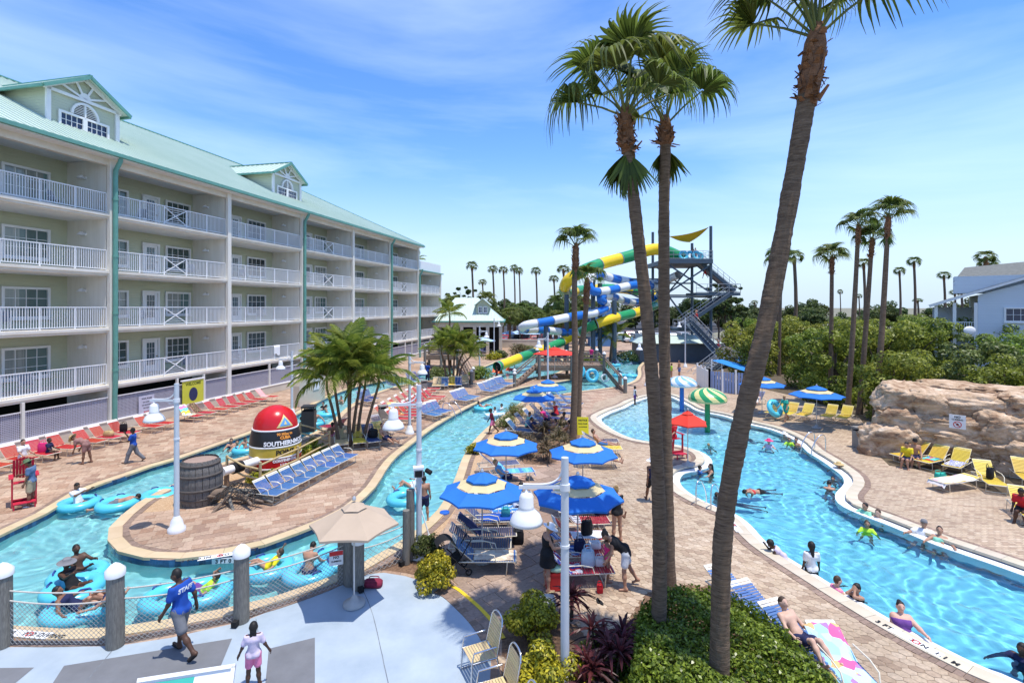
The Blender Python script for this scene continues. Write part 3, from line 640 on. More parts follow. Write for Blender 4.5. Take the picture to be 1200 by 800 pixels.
M_COPER = mat('golden_coping', (.50, .38, .22), .75, .12, 1.1, bump=.15, bscale=60, col2=(.58, .46, .29), orand=.06, irand=.06)
M_BORD = pavermat('brown_border_paver', [(.20, .14, .10), (.25, .175, .13), (.30, .21, .16), (.22, .155, .12)], far=False)
copes = {}
for nm, P, m, w in (('lazy_river_coping', LAZY, M_COPER, .34), ('landing_coping', LAND, M_COPER, .34), ('pool_coping', POOL, M_COPE, .36)):
    c = struct(link(nm, None)); copes[nm] = c
    lay('coping_stone', c, course(P, -.03, w, .62 if P is POOL else 1.1), .022, -.06, m, 130, 12, .001)
    lay('border_paver', c, course(P, w+.008, w+.008+(.2 if P is not LAND else .15), .13), .004, -.03, M_BORD, 130, 7, .002)
def blocked(X, Y, polys, pools=True):
    b = np.zeros(X.shape, bool)
    for P in polys: b |= inside(P, X, Y)
    if pools:
        for P in (offset(LAZY, .57), offset(LAND, .5), offset(POOL, .6)): b |= inside(P, X, Y)
    return b
ALLBEDS = [BLUE, BED_BIG, BED_RIVER, BED_ROCK, BED_BUOY, BED_MID, BED_TREES]
FLAG = gp([(524, 694), (506, 676), (520, 650), (516, 632), (545, 604), (562, 560), (596, 556), (640, 546), (674, 536), (682, 640), (680, 728), (660, 712), (640, 704), (600, 714), (586, 735), (568, 728), (547, 706)])
def ashlar(poly, rot, rows, widths, excl, gap=.012, jit=.0):
    c, s = math.cos(rot), math.sin(rot); Q = [Vector((p[0]*c+p[1]*s, -p[0]*s+p[1]*c)) for p in poly]
    x0, x1 = min(p.x for p in Q), max(p.x for p in Q); y0, y1 = min(p.y for p in Q), max(p.y for p in Q); out = []; C_ = []
    y = y0
    while y < y1:
        h = rnd.choice(rows); x = x0-rnd.random()*.5
        while x < x1:
            w = rnd.choice(widths); q = [(x+gap/2, y+gap/2), (x+w-gap/2, y+gap/2), (x+w-gap/2, y+h-gap/2), (x+gap/2, y+h-gap/2)]
            q = [(a+rnd.uniform(-jit, jit), b+rnd.uniform(-jit, jit)) for a, b in q]
            out.append([(a*c-b*s, a*s+b*c) for a, b in q]); C_.append(((x+w/2)*c-(y+h/2)*s, (x+w/2)*s+(y+h/2)*c)); x += w
        y += h
    if not out: return []
    A = np.array(C_); ok = inside(poly, A[:, 0], A[:, 1]) & ~blocked(A[:, 0], A[:, 1], excl)
    return [o for o, k in zip(out, ok) if k]
fl = struct(link('flagstone_terrace', None)); lay('flagstone', fl, ashlar(FLAG, R(38), (.5, .42, .6), (.5, .7, .42), ALLBEDS, .014, .03), .0, -.03, M_FLAGP, 300, 8, .003)
ISLE = gp([(40, 700), (100, 590), (205, 545), (330, 520), (420, 500), (520, 470), (520, 520), (480, 600), (360, 700)])
ip = struct(link('island_paving', None)); lay('paving_stone', ip, [p for p in ashlar(ISLE, R(24), (.36, .30), (.36, .5, .3), ALLBEDS, .012, .006) if pin(LAZY_HULL, p[0])] if False else ashlar(ISLE, R(24), (.36, .30), (.36, .5, .3), ALLBEDS), .0, -.03, M_TANP, 300, 8, .003)
LWALK = gp([(-200, 680), (-60, 600), (0, 560), (140, 512), (260, 478), (300, 470), (320, 490), (200, 545), (57, 605), (-100, 680)])
lw = struct(link('hotel_walk_paving', None)); lay('paving_stone', lw, ashlar(LWALK, R(24), (.36, .30), (.36, .5, .3), ALLBEDS), .0, -.03, M_TANP, 200, 8, .003)
def hexes():
    a, b = .128, .20; out = []; C_ = []
    rot = R(-32); c, s = math.cos(rot), math.sin(rot)
    for j in range(-140, 140):
        for i in range(-120, 120):
            x = (i+(.5 if j % 2 else 0))*2*a+0; y = j*b*.80
            X, Y = x*c-y*s+5, x*s+y*c+14
            C_.append((X, Y))
    A = np.array(C_); NEAR = gp([(560, 900), (592, 735), (680, 722), (682, 640), (700, 560), (760, 548), (812, 590), (900, 655), (1240, 830), (1250, 1000)])
    ok = inside(NEAR, A[:, 0], A[:, 1]) & ~blocked(A[:, 0], A[:, 1], ALLBEDS+[FLAG])
    g_ = .006; H6 = [(a-g_, -b*.24), (a-g_, b*.24), (0, b*.55-g_), (-a+g_, b*.24), (-a+g_, -b*.24), (0, -b*.55+g_)]
    H6 = [(x*c-y*s, x*s+y*c) for x, y in H6]
    return [[(X+x, Y+y) for x, y in H6] for X, Y in A[ok]]
hp = struct(link('hexagon_paving', None)); lay('hexagon_paver', hp, hexes(), .0, -.02, M_HEXP, 300, 8, .0025)
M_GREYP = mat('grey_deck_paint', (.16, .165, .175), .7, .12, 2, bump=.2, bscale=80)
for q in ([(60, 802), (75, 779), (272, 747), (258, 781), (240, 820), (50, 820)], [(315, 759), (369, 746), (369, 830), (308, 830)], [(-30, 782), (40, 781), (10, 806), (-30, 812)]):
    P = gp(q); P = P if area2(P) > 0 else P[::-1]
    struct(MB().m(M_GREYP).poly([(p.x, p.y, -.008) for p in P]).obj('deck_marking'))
M_CRACK = mat('deck_joint_dark', (.17, .19, .21), .9, .2, 10)
for q in ([(425, 690), (437, 720), (455, 800), (470, 880)], [(135, 757), (120, 775), (95, 805), (60, 860)], [(300, 724), (303, 745), (306, 800), (310, 880)]):
    P = [g(*p_) for p_ in q]; mb = MB().m(M_CRACK); Ls = []
    for i, p_ in enumerate(resample(smooth(P, 6, False), .25, False)): Ls.append([p_+Vector((-.008+rnd.uniform(-.004, .004), 0, -.0075)), p_+Vector((.008+rnd.uniform(-.004, .004), 0, -.0075))])
    mb.grid(Ls, False); struct(mb.obj('deck_joint'))
M_YEL = mat('yellow_line_paint', (.75, .52, .03), .6, .08, 4)
YL = smooth([g(x, y) for x, y in [(522, 684), (536, 690), (552, 703), (566, 716), (580, 732), (590, 748)]], 5, False)
def ribbon(pts, w, z, m, name):
    mb = MB().m(m); L_ = []
    for i, p in enumerate(pts):
        t = (pts[min(i+1, len(pts)-1)]-pts[max(i-1, 0)]).normalized(); nn = Vector((-t.y, t.x, 0)); L_.append([p+nn*w/2+Vector((0, 0, z)), p-nn*w/2+Vector((0, 0, z))])
    mb.grid(L_, False); return struct(mb.obj(name))
ribbon(YL, .10, .012, M_YEL, 'yellow_kerb_line')
bl = struct(link('deck_edge_paving', None)); 
E1 = [p.to_2d() for p in YL]; pieces = []
for a, b in zip(resample(E1, .2, False), resample(E1, .2, False)[1:]):
    t = (b-a).normalized(); nn = Vector((-t.y, t.x)); nn = nn if nn.x < 0 else -nn
    for k in (0, 1):
        q = [a+nn*(.08+.2*k)+t*.005, b+nn*(.08+.2*k)-t*.005, b+nn*(.27+.2*k)-t*.005, a+nn*(.27+.2*k)+t*.005]
        q = q if area2(q) > 0 else q[::-1]; pieces.append([tuple(p) for p in q])
lay('border_paver', bl, pieces, .004, -.03, M_BORD, 100, 6)
# ---------------------------------------------------------------- lettering
def text_geo(body, size, bold=0.0, spacing=1.0):
    cu = bpy.data.curves.new('lettering', 'FONT'); cu.body = body; cu.size = size; cu.align_x = 'CENTER'; cu.align_y = 'CENTER'; cu.offset = bold; cu.resolution_u = 3; cu.space_character = spacing
    o = bpy.data.objects.new('lettering', cu); COL.objects.link(o); dg = bpy.context.evaluated_depsgraph_get(); me = bpy.data.meshes.new_from_object(o.evaluated_get(dg))
    v = [tuple(p.co) for p in me.vertices]; f = [tuple(p.vertices) for p in me.polygons]
    bpy.data.objects.remove(o); bpy.data.meshes.remove(me); bpy.data.curves.remove(cu); return v, f
def flat_text(mb, body, size, fn, bold=0.0, spacing=1.0):
    v, f = text_geo(body, size, bold, spacing); mb.add([fn(x, y) for x, y, z in v], f, False); return mb
M_INK = mat('black_lettering', (.02, .02, .02), .6, .05, 5); M_REDINK = mat('red_lettering', (.6, .03, .03), .6, .05, 5); M_WSIGN = mat('white_sign', (.78, .78, .77), .5, .04, 3)
M_WINK = mat('white_lettering', (.8, .8, .8), .6, .04, 5)
def sign_board(name, label, cat, c, w, h, rotz, m, lines, tilt=0., extra=None, group=None):
    """upright board; lines = [(text, size, y from the centre, material)]"""
    t = thing(name, label, cat, c, rotz, group); M_ = Matrix.Rotation(tilt, 4, 'X')
    mb = MB(); mb.M = M_; mb.m(m).box((0, 0, 0), (w, .03, h)); mb.obj('board', t)
    for body, s, y, mt in lines:
        tb = MB().m(mt); flat_text(tb, body, s, lambda a, b: M_ @ Vector((a, -.019, b+y)), .004*s/.1); tb.obj('lettering', t)
    if extra:
        eb = MB(); eb.M = M_; extra(eb); eb.obj('emblem', t)
    return t
# ---------------------------------------------------------------- loungers
M_FRAME = mat('cream_tube_frame', (.70, .65, .52), .4, .05, 5); M_DFRAME = mat('tan_tube_frame', (.50, .42, .30), .4, .08, 5)
SC = {'red': ((.50, .025, .025), (.78, .74, .70)), 'blue': ((.07, .17, .38), (.74, .70, .58)), 'yellow': ((.74, .53, .06), (.78, .62, .16)), 'dark': ((.06, .06, .10), (.34, .33, .38)),
      'navy': ((.035, .06, .19), (.13, .17, .32)), 'maroon': ((.36, .025, .04), (.6, .1, .1)), 'tan': ((.60, .46, .24), (.68, .55, .34))}
SM = {k: (mat(k+'_strap', a, .55, .08, 3, orand=.08), mat(k+'_head_strap', b, .55, .06, 3)) for k, (a, b) in SC.items()}
def make_lounger(kind, ang=48, arms=True, frame=None):
    t = thing(kind+'_lounger' if False else 'sun_lounger', 'x', 'sun lounger'); fm = frame or M_FRAME; a = R(ang); hx, hz = -.22, .36; bl = .78
    ba = lambda u: (hx-math.cos(a)*u, hz+math.sin(a)*u)
    mb = MB().m(fm); w = .31
    for s in (-1, 1):
        mb.tube([(hx-.62, s*w, hz-.01), (.93, s*w, hz)], .019, 6); x, z = ba(bl); mb.tube([(hx, s*(w-.02), hz), (x, s*(w-.02), z)], .017, 6)
    x, z = ba(bl); mb.tube([(x, -w+.02, z), (x, w-.02, z)], .017, 6); mb.tube([(.93, -w, hz), (.93, w, hz)], .019, 6); mb.tube([(hx-.62, -w, hz-.01), (hx-.62, w, hz-.01)], .017, 6)
    mb.obj('frame', t)
    for lx in (-.72, .70):
        mb = MB().m(fm); mb.tube([(lx, -w, hz), (lx-.03, -w-.01, .02), (lx-.03, w+.01, .02), (lx, w, hz)], .018, 6); mb.obj('leg', t)
    if arms:
        for s in (-1, 1): MB().m(fm).tube([(hx+.62, s*(w+.02), hz), (hx+.56, s*(w+.04), hz+.19), (hx+.30, s*(w+.05), hz+.25), (hx-.16, s*(w+.04), hz+.24)], .016, 6).obj('armrest', t)
    st, hd = SM[kind]; mb = MB().m(st); x = hx+.03
    while x < .90: mb.box((x+.024, 0, hz+.022-.012*math.sin((x-hx)*2.8)), (.047, 2*w+.02, .008)); x += .066
    mb.obj('seat', t); mb = MB().m(st); u = .05; mt = Matrix.Rotation(a, 3, 'Y')
    while u < bl-.02:
        mb.m(hd if u > bl-.17 else st); x, z = ba(u+.024); mb.box((x+.012*math.sin(a), 0, z+.012), (.047, 2*w-.02, .008), mt); u += .066
    mb.obj('backrest', t); t['ang'] = ang; return t
PROT = {}
def lounger(kind, p, heading, label, group, ang=48, arms=True):
    """heading: direction of the feet, degrees from +x"""
    key = (kind, ang, arms)
    if key not in PROT: o = PROT[key] = make_lounger(kind, ang, arms)
    else: o = copy_tree(PROT[key])
    o.location = (p[0], p[1], .004); o.rotation_euler = (0, 0, R(heading)); o['label'] = label; o['category'] = 'sun lounger'
    if group: o['group'] = group
    return o
def stripes_mat(name, cols, scale=6., axis='X', wave=.0):
    if name in MATS: return MATS[name]
    m, nt, N, L, b = nodes(name); tc = N.new('ShaderNodeTexCoord'); sp = N.new('ShaderNodeSeparateXYZ'); L.new(tc.outputs['Object'], sp.inputs[0])
    nz = N.new('ShaderNodeTexNoise'); nz.inputs['Scale'].default_value = 5; L.new(tc.outputs['Object'], nz.inputs['Vector'])
    ma = N.new('ShaderNodeMath'); ma.operation = 'MULTIPLY_ADD'; ma.inputs[1].default_value = wave; L.new(nz.outputs['Fac'], ma.inputs[0]); L.new(sp.outputs[axis], ma.inputs[2])
    mu = N.new('ShaderNodeMath'); mu.operation = 'MULTIPLY'; mu.inputs[1].default_value = scale/len(cols); fr = N.new('ShaderNodeMath'); fr.operation = 'FRACT'; L.new(ma.outputs[0], mu.inputs[0]); L.new(mu.outputs[0], fr.inputs[0])
    rp = N.new('ShaderNodeValToRGB'); rp.color_ramp.interpolation = 'CONSTANT'; cr = rp.color_ramp
    while len(cr.elements) < len(cols): cr.elements.new(.5)
    for i, c in enumerate(cols): cr.elements[i].position = i/len(cols); cr.elements[i].color = c4(c)
    L.new(fr.outputs[0], rp.inputs[0]); L.new(rp.outputs[0], b.inputs['Base Color']); b.inputs['Roughness'].default_value = .95; b.inputs['Specular IOR Level'].default_value = .1
    n2 = N.new('ShaderNodeTexNoise'); n2.inputs['Scale'].default_value = 22; L.new(tc.outputs['Object'], n2.inputs['Vector']); bp = N.new('ShaderNodeBump'); bp.inputs['Strength'].default_value = .5; bp.inputs['Distance'].default_value = .03
    L.new(n2.outputs['Fac'], bp.inputs['Height']); L.new(bp.outputs[0], b.inputs['Normal']); MATS[name] = m; return m
def blotch_mat(name, cols, scale=5.):
    if name in MATS: return MATS[name]
    m, nt, N, L, b = nodes(name); tc = N.new('ShaderNodeTexCoord'); vo = N.new('ShaderNodeTexVoronoi'); vo.inputs['Scale'].default_value = scale; L.new(tc.outputs['Object'], vo.inputs['Vector'])
    sp = N.new('ShaderNodeSeparateColor'); L.new(vo.outputs['Color'], sp.inputs[0]); rp = N.new('ShaderNodeValToRGB'); rp.color_ramp.interpolation = 'CONSTANT'; cr = rp.color_ramp
    while len(cr.elements) < len(cols): cr.elements.new(.5)
    for i, c in enumerate(cols): cr.elements[i].position = i/len(cols); cr.elements[i].color = c4(c)
    L.new(sp.outputs[0], rp.inputs[0]); L.new(rp.outputs[0], b.inputs['Base Color']); b.inputs['Roughness'].default_value = .95; MATS[name] = m; return m
def towel_on(o, m, label, x0=.85, u1=.5, w=.62, thick=.02, group=None):
    """towel that follows a lounger from x0 on the seat up to u1 along the backrest"""
    a = R(o.get('ang', 48)); hx, hz = -.22, .36; P = []; n = 7
    for i in range(n): P.append((x0+(hx-x0)*i/(n-1), hz+.035))
    if u1 > 0:
        for i in range(1, 6): u = u1*i/5; P.append((hx-math.cos(a)*u+.03*math.sin(a), hz+.035+math.sin(a)*u))
        P.append((P[-1][0]-.06, P[-1][1]-.02))
    if x0 > .8: P.insert(0, (x0+.10, hz-.12))
    rows = []
    rr = random.Random(hash(label) % 9999 if False else len(label)*7)
    for i, (x, z) in enumerate(P):
        row = []
        for j in range(9):
            y = -w/2+w*j/8; dz = .010*math.sin(j*2.1+i*1.3)+rr.uniform(0, .008); dr = -.06 if j in (0, 8) and w > .6 else 0
            row.append((x+rr.uniform(-.01, .01), y, z+dz+dr))
        rows.append(row)
    mb = MB().m(m).grid(rows); t = mb.obj('beach_towel', None, (o.location.x, o.location.y, o.location.z), o.rotation_euler[2]); return tag(t, label, 'towel', group)
# ---------------------------------------------------------------- umbrellas
M_POLE = mat('grey_pole', (.55, .55, .55), .35, .05, 5, metal=.5); M_UBLUE = mat('blue_canvas', (.018, .155, .52), .8, .06, 2, bump=.1, bscale=120); M_UCREAM = mat('cream_canvas', (.60, .50, .28), .85, .05, 2)
M_URED = mat('red_canvas', (.66, .04, .02), .8, .05, 2); M_UTAN = mat('tan_canvas', (.46, .36, .265), .9, .05, 2); M_ULBL = mat('pale_blue_canvas', (.42, .58, .78), .85, .05, 2)
M_CONC = mat('grey_concrete', (.42, .41, .39), .9, .12, 4, bump=.3)
def make_umbrella(kind, r, n=8, rim=1.95, top=2.5):
    t = thing('patio_umbrella', 'x', 'umbrella'); MB().m(M_POLE).cyl((0, 0, .08), (0, 0, top+.02), .022, n=8).obj('pole', t)
    MB().m(M_CONC).lathe([(.26, 0), (.26, .06), (.12, .10), (.05, .22), (.03, .24)], 16).obj('base', t)
    c = {'blue': M_UBLUE, 'red': M_URED, 'tan': M_UTAN, 'pale': M_ULBL}[kind]
    def pt(k, f, dz=0): a = 2*math.pi*k/n+.2; return Vector((math.cos(a)*r*f, math.sin(a)*r*f, top+(rim-top)*f+dz))
    if kind == 'blue': spec = [(.0, .38, M_UBLUE, .07, 1.0), (.30, .60, M_UCREAM, .0, 1.), (.60, 1.0, M_UBLUE, .0, 1.)]
    else: spec = [(.0, .30, c, .035, 1.), (.24, 1.0, c, 0, 1.)]
    for f0, f1, m, dz, _ in spec:
        mb = MB().m(m)
        for k in range(n):
            sub = 5; q0 = []; q1 = []; q2 = []
            for i in range(sub+1):
                u = i/sub; sag = -math.sin(u*math.pi)
                a, b = pt(k, f0, dz), pt(k+1, f0, dz); c0, c1 = pt(k, f1, dz), pt(k+1, f1, dz)
                p0 = a.lerp(b, u); p1 = c0.lerp(c1, u); rad = Vector((p1.x, p1.y, 0)).normalized()
                sc = sag*.035*r*f1; q0.append(p0+Vector((0, 0, sag*.03*f0))); q1.append(p1+rad*sc*.9+Vector((0, 0, -sc*.3)))
                vl = .05 if (f1 == 1.0 or kind == 'blue' and f0 == 0) else 0
                q2.append(p1+rad*sc*.9+Vector((0, 0, -sc*.3-vl)))
            mid = [x.lerp(y, .5)+Vector((0, 0, .035*math.sin(math.pi*i/sub)*-1*f1)) for i, (x, y) in enumerate(zip(q0, q1))]
            mb.grid([q0, mid, q1], True)
            if f1 == 1.0 or kind == 'blue' and f0 == 0: mb.grid([q1, q2], False)
        mb.obj({0: 'vent_cap', 1: 'canopy_band' if kind == 'blue' else 'canopy', 2: 'canopy'}[spec.index((f0, f1, m, dz, _))], t)
    rb = MB().m(M_POLE)
    for k in range(n): rb.tube([pt(k, .02, -.03), pt(k, .98, -.03)], .009, 4); rb.tube([(0, 0, top-.55), pt(k, .5, -.03)], .008, 4)
    rb.obj('rib_frame', t); MB().m(M_POLE).lathe([(.05, 0), (.05, .05), (.02, .09)], 8, (0, 0, top+.06)).obj('finial', t); return t
def umbrella(kind, px, py, r, label, group=None, n=8, rim=1.95, rot=0., z0=0.):
    key = ('umb', kind, round(r, 2), n, rim)
    if key not in PROT: o = PROT[key] = make_umbrella(kind, r, n, rim, rim+.52)
    else: o = copy_tree(PROT[key])
    p = g(px, py, rim+.16+z0); o.location = (p.x, p.y, z0+.003); o.rotation_euler = (0, 0, rot); o['label'] = label
    if group: o['group'] = group
    return o
# ---------------------------------------------------------------- lamp posts with a hanging bell
M_LAMPW = mat('white_enamel', (.74, .75, .76), .35, .04, 5); M_GALV = mat('grey_galvanised_pole', (.60, .63, .66), .4, .06, 3, bump=.05)
def make_lamp(h, cambox=False, far=False):
    t = thing('street_lamp', 'x', 'lamp post'); n = 8 if far else 14
    MB().m(M_GALV).tube([(0, 0, .1), (0, 0, h*.5), (0, 0, h)], [.085, .078, .07], n).obj('pole', t)
    mb = MB().m(M_LAMPW).lathe([(.26, 0), (.26, .12), (.2, .17), (.17, .34), (.12, .42), (.085, .5)], n); mb.obj('base', t)
    za = h-.55; mb = MB().m(M_LAMPW); mb.beam((-.04, 0, za), (-.86, 0, za), .05, .06)
    mb.tube(smooth([(-.03, 0, za+.42), (-.08, 0, za+.22), (-.2, 0, za+.1), (-.4, 0, za+.05), (-.78, 0, za+.05)], 4, False), .02, 6); mb.tube([(-.04, 0, za-.1), (-.25, 0, za-.09)], .016, 6)
    mb.lathe([(.095, za-.06), (.095, za+.06)], n); mb.lathe([(.09, h*.62), (.09, h*.62+.05)], n); mb.obj('arm', t)
    pr = [(r*.88, z*.92) for r, z in [(.02, .0), (.035, -.1), (.11, -.12), (.15, -.2), (.155, -.38), (.165, -.40), (.155, -.42), (.2, -.47), (.29, -.55), (.34, -.66), (.355, -.72), (.33, -.72), (.27, -.60), (.12, -.5)]]
    b = MB().m(M_LAMPW).lathe(pr, 10 if far else 20, (-.72, 0, za)).obj('bell_shade', t)
    if cambox:
        MB().m(M_GALV).box((-.02, -.13, h*.50), (.26, .2, .22)).m(M_BLACK).box((-.02, -.25, h*.5-.01), (.2, .05, .17)).cyl((.2, 0, h*.5+.02), (.34, -.1, h*.5-.05), .07).m(M_LAMPW).box((-.02, -.13, h*.5+.14), (.3, .26, .06)).obj('floodlight', t)
    return t
def lamp(px, py, h, rot, label, cambox=False, far=False, z=0.0):
    key = ('lamp', h, cambox, far)
    if key not in PROT: o = PROT[key] = make_lamp(h, cambox, far)
    else: o = copy_tree(PROT[key])
    p = g(px, py, z); o.location = (p.x, p.y, z); o.rotation_euler = (0, 0, R(rot)); o['label'] = label; return o
# ---------------------------------------------------------------- timber, ropes, ring floats, chairs, bins
def wood_mat(name, a, b, stretch=(12, 12, 1.5)): return mat(name, a, .85, .2, 4, bump=.6, bscale=12, col2=b, stretch=stretch, detail=8)
M_PILE = wood_mat('weathered_piling', (.13, .12, .105), (.27, .255, .22)); M_PLANK = wood_mat('brown_plank', (.15, .105, .075), (.26, .19, .135), (2, 14, 14)); M_ROPE = mat('grey_rope', (.50, .47, .42), .9, .15, 30)
M_BAMB = mat('bamboo', (.42, .31, .15), .6, .2, 6, col2=(.55, .43, .23)); M_NET = mat('net_cord', (.42, .42, .40), .8, .1, 10)
M_TUBE = mat('cyan_vinyl', (.10, .52, .68), .3, .05, 3, spec=.5, orand=.05); M_HAND = mat('navy_handle', (.02, .05, .25), .5, .1, 5)
M_ADIR = mat('crimson_poly_lumber', (.50, .02, .05), .5, .08, 5); M_BIN = mat('grey_bin', (.26, .25, .23), .6, .1, 5); M_BIND = mat('black_bin', (.03, .03, .033), .5, .1, 5)
M_STEEL = mat('stainless_rail', (.65, .66, .68), .22, .03, 4, metal=.9); M_CHROME = M_STEEL
def swim_tube(p, z, label, tilt=(0, 0), rot=0., R_=.46, r=.19, group='blue inner tubes on the lazy river', up=False):
    key = ('tube', R_, r)
    if key not in PROT:
        t = PROT[key] = thing('inner_tube', 'x', 'inner tube'); mb = MB().m(M_TUBE); rings = []
        for i in range(32):
            a = 2*math.pi*i/32; rr = r*(1+.025*math.cos(i*math.pi)); d = Vector((math.cos(a), math.sin(a), 0)); rings.append([d*(R_+rr*math.cos(2*math.pi*j/12))+Vector((0, 0, rr*.85*math.sin(2*math.pi*j/12))) for j in range(12)])
        mb.rings(rings, False, True).obj('ring', t)
        for a in (.9, -.9+math.pi): MB().m(M_HAND).tube([(math.cos(a+d)*(R_+.02), math.sin(a+d)*(R_+.02), r*.82+h) for d, h in ((-.24, 0), (-.16, .045), (.16, .045), (.24, 0))], .022, 6).obj('handle', t)
    else: t = copy_tree(PROT[key])
    t.location = (p[0], p[1], z); t.rotation_euler = (R(tilt[0]), R(tilt[1]), rot); t['label'] = label; t['group'] = group; return t
def adirondack(p, rot, label, h=.0):
    key = ('adir', h)
    if key not in PROT:
        t = PROT[key] = thing('adirondack_chair', 'x', 'chair'); m = M_ADIR
        for i in range(7):
            x = (i-3)*.085; MB().m(m).box((x, -.32-.14-abs(i-3)*.004, h+.78), (.075, .022, .85-abs(i-3)*.05), (R(-16), 0, 0)).obj('slat', t)
        MB().m(m).box((0, 0, h+.36), (.56, .56, .03), (R(7), 0, 0)).obj('seat', t)
        for s in (-1, 1):
            MB().m(m).box((s*.34, .0, h+.60), (.13, .72, .025)).obj('armrest', t); MB().m(m).box((s*.32, .28, (h+.6)/2), (.04, .10, h+.6)).obj('leg', t); MB().m(m).box((s*.30, -.38, (h+.45)/2), (.04, .10, h+.45), (R(-8), 0, 0)).obj('leg', t)
        if h > .2:
            for z in (.2, h*.55): MB().m(m).box((0, .3, z), (.62, .03, .09)).obj('rung', t)
            MB().m(m).box((0, .55, h*.45), (.6, .3, .03)).box((-.28, .66, h*.22), (.04, .05, h*.44)).box((.28, .66, h*.22), (.04, .05, h*.44)).obj('footrest', t)
    else: t = copy_tree(PROT[key])
    t.location = (p[0], p[1], .004); t.rotation_euler = (0, 0, R(rot)); t['label'] = label; return t
def bin_(p, rot, label, m=None, w=.5, h=1.05):
    t = thing('litter_bin', label, 'litter bin', (p[0], p[1], .004), R(rot)); m = m or M_BIN
    MB().m(m).box((0, 0, h*.4), (w, w, h*.8)).obj('body', t); mb = MB().m(m); 
    for sx in (-1, 1):
        for sy in (-1, 1): mb.box((sx*w*.46, sy*w*.46, h*.86), (.04, .04, h*.14))
    mb.box((0, 0, h*.96), (w+.04, w+.04, h*.07)).obj('lid', t); MB().m(M_BLACK).box((0, 0, h*.82), (w*.85, w*.85, .05)).obj('opening', t); return t
def handrail(p, rot, label, w=.5, l=.8, h=.85):
    t = thing('pool_handrail', label, 'handrail', (p[0], p[1], 0), R(rot))
    for s in (-1, 1): MB().m(M_STEEL).tube(smooth([(-l*.35, s*w/2, .0), (-l*.35, s*w/2, h*.7), (-l*.2, s*w/2, h), (l*.15, s*w/2, h*.9), (l*.55, s*w/2, .25), (l*.6, s*w/2, -.35)], 5, False), .024, 8).obj('rail', t)
    return t
# ---------------------------------------------------------------- people: one continuous skin per body from blended, tapered limbs
def snets(fn, lo, hi, h):
    n = [max(4, int(math.ceil((b-a)/h))+1) for a, b in zip(lo, hi)]
    ax = [lo[i]+h*np.arange(n[i]) for i in range(3)]; X, Y, Z = np.meshgrid(*ax, indexing='ij'); V = fn(X, Y, Z); ins = V < 0
    cnt = np.zeros([k-1 for k in n], int); acc = np.zeros([k-1 for k in n]+[3]); num = np.zeros([k-1 for k in n])
    sl = lambda d: tuple(slice(d[i], n[i]-1+d[i]) for i in range(3))
    cs = [(i, j, k) for i in (0, 1) for j in (0, 1) for k in (0, 1)]
    for a in cs:
        for axis in range(3):
            if a[axis]: continue
            b = list(a); b[axis] = 1; b = tuple(b); va, vb = V[sl(a)], V[sl(b)]; cr = (va < 0) != (vb < 0)
            t = np.where(cr, va/np.where(cr, va-vb, 1), 0)
            for q in range(3): acc[..., q] += np.where(cr, a[q]+(t if q == axis else 0), 0)
            num += cr
    act = num > 0; idx = np.full(act.shape, -1); idx[act] = np.arange(act.sum())
    ii = np.argwhere(act); co = np.array(lo)+h*(ii+acc[act]/num[act][:, None]); faces = []
    for axis in range(3):
        o1, o2 = (axis+1) % 3, (axis+2) % 3
        s0 = [slice(1, n[i]-1) for i in range(3)]; s0[axis] = slice(0, n[axis]-1); s1 = list(s0); s1[axis] = slice(1, n[axis])
        a, b = ins[tuple(s0)], ins[tuple(s1)]; cr = np.argwhere(a != b); fl = a[tuple(cr.T)] if len(cr) else np.zeros(0, bool)
        cr = cr.copy(); cr[:, o1] += 1; cr[:, o2] += 1
        def c(d1, d2):
            q = cr.copy(); q[:, o1] -= d1; q[:, o2] -= d2; return idx[tuple(q.T)]
        f = np.stack([c(1, 1), c(0, 1), c(0, 0), c(1, 0)], 1); f[~fl] = f[~fl][:, ::-1]; faces.append(f)
    return co, np.concatenate(faces)
def cone(a, b, ra, rb): return ('c', np.array(a, float), np.array(b, float), ra, rb)
def ball(c, r): return ('e', np.array(c, float), np.array(r if hasattr(r, '__len__') else (r, r, r), float))
def sdf(prims, X, Y, Z, k=.03):
    D = None
    for p in prims:
        if p[0] == 'c':
            a, b, ra, rb = p[1:]; d = b-a; l2 = max(d @ d, 1e-9)
            t = np.clip(((X-a[0])*d[0]+(Y-a[1])*d[1]+(Z-a[2])*d[2])/l2, 0, 1)
            v = np.sqrt((X-a[0]-t*d[0])**2+(Y-a[1]-t*d[1])**2+(Z-a[2]-t*d[2])**2)-(ra+(rb-ra)*t)
        else:
            c, r = p[1:]; q = np.sqrt(((X-c[0])/r[0])**2+((Y-c[1])/r[1])**2+((Z-c[2])/r[2])**2); v = (q-1)*r.min()
        if D is None: D = v
        else: h = np.maximum(k-np.abs(D-v), 0)/k; D = np.minimum(D, v)-h*h*k*.25
    return D
def solid(name, prims, m, h, parent, k=.03, grow=0., cut=()):
    lo = np.full(3, 1e9); hi = -lo
    for p in prims:
        if p[0] == 'c':
            for q, r in ((p[1], p[3]), (p[2], p[4])): lo = np.minimum(lo, q-r); hi = np.maximum(hi, q+r)
        else: lo = np.minimum(lo, p[1]-p[2]); hi = np.maximum(hi, p[1]+p[2])
    lo = lo-grow-2.5*h-.01; hi = hi+grow+2.5*h+.01
    def fn(X, Y, Z):
        d = sdf(prims, X, Y, Z, k)-grow
        for n_, o_ in cut: d = np.maximum(d, (X*n_[0]+Y*n_[1]+Z*n_[2])-o_)
        return d
    co, fa = snets(fn, lo, hi, h)
    me = bpy.data.meshes.new(name); me.from_pydata(co.tolist(), [], fa.tolist()); me.materials.append(m); me.polygons.foreach_set('use_smooth', np.ones(len(fa), bool)); me.update()
    return link(name, me, parent)
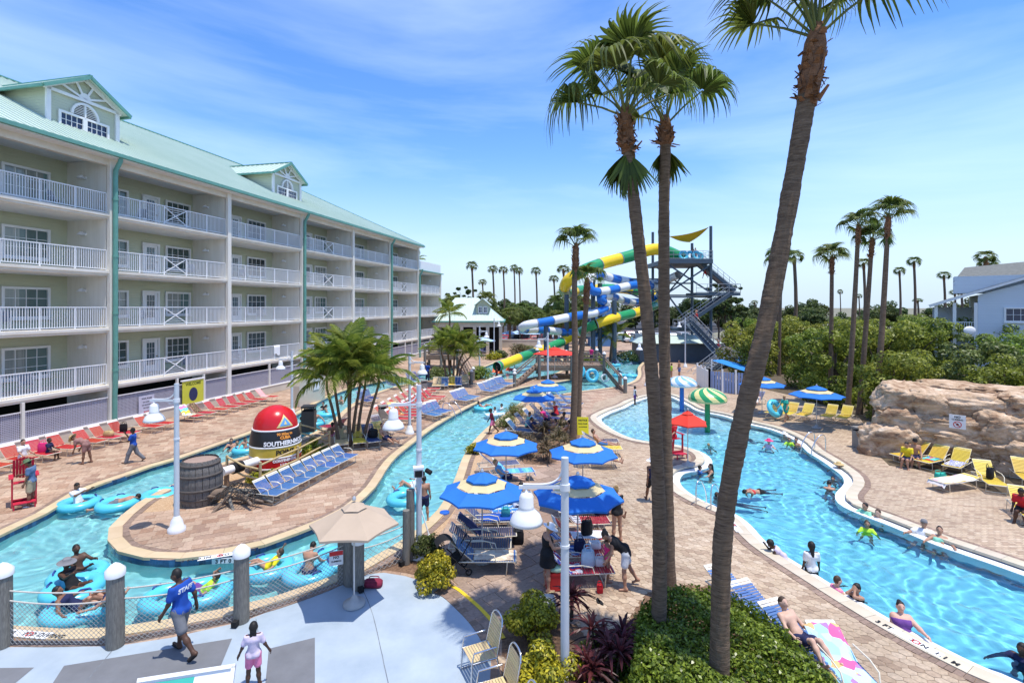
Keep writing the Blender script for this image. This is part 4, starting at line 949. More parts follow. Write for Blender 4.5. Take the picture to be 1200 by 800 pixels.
SK = {'dark': (.085, .042, .026), 'brown': (.20, .10, .06), 'tan': (.42, .23, .15), 'fair': (.58, .37, .27), 'pink': (.62, .36, .27)}
SKM = {k: mat('skin_'+k, v, .55, .06, 12, spec=.35) for k, v in SK.items()}
HAIRC = {'black': (.012, .010, .009), 'brown': (.06, .035, .02), 'blond': (.35, .23, .10), 'grey': (.3, .29, .28)}
HM = {k: mat('hair_'+k, v, .6, .3, 40) for k, v in HAIRC.items()}
def cloth(name, c, **kw): return mat('cloth_'+name, c, .9, .1, 8, bump=.3, bscale=14, **kw)
CL = {'royal': (.012, .07, .36), 'navy': (.015, .02, .07), 'black': (.012, .012, .014), 'white': (.74, .74, .74), 'grey': (.16, .165, .18), 'khaki': (.38, .33, .22), 'pink': (.75, .22, .38), 'hotpink': (.80, .04, .22), 'lime': (.45, .75, .05),
      'green': (.03, .42, .32), 'mint': (.25, .62, .45), 'yellow': (.78, .62, .02), 'red': (.55, .02, .03), 'sky': (.16, .42, .72), 'purple': (.16, .06, .26), 'pattern': (.30, .16, .14), 'lilac': (.58, .50, .62), 'blue': (.05, .16, .45), 'maroon': (.22, .02, .05), 'denim': (.10, .17, .30)}
CM = {k: cloth(k, v) for k, v in CL.items()}
M_STRAW = mat('straw', (.55, .40, .18), .9, .15, 20); M_GHAT = mat('grey_felt_hat', (.20, .20, .21), .9, .1, 12); M_PHAT = mat('pink_hat', (.75, .05, .20), .9, .1, 12); M_EYE = mat('eye_dark', (.02, .015, .012), .3, .1, 5); M_LIP = mat('lip', (.25, .07, .06), .6, .1, 5)
HATM = {'straw': M_STRAW, 'white': CM['white'], 'grey': M_GHAT, 'pink': M_PHAT, 'green': CM['green'], 'black': CM['black'], 'olive': cloth('olive', (.10, .16, .08))}
def rot_(ax, a): return Matrix.Rotation(R(a), 3, ax)
def person(label, loc, heading, skin='tan', pose=None, wear=(), hair=('black', 'short'), hat=None, height=1.72, fem=False, child=False, res=.026, lie=None, name='person', fat=0.):
    """heading: degrees of the way the body faces, from +x. pose: joint angles in degrees, loc: the point between the feet (or the seat / water point, see 'base')."""
    P = dict(lean=0, bend=0, side=0, head=0, turn=0, la=(8, 8), ra=(8, 8), le=12, re=12, ll=(0, 4), rl=(0, 4), lk=0, rk=0, base='feet', dz=0.)
    P.update(pose or {})
    s = height/1.72; hw = (.17 if not fem else .155); hipw = .088 if not fem else .095
    if child: hw *= .95
    f = 1+fat
    B = rot_('X', -P['lean']) @ rot_('Y', P['side'])                   # pelvis frame; +y forward, +x right
    Tm = B @ rot_('X', -P['bend']); pel = Vector((0, 0, 0))
    chest = pel+Tm @ Vector((0, 0, .36)); neck = pel+Tm @ Vector((0, -.005, .50)); 
    Hd = Tm @ rot_('Z', P['turn']) @ rot_('X', -P['head']); hc = neck+Hd @ Vector((0, .02, .175 if not child else .18)); 
    hr = 1.0 if not child else 1.22
    J = {}; pr = []; torso = []; arms = []; legs = []; parts = {}
    torso += [cone(pel+B @ Vector((-hipw+.01, 0, -.01)), pel+B @ Vector((hipw-.01, 0, -.01)), .108*f, .108*f), cone(pel+B @ Vector((0, .0, .02)), chest, .112*f, .118*f), cone(pel+B @ Vector((-.03, .012*f, .1)), pel+B @ Vector((.03, .012*f, .1)), .10*f*f, .10*f*f),
              cone(chest+Tm @ Vector((-hw*.55, .0, .0)), chest+Tm @ Vector((hw*.55, .0, .0)), .108*f, .108*f), cone(chest+Tm @ Vector((-hw+.01, -.01, .085)), chest+Tm @ Vector((hw-.01, -.01, .085)), .062*f, .062*f)]
    if fem: torso += [ball(chest+Tm @ Vector((x*.075, .085, -.02)), .062*f) for x in (-1, 1)]
    if not child or True: torso += [ball(pel+B @ Vector((x*.07, -.055, -.04)), .085*f) for x in (-1, 1)]
    headp = [cone(neck-Tm @ Vector((0, 0, .05)), hc-Hd @ Vector((0, .02, .06)), .055*(1+fat*.5), .05), ball(hc, (.078*hr, .095*hr, .112*hr)), cone(hc+Hd @ Vector((0, .05, -.06)), hc+Hd @ Vector((0, .04, -.075)), .042*hr, .038*hr), cone(hc+Hd @ Vector((0, .095*hr, .0)), hc+Hd @ Vector((0, .108*hr, -.03)), .012, .017),
             ball(hc+Hd @ Vector((-.08*hr, -.005, -.01)), (.018, .024, .03)), ball(hc+Hd @ Vector((.08*hr, -.005, -.01)), (.018, .024, .03))]
    hands = []
    for sg, A, e, key in ((-1, P['la'], P['le'], 'l'), (1, P['ra'], P['re'], 'r')):
        sh = chest+Tm @ Vector((sg*hw, -.01, .085)); M1 = Tm @ rot_('Y', -sg*A[1]) @ rot_('X', A[0]); el = sh+M1 @ Vector((0, 0, -.285)); M2 = M1 @ rot_('X', e) ; wr_ = el+M2 @ Vector((0, 0, -.25)); hd = wr_+M2 @ Vector((0, 0, -.08))
        arms += [cone(sh, el, .052*f, .04*f), cone(el, wr_, .041*f, .027)]; J['up'+key] = (sh, sh.lerp(el, .62)); J['hand'+key] = hd
        hands += [cone(wr_, wr_+M2 @ Vector((0, 0, -.07)), .028, .034)]; parts['h'+key] = (wr_, M2, sg)
    for sg, A, k_, key in ((-1, P['ll'], P['lk'], 'l'), (1, P['rl'], P['rk'], 'r')):
        hp_ = pel+B @ Vector((sg*hipw, 0, -.05)); M1 = B @ rot_('Y', -sg*A[1]) @ rot_('X', A[0]); kn = hp_+M1 @ Vector((0, 0, -.42)); M2 = M1 @ rot_('X', -k_); an = kn+M2 @ Vector((0, 0, -.40)); Mf = M2 @ rot_('X', P.get(key+'f', 0)); toe = an+Mf @ Vector((sg*.02, .15, -.055)); heel = an+Mf @ Vector((0, -.035, -.05))
        legs += [cone(hp_, kn, .088*f, .055*f), cone(kn, kn.lerp(an, .4), .053*f, .058*f), cone(kn.lerp(an, .35), an, .056*f, .036), cone(heel, toe, .036, .03), cone(an, heel, .036, .034)]
        J['th'+key] = (hp_, kn); J['an'+key] = an; parts['f'+key] = (heel, toe)
    allp = torso+headp+arms+hands+legs
    pts = [p[1] for p in allp]+[p[2] for p in allp if p[0] == 'c']
    if P['base'] == 'feet': zoff = -min((p[2] - .03) for p in pts)
    elif P['base'] == 'seat': zoff = .11
    else: zoff = 0.
    t = thing(name, label, 'person', (loc[0], loc[1], (loc[2] if len(loc) > 2 else 0)+(zoff+P['dz'])*s), R(heading-90)); t.scale = (s, s, s)
    if lie: t.rotation_mode = 'XYZ'; t.rotation_euler = (R(lie[0]), R(lie[1]), R(heading-90))
    h = res; body = solid('body', allp, SKM[skin], h, t, .035)
    # fingers (bodies large enough in view)
    if res <= .026:
        for key in 'lr':
            wr_, M2, sg = parts['h'+key]; mb = MB().m(SKM[skin])
            for i, (x, L_) in enumerate(((-.026, .062), (-.009, .072), (.009, .068), (.026, .052))):
                a = wr_+M2 @ Vector((0, -x, -.085)); b = a+M2 @ Vector((-sg*.01, -x*.15, -L_*.55)); c = b+M2 @ Vector((-sg*.024, 0, -L_*.5)); mb.tube([a-M2 @ Vector((0, 0, -.02)), a, b, c], [.011, .0105, .0095, .007], 6)
            a = wr_+M2 @ Vector((0, .026, -.03)); mb.tube([a, a+M2 @ Vector((-sg*.012, .03, -.03)), a+M2 @ Vector((-sg*.025, .035, -.062))], [.012, .011, .008], 6)
            mb.obj('hand', t)
        mb = MB().m(M_EYE)
        for x in (-.032, .032): mb.ell(hc+Hd @ Vector((x*hr, .088*hr, .012)), (.011, .007, .007), 6, 4)
        mb.m(M_LIP).ell(hc+Hd @ Vector((0, .094*hr, -.058)), (.022, .008, .007), 6, 4); mb.obj('face_features', t)
    cz = lambda v, o: (tuple(v), o)
    up = Tm @ Vector((0, 0, 1)); dn = B @ Vector((0, 0, 1))
    for w in wear:
        kind, col = w[0], w[1]; m = CM[col] if col in CM else MATS[col]
        if kind in ('shirt', 'tank', 'rash'):
            pp = list(torso)+([cone(*J['upl'], .058*f, .06*f), cone(*J['upr'], .058*f, .06*f)] if kind != 'tank' else [])
            if kind == 'rash': pp += [a for a in arms]
            solid('shirt', pp, m, h, t, .035, .014, [cz(up, neck @ up-.0), cz(-dn, .10+pel @ -dn)])
        elif kind in ('shorts', 'trunks', 'trousers'):
            q = {'shorts': .80, 'trunks': .62, 'trousers': 1.0}[kind]
            pp = torso[:1]+torso[-2:]+[cone(J['th'+k][0], J['th'+k][0].lerp(J['th'+k][1], q), .094*f, .085*f) for k in 'lr']
            if kind == 'trousers': pp += [cone(J['th'+k][1], J['an'+k], .075, .065) for k in 'lr']
            solid(kind, pp, m, h, t, .03, .014, [cz(dn, .075+pel @ dn)])
        elif kind == 'briefs': solid('swim_briefs', torso[:1]+torso[-2:]+[cone(J['th'+k][0], J['th'+k][0].lerp(J['th'+k][1], .12), .09*f, .088*f) for k in 'lr'], m, h, t, .03, .010, [cz(dn, .05+pel @ dn)])
        elif kind == 'bra': solid('swim_top', torso[3:4]+torso[5:7], m, h, t, .03, .010, [cz(up, chest @ up+.055), cz(-up, .07-chest @ up)])
        elif kind == 'swimsuit': solid('swimsuit', torso, m, h, t, .035, .010, [cz(up, chest @ up+.07), cz(-dn, .09+pel @ -dn)])
        elif kind == 'dress':
            pp = list(torso)+[cone(pel+B @ Vector((0, 0, 0)), pel+B @ Vector((0, .02, -.30)), .16*f, .21*f)]
            solid('dress', pp, m, h, t, .05, .012, [cz(up, chest @ up+.07), cz(-dn, .32+pel @ -dn)])
        elif kind == 'sandals':
            mb = MB().m(m)
            for k in 'lr': a, b = parts['f'+k]; mb.tube([a-Vector((0, 0, .02)), a.lerp(b, .5)-Vector((0, 0, .02)), b-Vector((0, 0, .018))], [.042, .045, .04], 8)
            mb.obj('sandals', t)
    hcol, hst = hair; cap = [ball(hc+Hd @ Vector((0, -.012, .012)), (.088*hr, .100*hr, .118*hr))]; fw = Hd @ Vector((0, 1, -.55)).normalized()
    if hst != 'bald':
        if hst == 'long': cap += [cone(hc+Hd @ Vector((0, -.05, .0)), neck+Tm @ Vector((0, -.09, -.12)), .075, .05)]
        if hst == 'bun': cap += [ball(hc+Hd @ Vector((0, -.08, .09)), .05)]
        if hst == 'afro': cap = [ball(hc+Hd @ Vector((0, -.02, .03)), (.115*hr, .12*hr, .125*hr))]
        if hst == 'tail': cap += [cone(hc+Hd @ Vector((0, -.09, .03)), hc+Hd @ Vector((0, -.14, -.16)), .035, .02)]
        if hst == 'braids':
            cap += [cone(hc+Hd @ Vector((x*.05, -.06, .0)), neck+Tm @ Vector((x*.08, -.08, -.14)), .026, .018) for x in (-1, -.4, .3, 1)]
        solid('hair', cap, HM[hcol], min(h, .022), t, .02, .0, [cz(fw, fw @ hc+.028)])
    if hat:
        kind, col = hat; mb = MB().m(HATM[col]); mb.M = Matrix.Translation(hc) @ Hd.to_4x4()
        if kind == 'brim': mb.lathe([(.22, .035), (.21, .045), (.105, .055), (.10, .12), (.085, .145), (.03, .155)], 16)
        elif kind == 'cap': mb.lathe([(.10*hr, .02), (.10*hr, .06), (.08, .12), (.03, .14)], 12); mb.box((0, .13, .035), (.13, .12, .012))
        mb.obj('hat', t)
    return t
STAND = dict()
WALK = dict(ll=(22, 3), rl=(-18, 3), lk=8, rk=24, la=(-18, 8), ra=(20, 8), le=15, re=20)
SIT = dict(ll=(88, 8), rl=(88, 8), lk=88, rk=88, la=(25, 8), ra=(25, 8), le=40, re=40, base='seat')
RECL = dict(lean=-38, ll=(48, 8), rl=(52, 8), lk=10, rk=14, la=(5, 14), ra=(10, 14), le=30, re=30, head=25, base='seat')     # on a lounger with the back up
FLOAT = dict(ll=(8, 8), rl=(4, 8), lk=10, rk=12, la=(70, 40), ra=(70, 40), le=20, re=20, base='none')
DEEP = dict(ll=(10, 8), rl=(-5, 8), lk=15, rk=20, la=(40, 45), ra=(40, 45), le=30, re=30, base='none')
TUBE = dict(lean=-52, ll=(78, 12), rl=(74, 12), lk=55, rk=50, la=(-10, 55), ra=(-10, 55), le=30, re=30, head=35, base='none')
# ---------------------------------------------------------------- plants
prs = np.random.RandomState(11)
M_FAN = leafmat('fan_palm_leaf', (.08, .125, .02), .35, .45, .5, .02, col2=(.21, .27, .05)); M_FEATH = leafmat('feather_palm_leaf', (.12, .20, .025), .35, .45, .4, .02, col2=(.34, .38, .065))
M_PALMB = mat('palm_bark', (.075, .046, .029), .95, .3, 2.2, bump=1.0, bscale=5, col2=(.245, .17, .112), stretch=(2.2, 2.2, 19), detail=10); M_BOOT = mat('palm_boot_fibre', (.13, .06, .03), .95, .3, 9, bump=1, bscale=30, col2=(.30, .15, .08)); M_PETI = mat('palm_petiole', (.13, .15, .04), .6, .2, 6)
M_DEADF = leafmat('dead_frond', (.22, .14, .07), .3, .2)
M_MANG = leafmat('mangrove_leaf', (.11, .18, .022), .4, .45, .45, .03, col2=(.36, .43, .065)); M_MANG2 = leafmat('olive_leaf', (.11, .14, .03), .4, .38, .45, .03, col2=(.32, .34, .10)); M_DARKL = leafmat('dark_leaf', (.045, .08, .02), .4, .35, .5, .03, col2=(.14, .19, .05))
M_HEDGE = leafmat('hedge_leaf', (.07, .14, .015), .5, .35, .28, .02, col2=(.30, .40, .05)); M_YELL = leafmat('golden_leaf', (.12, .17, .012), .4, .3, .4, .02, col2=(.62, .55, .035)); M_CORD = leafmat('cordyline_leaf', (.05, .018, .018), .4, .3, .4, .03, col2=(.19, .05, .045)); M_PALMETTO = leafmat('brown_green_leaf', (.10, .085, .04), .4, .25, .5, .03, col2=(.26, .21, .10))
M_TWIG = mat('twig_bark', (.10, .075, .055), .95, .2, 8, bump=.5)
def quads_mesh(name, co, fc, m, smooth_=False):
    me = bpy.data.meshes.new(name); nf = len(fc); k = fc.shape[1]
    me.vertices.add(len(co)); me.vertices.foreach_set('co', np.ascontiguousarray(co, np.float32).ravel()); me.loops.add(nf*k); me.loops.foreach_set('vertex_index', np.ascontiguousarray(fc, np.int32).ravel())
    me.polygons.add(nf); me.polygons.foreach_set('loop_start', np.arange(nf)*k); me.polygons.foreach_set('loop_total', np.full(nf, k)); me.materials.append(m); me.update(calc_edges=True)
    if smooth_: me.polygons.foreach_set('use_smooth', np.ones(nf, bool))
    return me
def leaf_mesh(name, pos, nrm, size, m, asp=.5, rs=prs):
    """one folded pointed leaf (two quads sharing a midrib would be heavier: a kite) per position"""
    n = len(pos); nrm = nrm/np.linalg.norm(nrm, axis=1)[:, None]; r = rs.normal(size=(n, 3)); u = np.cross(nrm, r); u /= np.linalg.norm(u, axis=1)[:, None]; v = np.cross(nrm, u)
    L = (size*rs.uniform(.6, 1.25, n))[:, None]; W = L*asp
    co = np.stack([pos-u*L*.5, pos+v*W*.5+nrm*L*.08, pos+u*L*.5-nrm*L*.12, pos-v*W*.5+nrm*L*.08], 1).reshape(-1, 3)
    return quads_mesh(name, co, np.arange(4*n).reshape(n, 4), m)
def crown_points(n, clumps, rs, up=.35):
    """clumps: array (k,4) centre+radius; leaves sit in the outer shell of every clump"""
    c = clumps[rs.choice(len(clumps), n, p=clumps[:, 3]**2/(clumps[:, 3]**2).sum())]; d = rs.normal(size=(n, 3)); d /= np.linalg.norm(d, axis=1)[:, None]
    r = c[:, 3]*rs.uniform(.55, 1.05, n)**.6; pos = c[:, :3]+d*r[:, None]*np.array([1, 1, .8]); nr = d+rs.normal(size=(n, 3))*.45+np.array([0, 0, up]); return pos, nr
def tree_proto(name, label, cat, kind, seed, group):
    rs = np.random.RandomState(seed); t = thing(name, label, cat, (0, 0, 0), 0, group)
    h, w, n, sz, m, k = {'mangrove': (6.6, 3.1, 7000, .27, M_MANG, 34), 'olive': (6.0, 2.7, 5600, .27, M_MANG2, 28), 'far': (9, 5.0, 2600, .7, M_DARKL, 22), 'pine': (15, 3.2, 2600, .7, M_DARKL, 26)}[kind]
    cl = []
    for i in range(k):
        a = rs.uniform(0, 6.28); q = math.sqrt(rs.uniform(0, 1)); zz = rs.uniform(.06 if kind in ('mangrove', 'olive') else .22, .95) if kind != 'pine' else rs.uniform(.45, 1)
        rr = w*(1-.75*abs(zz-.5)**1.3)*q*.85; cl.append((math.cos(a)*rr, math.sin(a)*rr, h*zz-.4, rs.uniform(.16, .34)*w*(.55 if kind == 'pine' else 1)))
    cl = np.array(cl); pos, nr = crown_points(n, cl, rs); link('crown', leaf_mesh('crown', pos, nr, sz, m, .55, rs), t)
    tb = MB().m(M_TWIG); top = h*.75; tb.tube([(0, 0, 0), (.1, .05, h*.3), (.0, .1, top)], [.16 if kind != 'pine' else .25, .12, .05], 7)
    for c in cl[::3]:
        z0 = max(.2, c[2]*.45); tb.tube([(.05, .05, z0), (c[0]*.5, c[1]*.5, (z0+c[2])*.55), (c[0], c[1], c[2])], [.06, .04, .015], 5)
    tb.obj('trunk', t); return t
def bush(name, label, cat, p, rx, ry, h, m, n, sz, seed=1, group=None, flat=.6, asp=.5, z0=0.):
    rs = np.random.RandomState(seed); t = thing(name, label, cat, (p[0], p[1], z0), 0, group); k = 22; cl = []
    for i in range(k):
        a = rs.uniform(0, 6.28); q = math.sqrt(rs.uniform(0, 1)); zz = rs.uniform(.25, 1); s_ = math.sqrt(max(.05, 1-(zz*.9)**2)) ; cl.append((math.cos(a)*rx*q*s_*.75, math.sin(a)*ry*q*s_*.75, h*zz*.74, rs.uniform(.24, .38)*min(rx, ry, h)*1.1))
    cl = np.array(cl); pos, nr = crown_points(n, cl, rs, .6); pos[:, 2] = np.maximum(pos[:, 2], .03); link('foliage', leaf_mesh('foliage', pos, nr, sz, m, asp, rs), t)
    tb = MB().m(M_TWIG)
    for c in cl[::2]: tb.tube([(c[0]*.2, c[1]*.2, 0), (c[0]*.6, c[1]*.6, c[2]*.6), tuple(c[:3])], [.03, .02, .008], 5)
    tb.obj('stem', t); return t
# fan palms
def fan_leaf(seed, R_=1.0, seg=30, droop=1.0, sp=112):
    rs = np.random.RandomState(seed); co = []; fc = []
    for i in range(seg):
        a = R(-sp+2*sp*i/(seg-1)); L = R_*(.80+.25*math.cos(a*.6))*rs.uniform(.93, 1.05); prev = None; tw = rs.uniform(-.1, .1); hang = droop*rs.uniform(.75, 1.25)
        for j, f in enumerate((0.04, .3, .52, .68, .84, 1.0)):
            x, y = math.sin(a+tw*f)*L*f, math.cos(a+tw*f)*L*f; z = .10*math.sin(f*2.2)+.42*abs(math.sin(a))**1.5*L*f
            if f > .5: q = (f-.5)/.5; z -= hang*(q**1.25)*.62*R_; x -= math.sin(a)*q*q*.20*hang*R_; y -= math.cos(a)*q*q*.20*hang*R_
            wd = R_*[.012, .043, .041, .021, .014, .003][j]; c, s_ = math.cos(a), -math.sin(a); zz = wd*.6*(1 if f < .6 else .2)
            pts = [(x-c*wd, y-s_*wd, z), (x, y, z+zz), (x+c*wd, y+s_*wd, z)]
            k = len(co); co += pts
            if prev is not None: fc += [(prev, prev+1, k+1, k), (prev+1, prev+2, k+2, k+1)]
            prev = k
    return np.array(co), np.array(fc)
FANS = []
for s_ in range(4):
    co, fc = fan_leaf(20+s_, droop=[1.0, 1.3, .7, 1.1][s_]); FANS.append((co, fc))
FANME = [quads_mesh('frond', co, fc, M_FAN) for co, fc in FANS]
HANGME = quads_mesh('frond', *fan_leaf(44, 1.0, 26, .10, 34), M_FAN)
def frond_matrix(az, el, pl, roll, sc):
    """blade frame: +y outward along the petiole"""
    d = Vector((math.cos(az)*math.cos(el), math.sin(az)*math.cos(el), math.sin(el))); x = d.cross(Vector((0, 0, 1))).normalized(); z = x.cross(d); M_ = Matrix((x, d, z)).transposed().to_4x4(); M_ = Matrix.Translation(d*pl) @ M_ @ Matrix.Rotation(roll, 4, 'Y') @ Matrix.Rotation(R(-25), 4, 'X') @ Matrix.Scale(sc, 4); return M_
def fan_palm(label, path, r0, r1, crown=1.0, n=24, seed=0, group=None, collar=1.0, name='fan_palm', hang=2, far=False, lowest=-35, pf=1.0):
    """path: 3-D points of the trunk from the ground up"""
    rs = np.random.RandomState(seed+100); base = Vector(path[0]); t = thing(name, label, 'palm tree', base, 0, group); P = [Vector(p)-base for p in path]
    Q = smooth(P, 8 if not far else 3, False); near_ = not far and base.y < 15
    if near_: Q = resample(Q, .055, False)
    m = len(Q); rad = []
    for i in range(m): f = i/(m-1); rad.append((r0*(1+.35*math.exp(-f*18))*(1-f)+r1*f)*(1+(rs.uniform(-.035, .02) if near_ else rs.uniform(-.03, .03))+(.03*math.sin(i*.31)*math.sin(i*.083))))
    tb = MB().m(M_PALMB)
    if near_:
        from mathutils import noise as mn
        rings = []
        for i, q in enumerate(Q):
            tg = (Q[min(i+1, m-1)]-Q[max(i-1, 0)]).normalized(); xa = tg.cross(Vector((0, 1, 0))).normalized(); ya = tg.cross(xa); row = []
            for k in range(24): a = 2*math.pi*k/24; c, s_ = math.cos(a), math.sin(a); nn = mn.noise(Vector((c*2.2+seed, s_*2.2, q.z*9)))*.055+mn.noise(Vector((c*5+seed, s_*5, q.z*22)))*.05+mn.noise(Vector((seed, 3, q.z*1.1)))*.05; row.append(q+(xa*c+ya*s_)*rad[i]*(1+nn))
            rings.append(row)
        tb.rings(rings)
    else: tb.tube(Q, rad, 14 if not far else 6)
    tb.obj('trunk', t); top = Q[-1]; ax = (Q[-1]-Q[-3]).normalized()
    # fibrous collar of old leaf boots below the crown
    cb = MB().m(M_BOOT); ch = collar; cb.tube([top-ax*ch, top-ax*ch*.55, top-ax*.1, top+ax*.25], [r1*1.08, r1*1.28, r1*1.22, r1*.6], 10 if not far else 6)
    if not far:
        for i in range(90):
            a = rs.uniform(0, 6.28); h_ = rs.uniform(0, 1); o = Vector((math.cos(a), math.sin(a), 0)); b = top-ax*ch*h_+o*r1*1.25; tip = b+o*rs.uniform(.02, .11)*(2.2 if h_ > .8 else 1)+Vector((0, 0, rs.uniform(-.12, .2))); w = o.cross(Vector((0, 0, 1)))*rs.uniform(.03, .08); cb.add([b-w, b+w, tip+w*.5, tip-w*.5], [(0, 1, 2, 3)], False)
    cb.obj('leaf_boots', t)
    if far:
        co = []; fc = []; o = 0
        for i in range(n):
            az = i*2.39996+rs.uniform(-.3, .3); el = R(75-(75-lowest)*(i/(n-1))**.9); M_ = Matrix.Translation(top) @ frond_matrix(az, el, crown*.75, rs.uniform(-.5, .5), crown*.8); c, f = FANS[i % 4]; A = np.array(M_.to_3x3()); co.append(c @ A.T+np.array(M_.translation)); fc.append(f+o); o += len(c)
        link('crown', quads_mesh('crown', np.concatenate(co), np.concatenate(fc), M_FAN), t); return t
    for i in range(n):
        az = i*2.39996+rs.uniform(-.3, .3); el = R(84-(84-lowest)*(i/(n-1))**.9); pl = pf*crown*rs.uniform(.75, 1.05); M_ = Matrix.Translation(top) @ frond_matrix(az, el, pl, rs.uniform(-.5, .5), crown*rs.uniform(.85, 1.05))
        o = link('frond', FANME[i % 4], t); o.matrix_local = M_; d = (M_.translation-top); MB().m(M_PETI).tube([top+d.normalized()*.05, top+d*.5+Vector((0, 0, .04)), top+d*1.02], [.030, .022, .016], 5).obj('petiole', t)
    for i in range(hang):
        az = rs.uniform(0, 6.28); M_ = Matrix.Translation(top-ax*collar*.6) @ frond_matrix(az, R(-84), crown*.30, rs.uniform(-.3, .3), crown*.9); o = link('frond', HANGME, t); o.matrix_local = M_ @ Matrix.Rotation(R(22), 4, 'X'); MB().m(M_PETI).tube([top-ax*collar*.2, M_.translation], [.025, .016], 5).obj('petiole', t)
    return t
# feather palms
def feather_frond(seed, L=2.2, n=26, arch=1.0):
    rs = np.random.RandomState(seed); co = []; fc = []
    def P(f): return np.array([0, L*f*(1-.18*arch*f), L*(.32*f-.62*arch*f*f)])
    for i in range(n):
        f = .12+.88*i/(n-1); p = P(f); tl = .52*L*.42*math.sin(math.pi*(.15+.8*f))+.12
        for s_ in (-1, 1):
            d = np.array([s_*.85, .62, -.10]); d /= np.linalg.norm(d); tip = p+d*tl*rs.uniform(.85, 1.1)+np.array([0, 0, -tl*.55*rs.uniform(.6, 1.3)]); mid = p+d*tl*.55+np.array([0, 0, .0]); w = np.array([0, 1, 0])*.035*L*.5
            k = len(co); co += [p-w*.5, p+w*.5, mid+w, mid-w, tip]; fc += [(k, k+1, k+2, k+3), (k+3, k+2, k+4, k+4)]
    for i in range(8):
        a, b = P(i/8), P((i+1)/8); k = len(co); w = np.array([.022*(1-i/9), 0, 0]); co += [a-w, a+w, b+w, b-w]; fc += [(k, k+1, k+2, k+3)]
    fc = [f if f[2] != f[3] else f for f in fc]; return co, fc
FEA = []
for s_ in range(4):
    co, fc = feather_frond(60+s_, arch=[.7, 1.0, 1.25, .5][s_]); me = bpy.data.meshes.new('frond'); me.from_pydata([tuple(c) for c in co], [], [tuple(dict.fromkeys(f)) for f in fc]); me.materials.append(M_FEATH); me.update(); FEA.append(me)
def feather_palm(label, path, r0, crown=1.0, n=14, seed=0, group=None, name='feather_palm'):
    rs = np.random.RandomState(seed+300); base = Vector(path[0]); t = thing(name, label, 'palm tree', base, 0, group); Q = smooth([Vector(p)-base for p in path], 5, False); m = len(Q)
    MB().m(M_PALMB).tube(Q, [r0*(1-.4*i/(m-1)) for i in range(m)], 9).m(M_PETI).tube([Q[-1], Q[-1]+Vector((0, 0, .5*crown))], [r0*.7, r0*.35], 8).obj('trunk', t)
    for i in range(n):
        az = i*2.39996+rs.uniform(-.3, .3); el = R(70-80*(i/(n-1))); o = link('frond', FEA[i % 4], t)
        o.matrix_local = Matrix.Translation(Q[-1]+Vector((0, 0, .4*crown))) @ Matrix.Rotation(az, 4, 'Z') @ Matrix.Rotation(el, 4, 'X') @ Matrix.Scale(crown*rs.uniform(.8, 1.05), 4)
    return t
def rosette(label, p, m, n, L, seed, name='cordyline_plant', cat='plant', group=None, stems=3, z0=0., w=.05):
    rs = np.random.RandomState(seed); t = thing(name, label, cat, (p[0], p[1], z0), 0, group); mb = MB().m(M_TWIG); lb = MB().m(m)
    for s_ in range(stems):
        o = Vector((rs.uniform(-.25, .25), rs.uniform(-.25, .25), 0)); top = o*1.6+Vector((0, 0, rs.uniform(.35, .8))); mb.tube([o, top], [.03, .02], 6)
        for i in range(n):
            az = i*2.4+rs.uniform(-.3, .3); el = R(80-75*(i/n)); l = L*rs.uniform(.75, 1.1); d = Vector((math.cos(az)*math.cos(el), math.sin(az)*math.cos(el), math.sin(el))); sd = Vector((-math.sin(az), math.cos(az), 0)); rows = []
            for f, ww in ((0, .4), (.3, 1), (.65, .8), (1, .06)):
                c = top+d*l*f+Vector((0, 0, -.5*l*f*f)); rows.append([c-sd*w*ww, c+Vector((0, 0, -.015)), c+sd*w*ww])
            lb.grid(rows, False)
    mb.obj('stem', t); lb.obj('foliage', t); return t
# ---------------------------------------------------------------- palms, shrubs and the mangrove belt where they stand
def pal(pts, d, d1=None):
    d1 = d1 or d; n = len(pts); return [at(x, y, d+(d1-d)*i/(n-1)) for i, (x, y) in enumerate(pts)]
def gpal(base, pts, dd=0.):
    b = g(*base); return [b]+[at(x, y, b.y+dd*(i+1)/len(pts)) for i, (x, y) in enumerate(pts)]
fan_palm('tall foreground palm with the left crown and a light ringed trunk rising from the hedge', gpal((771, 775), [(773, 650), (769, 520), (759, 380), (746, 262), (735, 160), (733, 136)]), .145, .115, 1.0, 11, 1, collar=.75, hang=3, lowest=16, pf=1.25)
fan_palm('slimmer foreground palm just behind, its crown right of the taller one', gpal((784, 700), [(783, 620), (779, 430), (778, 260), (780, 160), (780, 146)]), .15, .13, 1.0, 8, 2, collar=.5, hang=2, lowest=20, pf=1.2)
fan_palm('leaning foreground palm on the right, crown cut off by the top of the picture', gpal((843, 845), [(844, 720), (849, 610), (868, 500), (894, 395), (915, 290), (937, 165), (952, 75), (957, 42)]), .16, .145, .95, 15, 3, collar=1.2, hang=0, lowest=34, pf=1.5)
fan_palm('tall slim palm in front of the slide pillars with a bushy crown', gpal((671, 518), [(674, 430), (673, 350), (675, 290)]), .18, .14, .8, 11, 4, collar=1.3, hang=1, lowest=25, pf=1.1)
fan_palm('shorter twin palm leaning out from behind the tall slim one', gpal((677, 508), [(680, 430), (686, 370), (688, 330)]), .17, .14, .75, 9, 5, collar=1.3, hang=0, lowest=10)
RG = 'fan palms behind the yellow loungers'
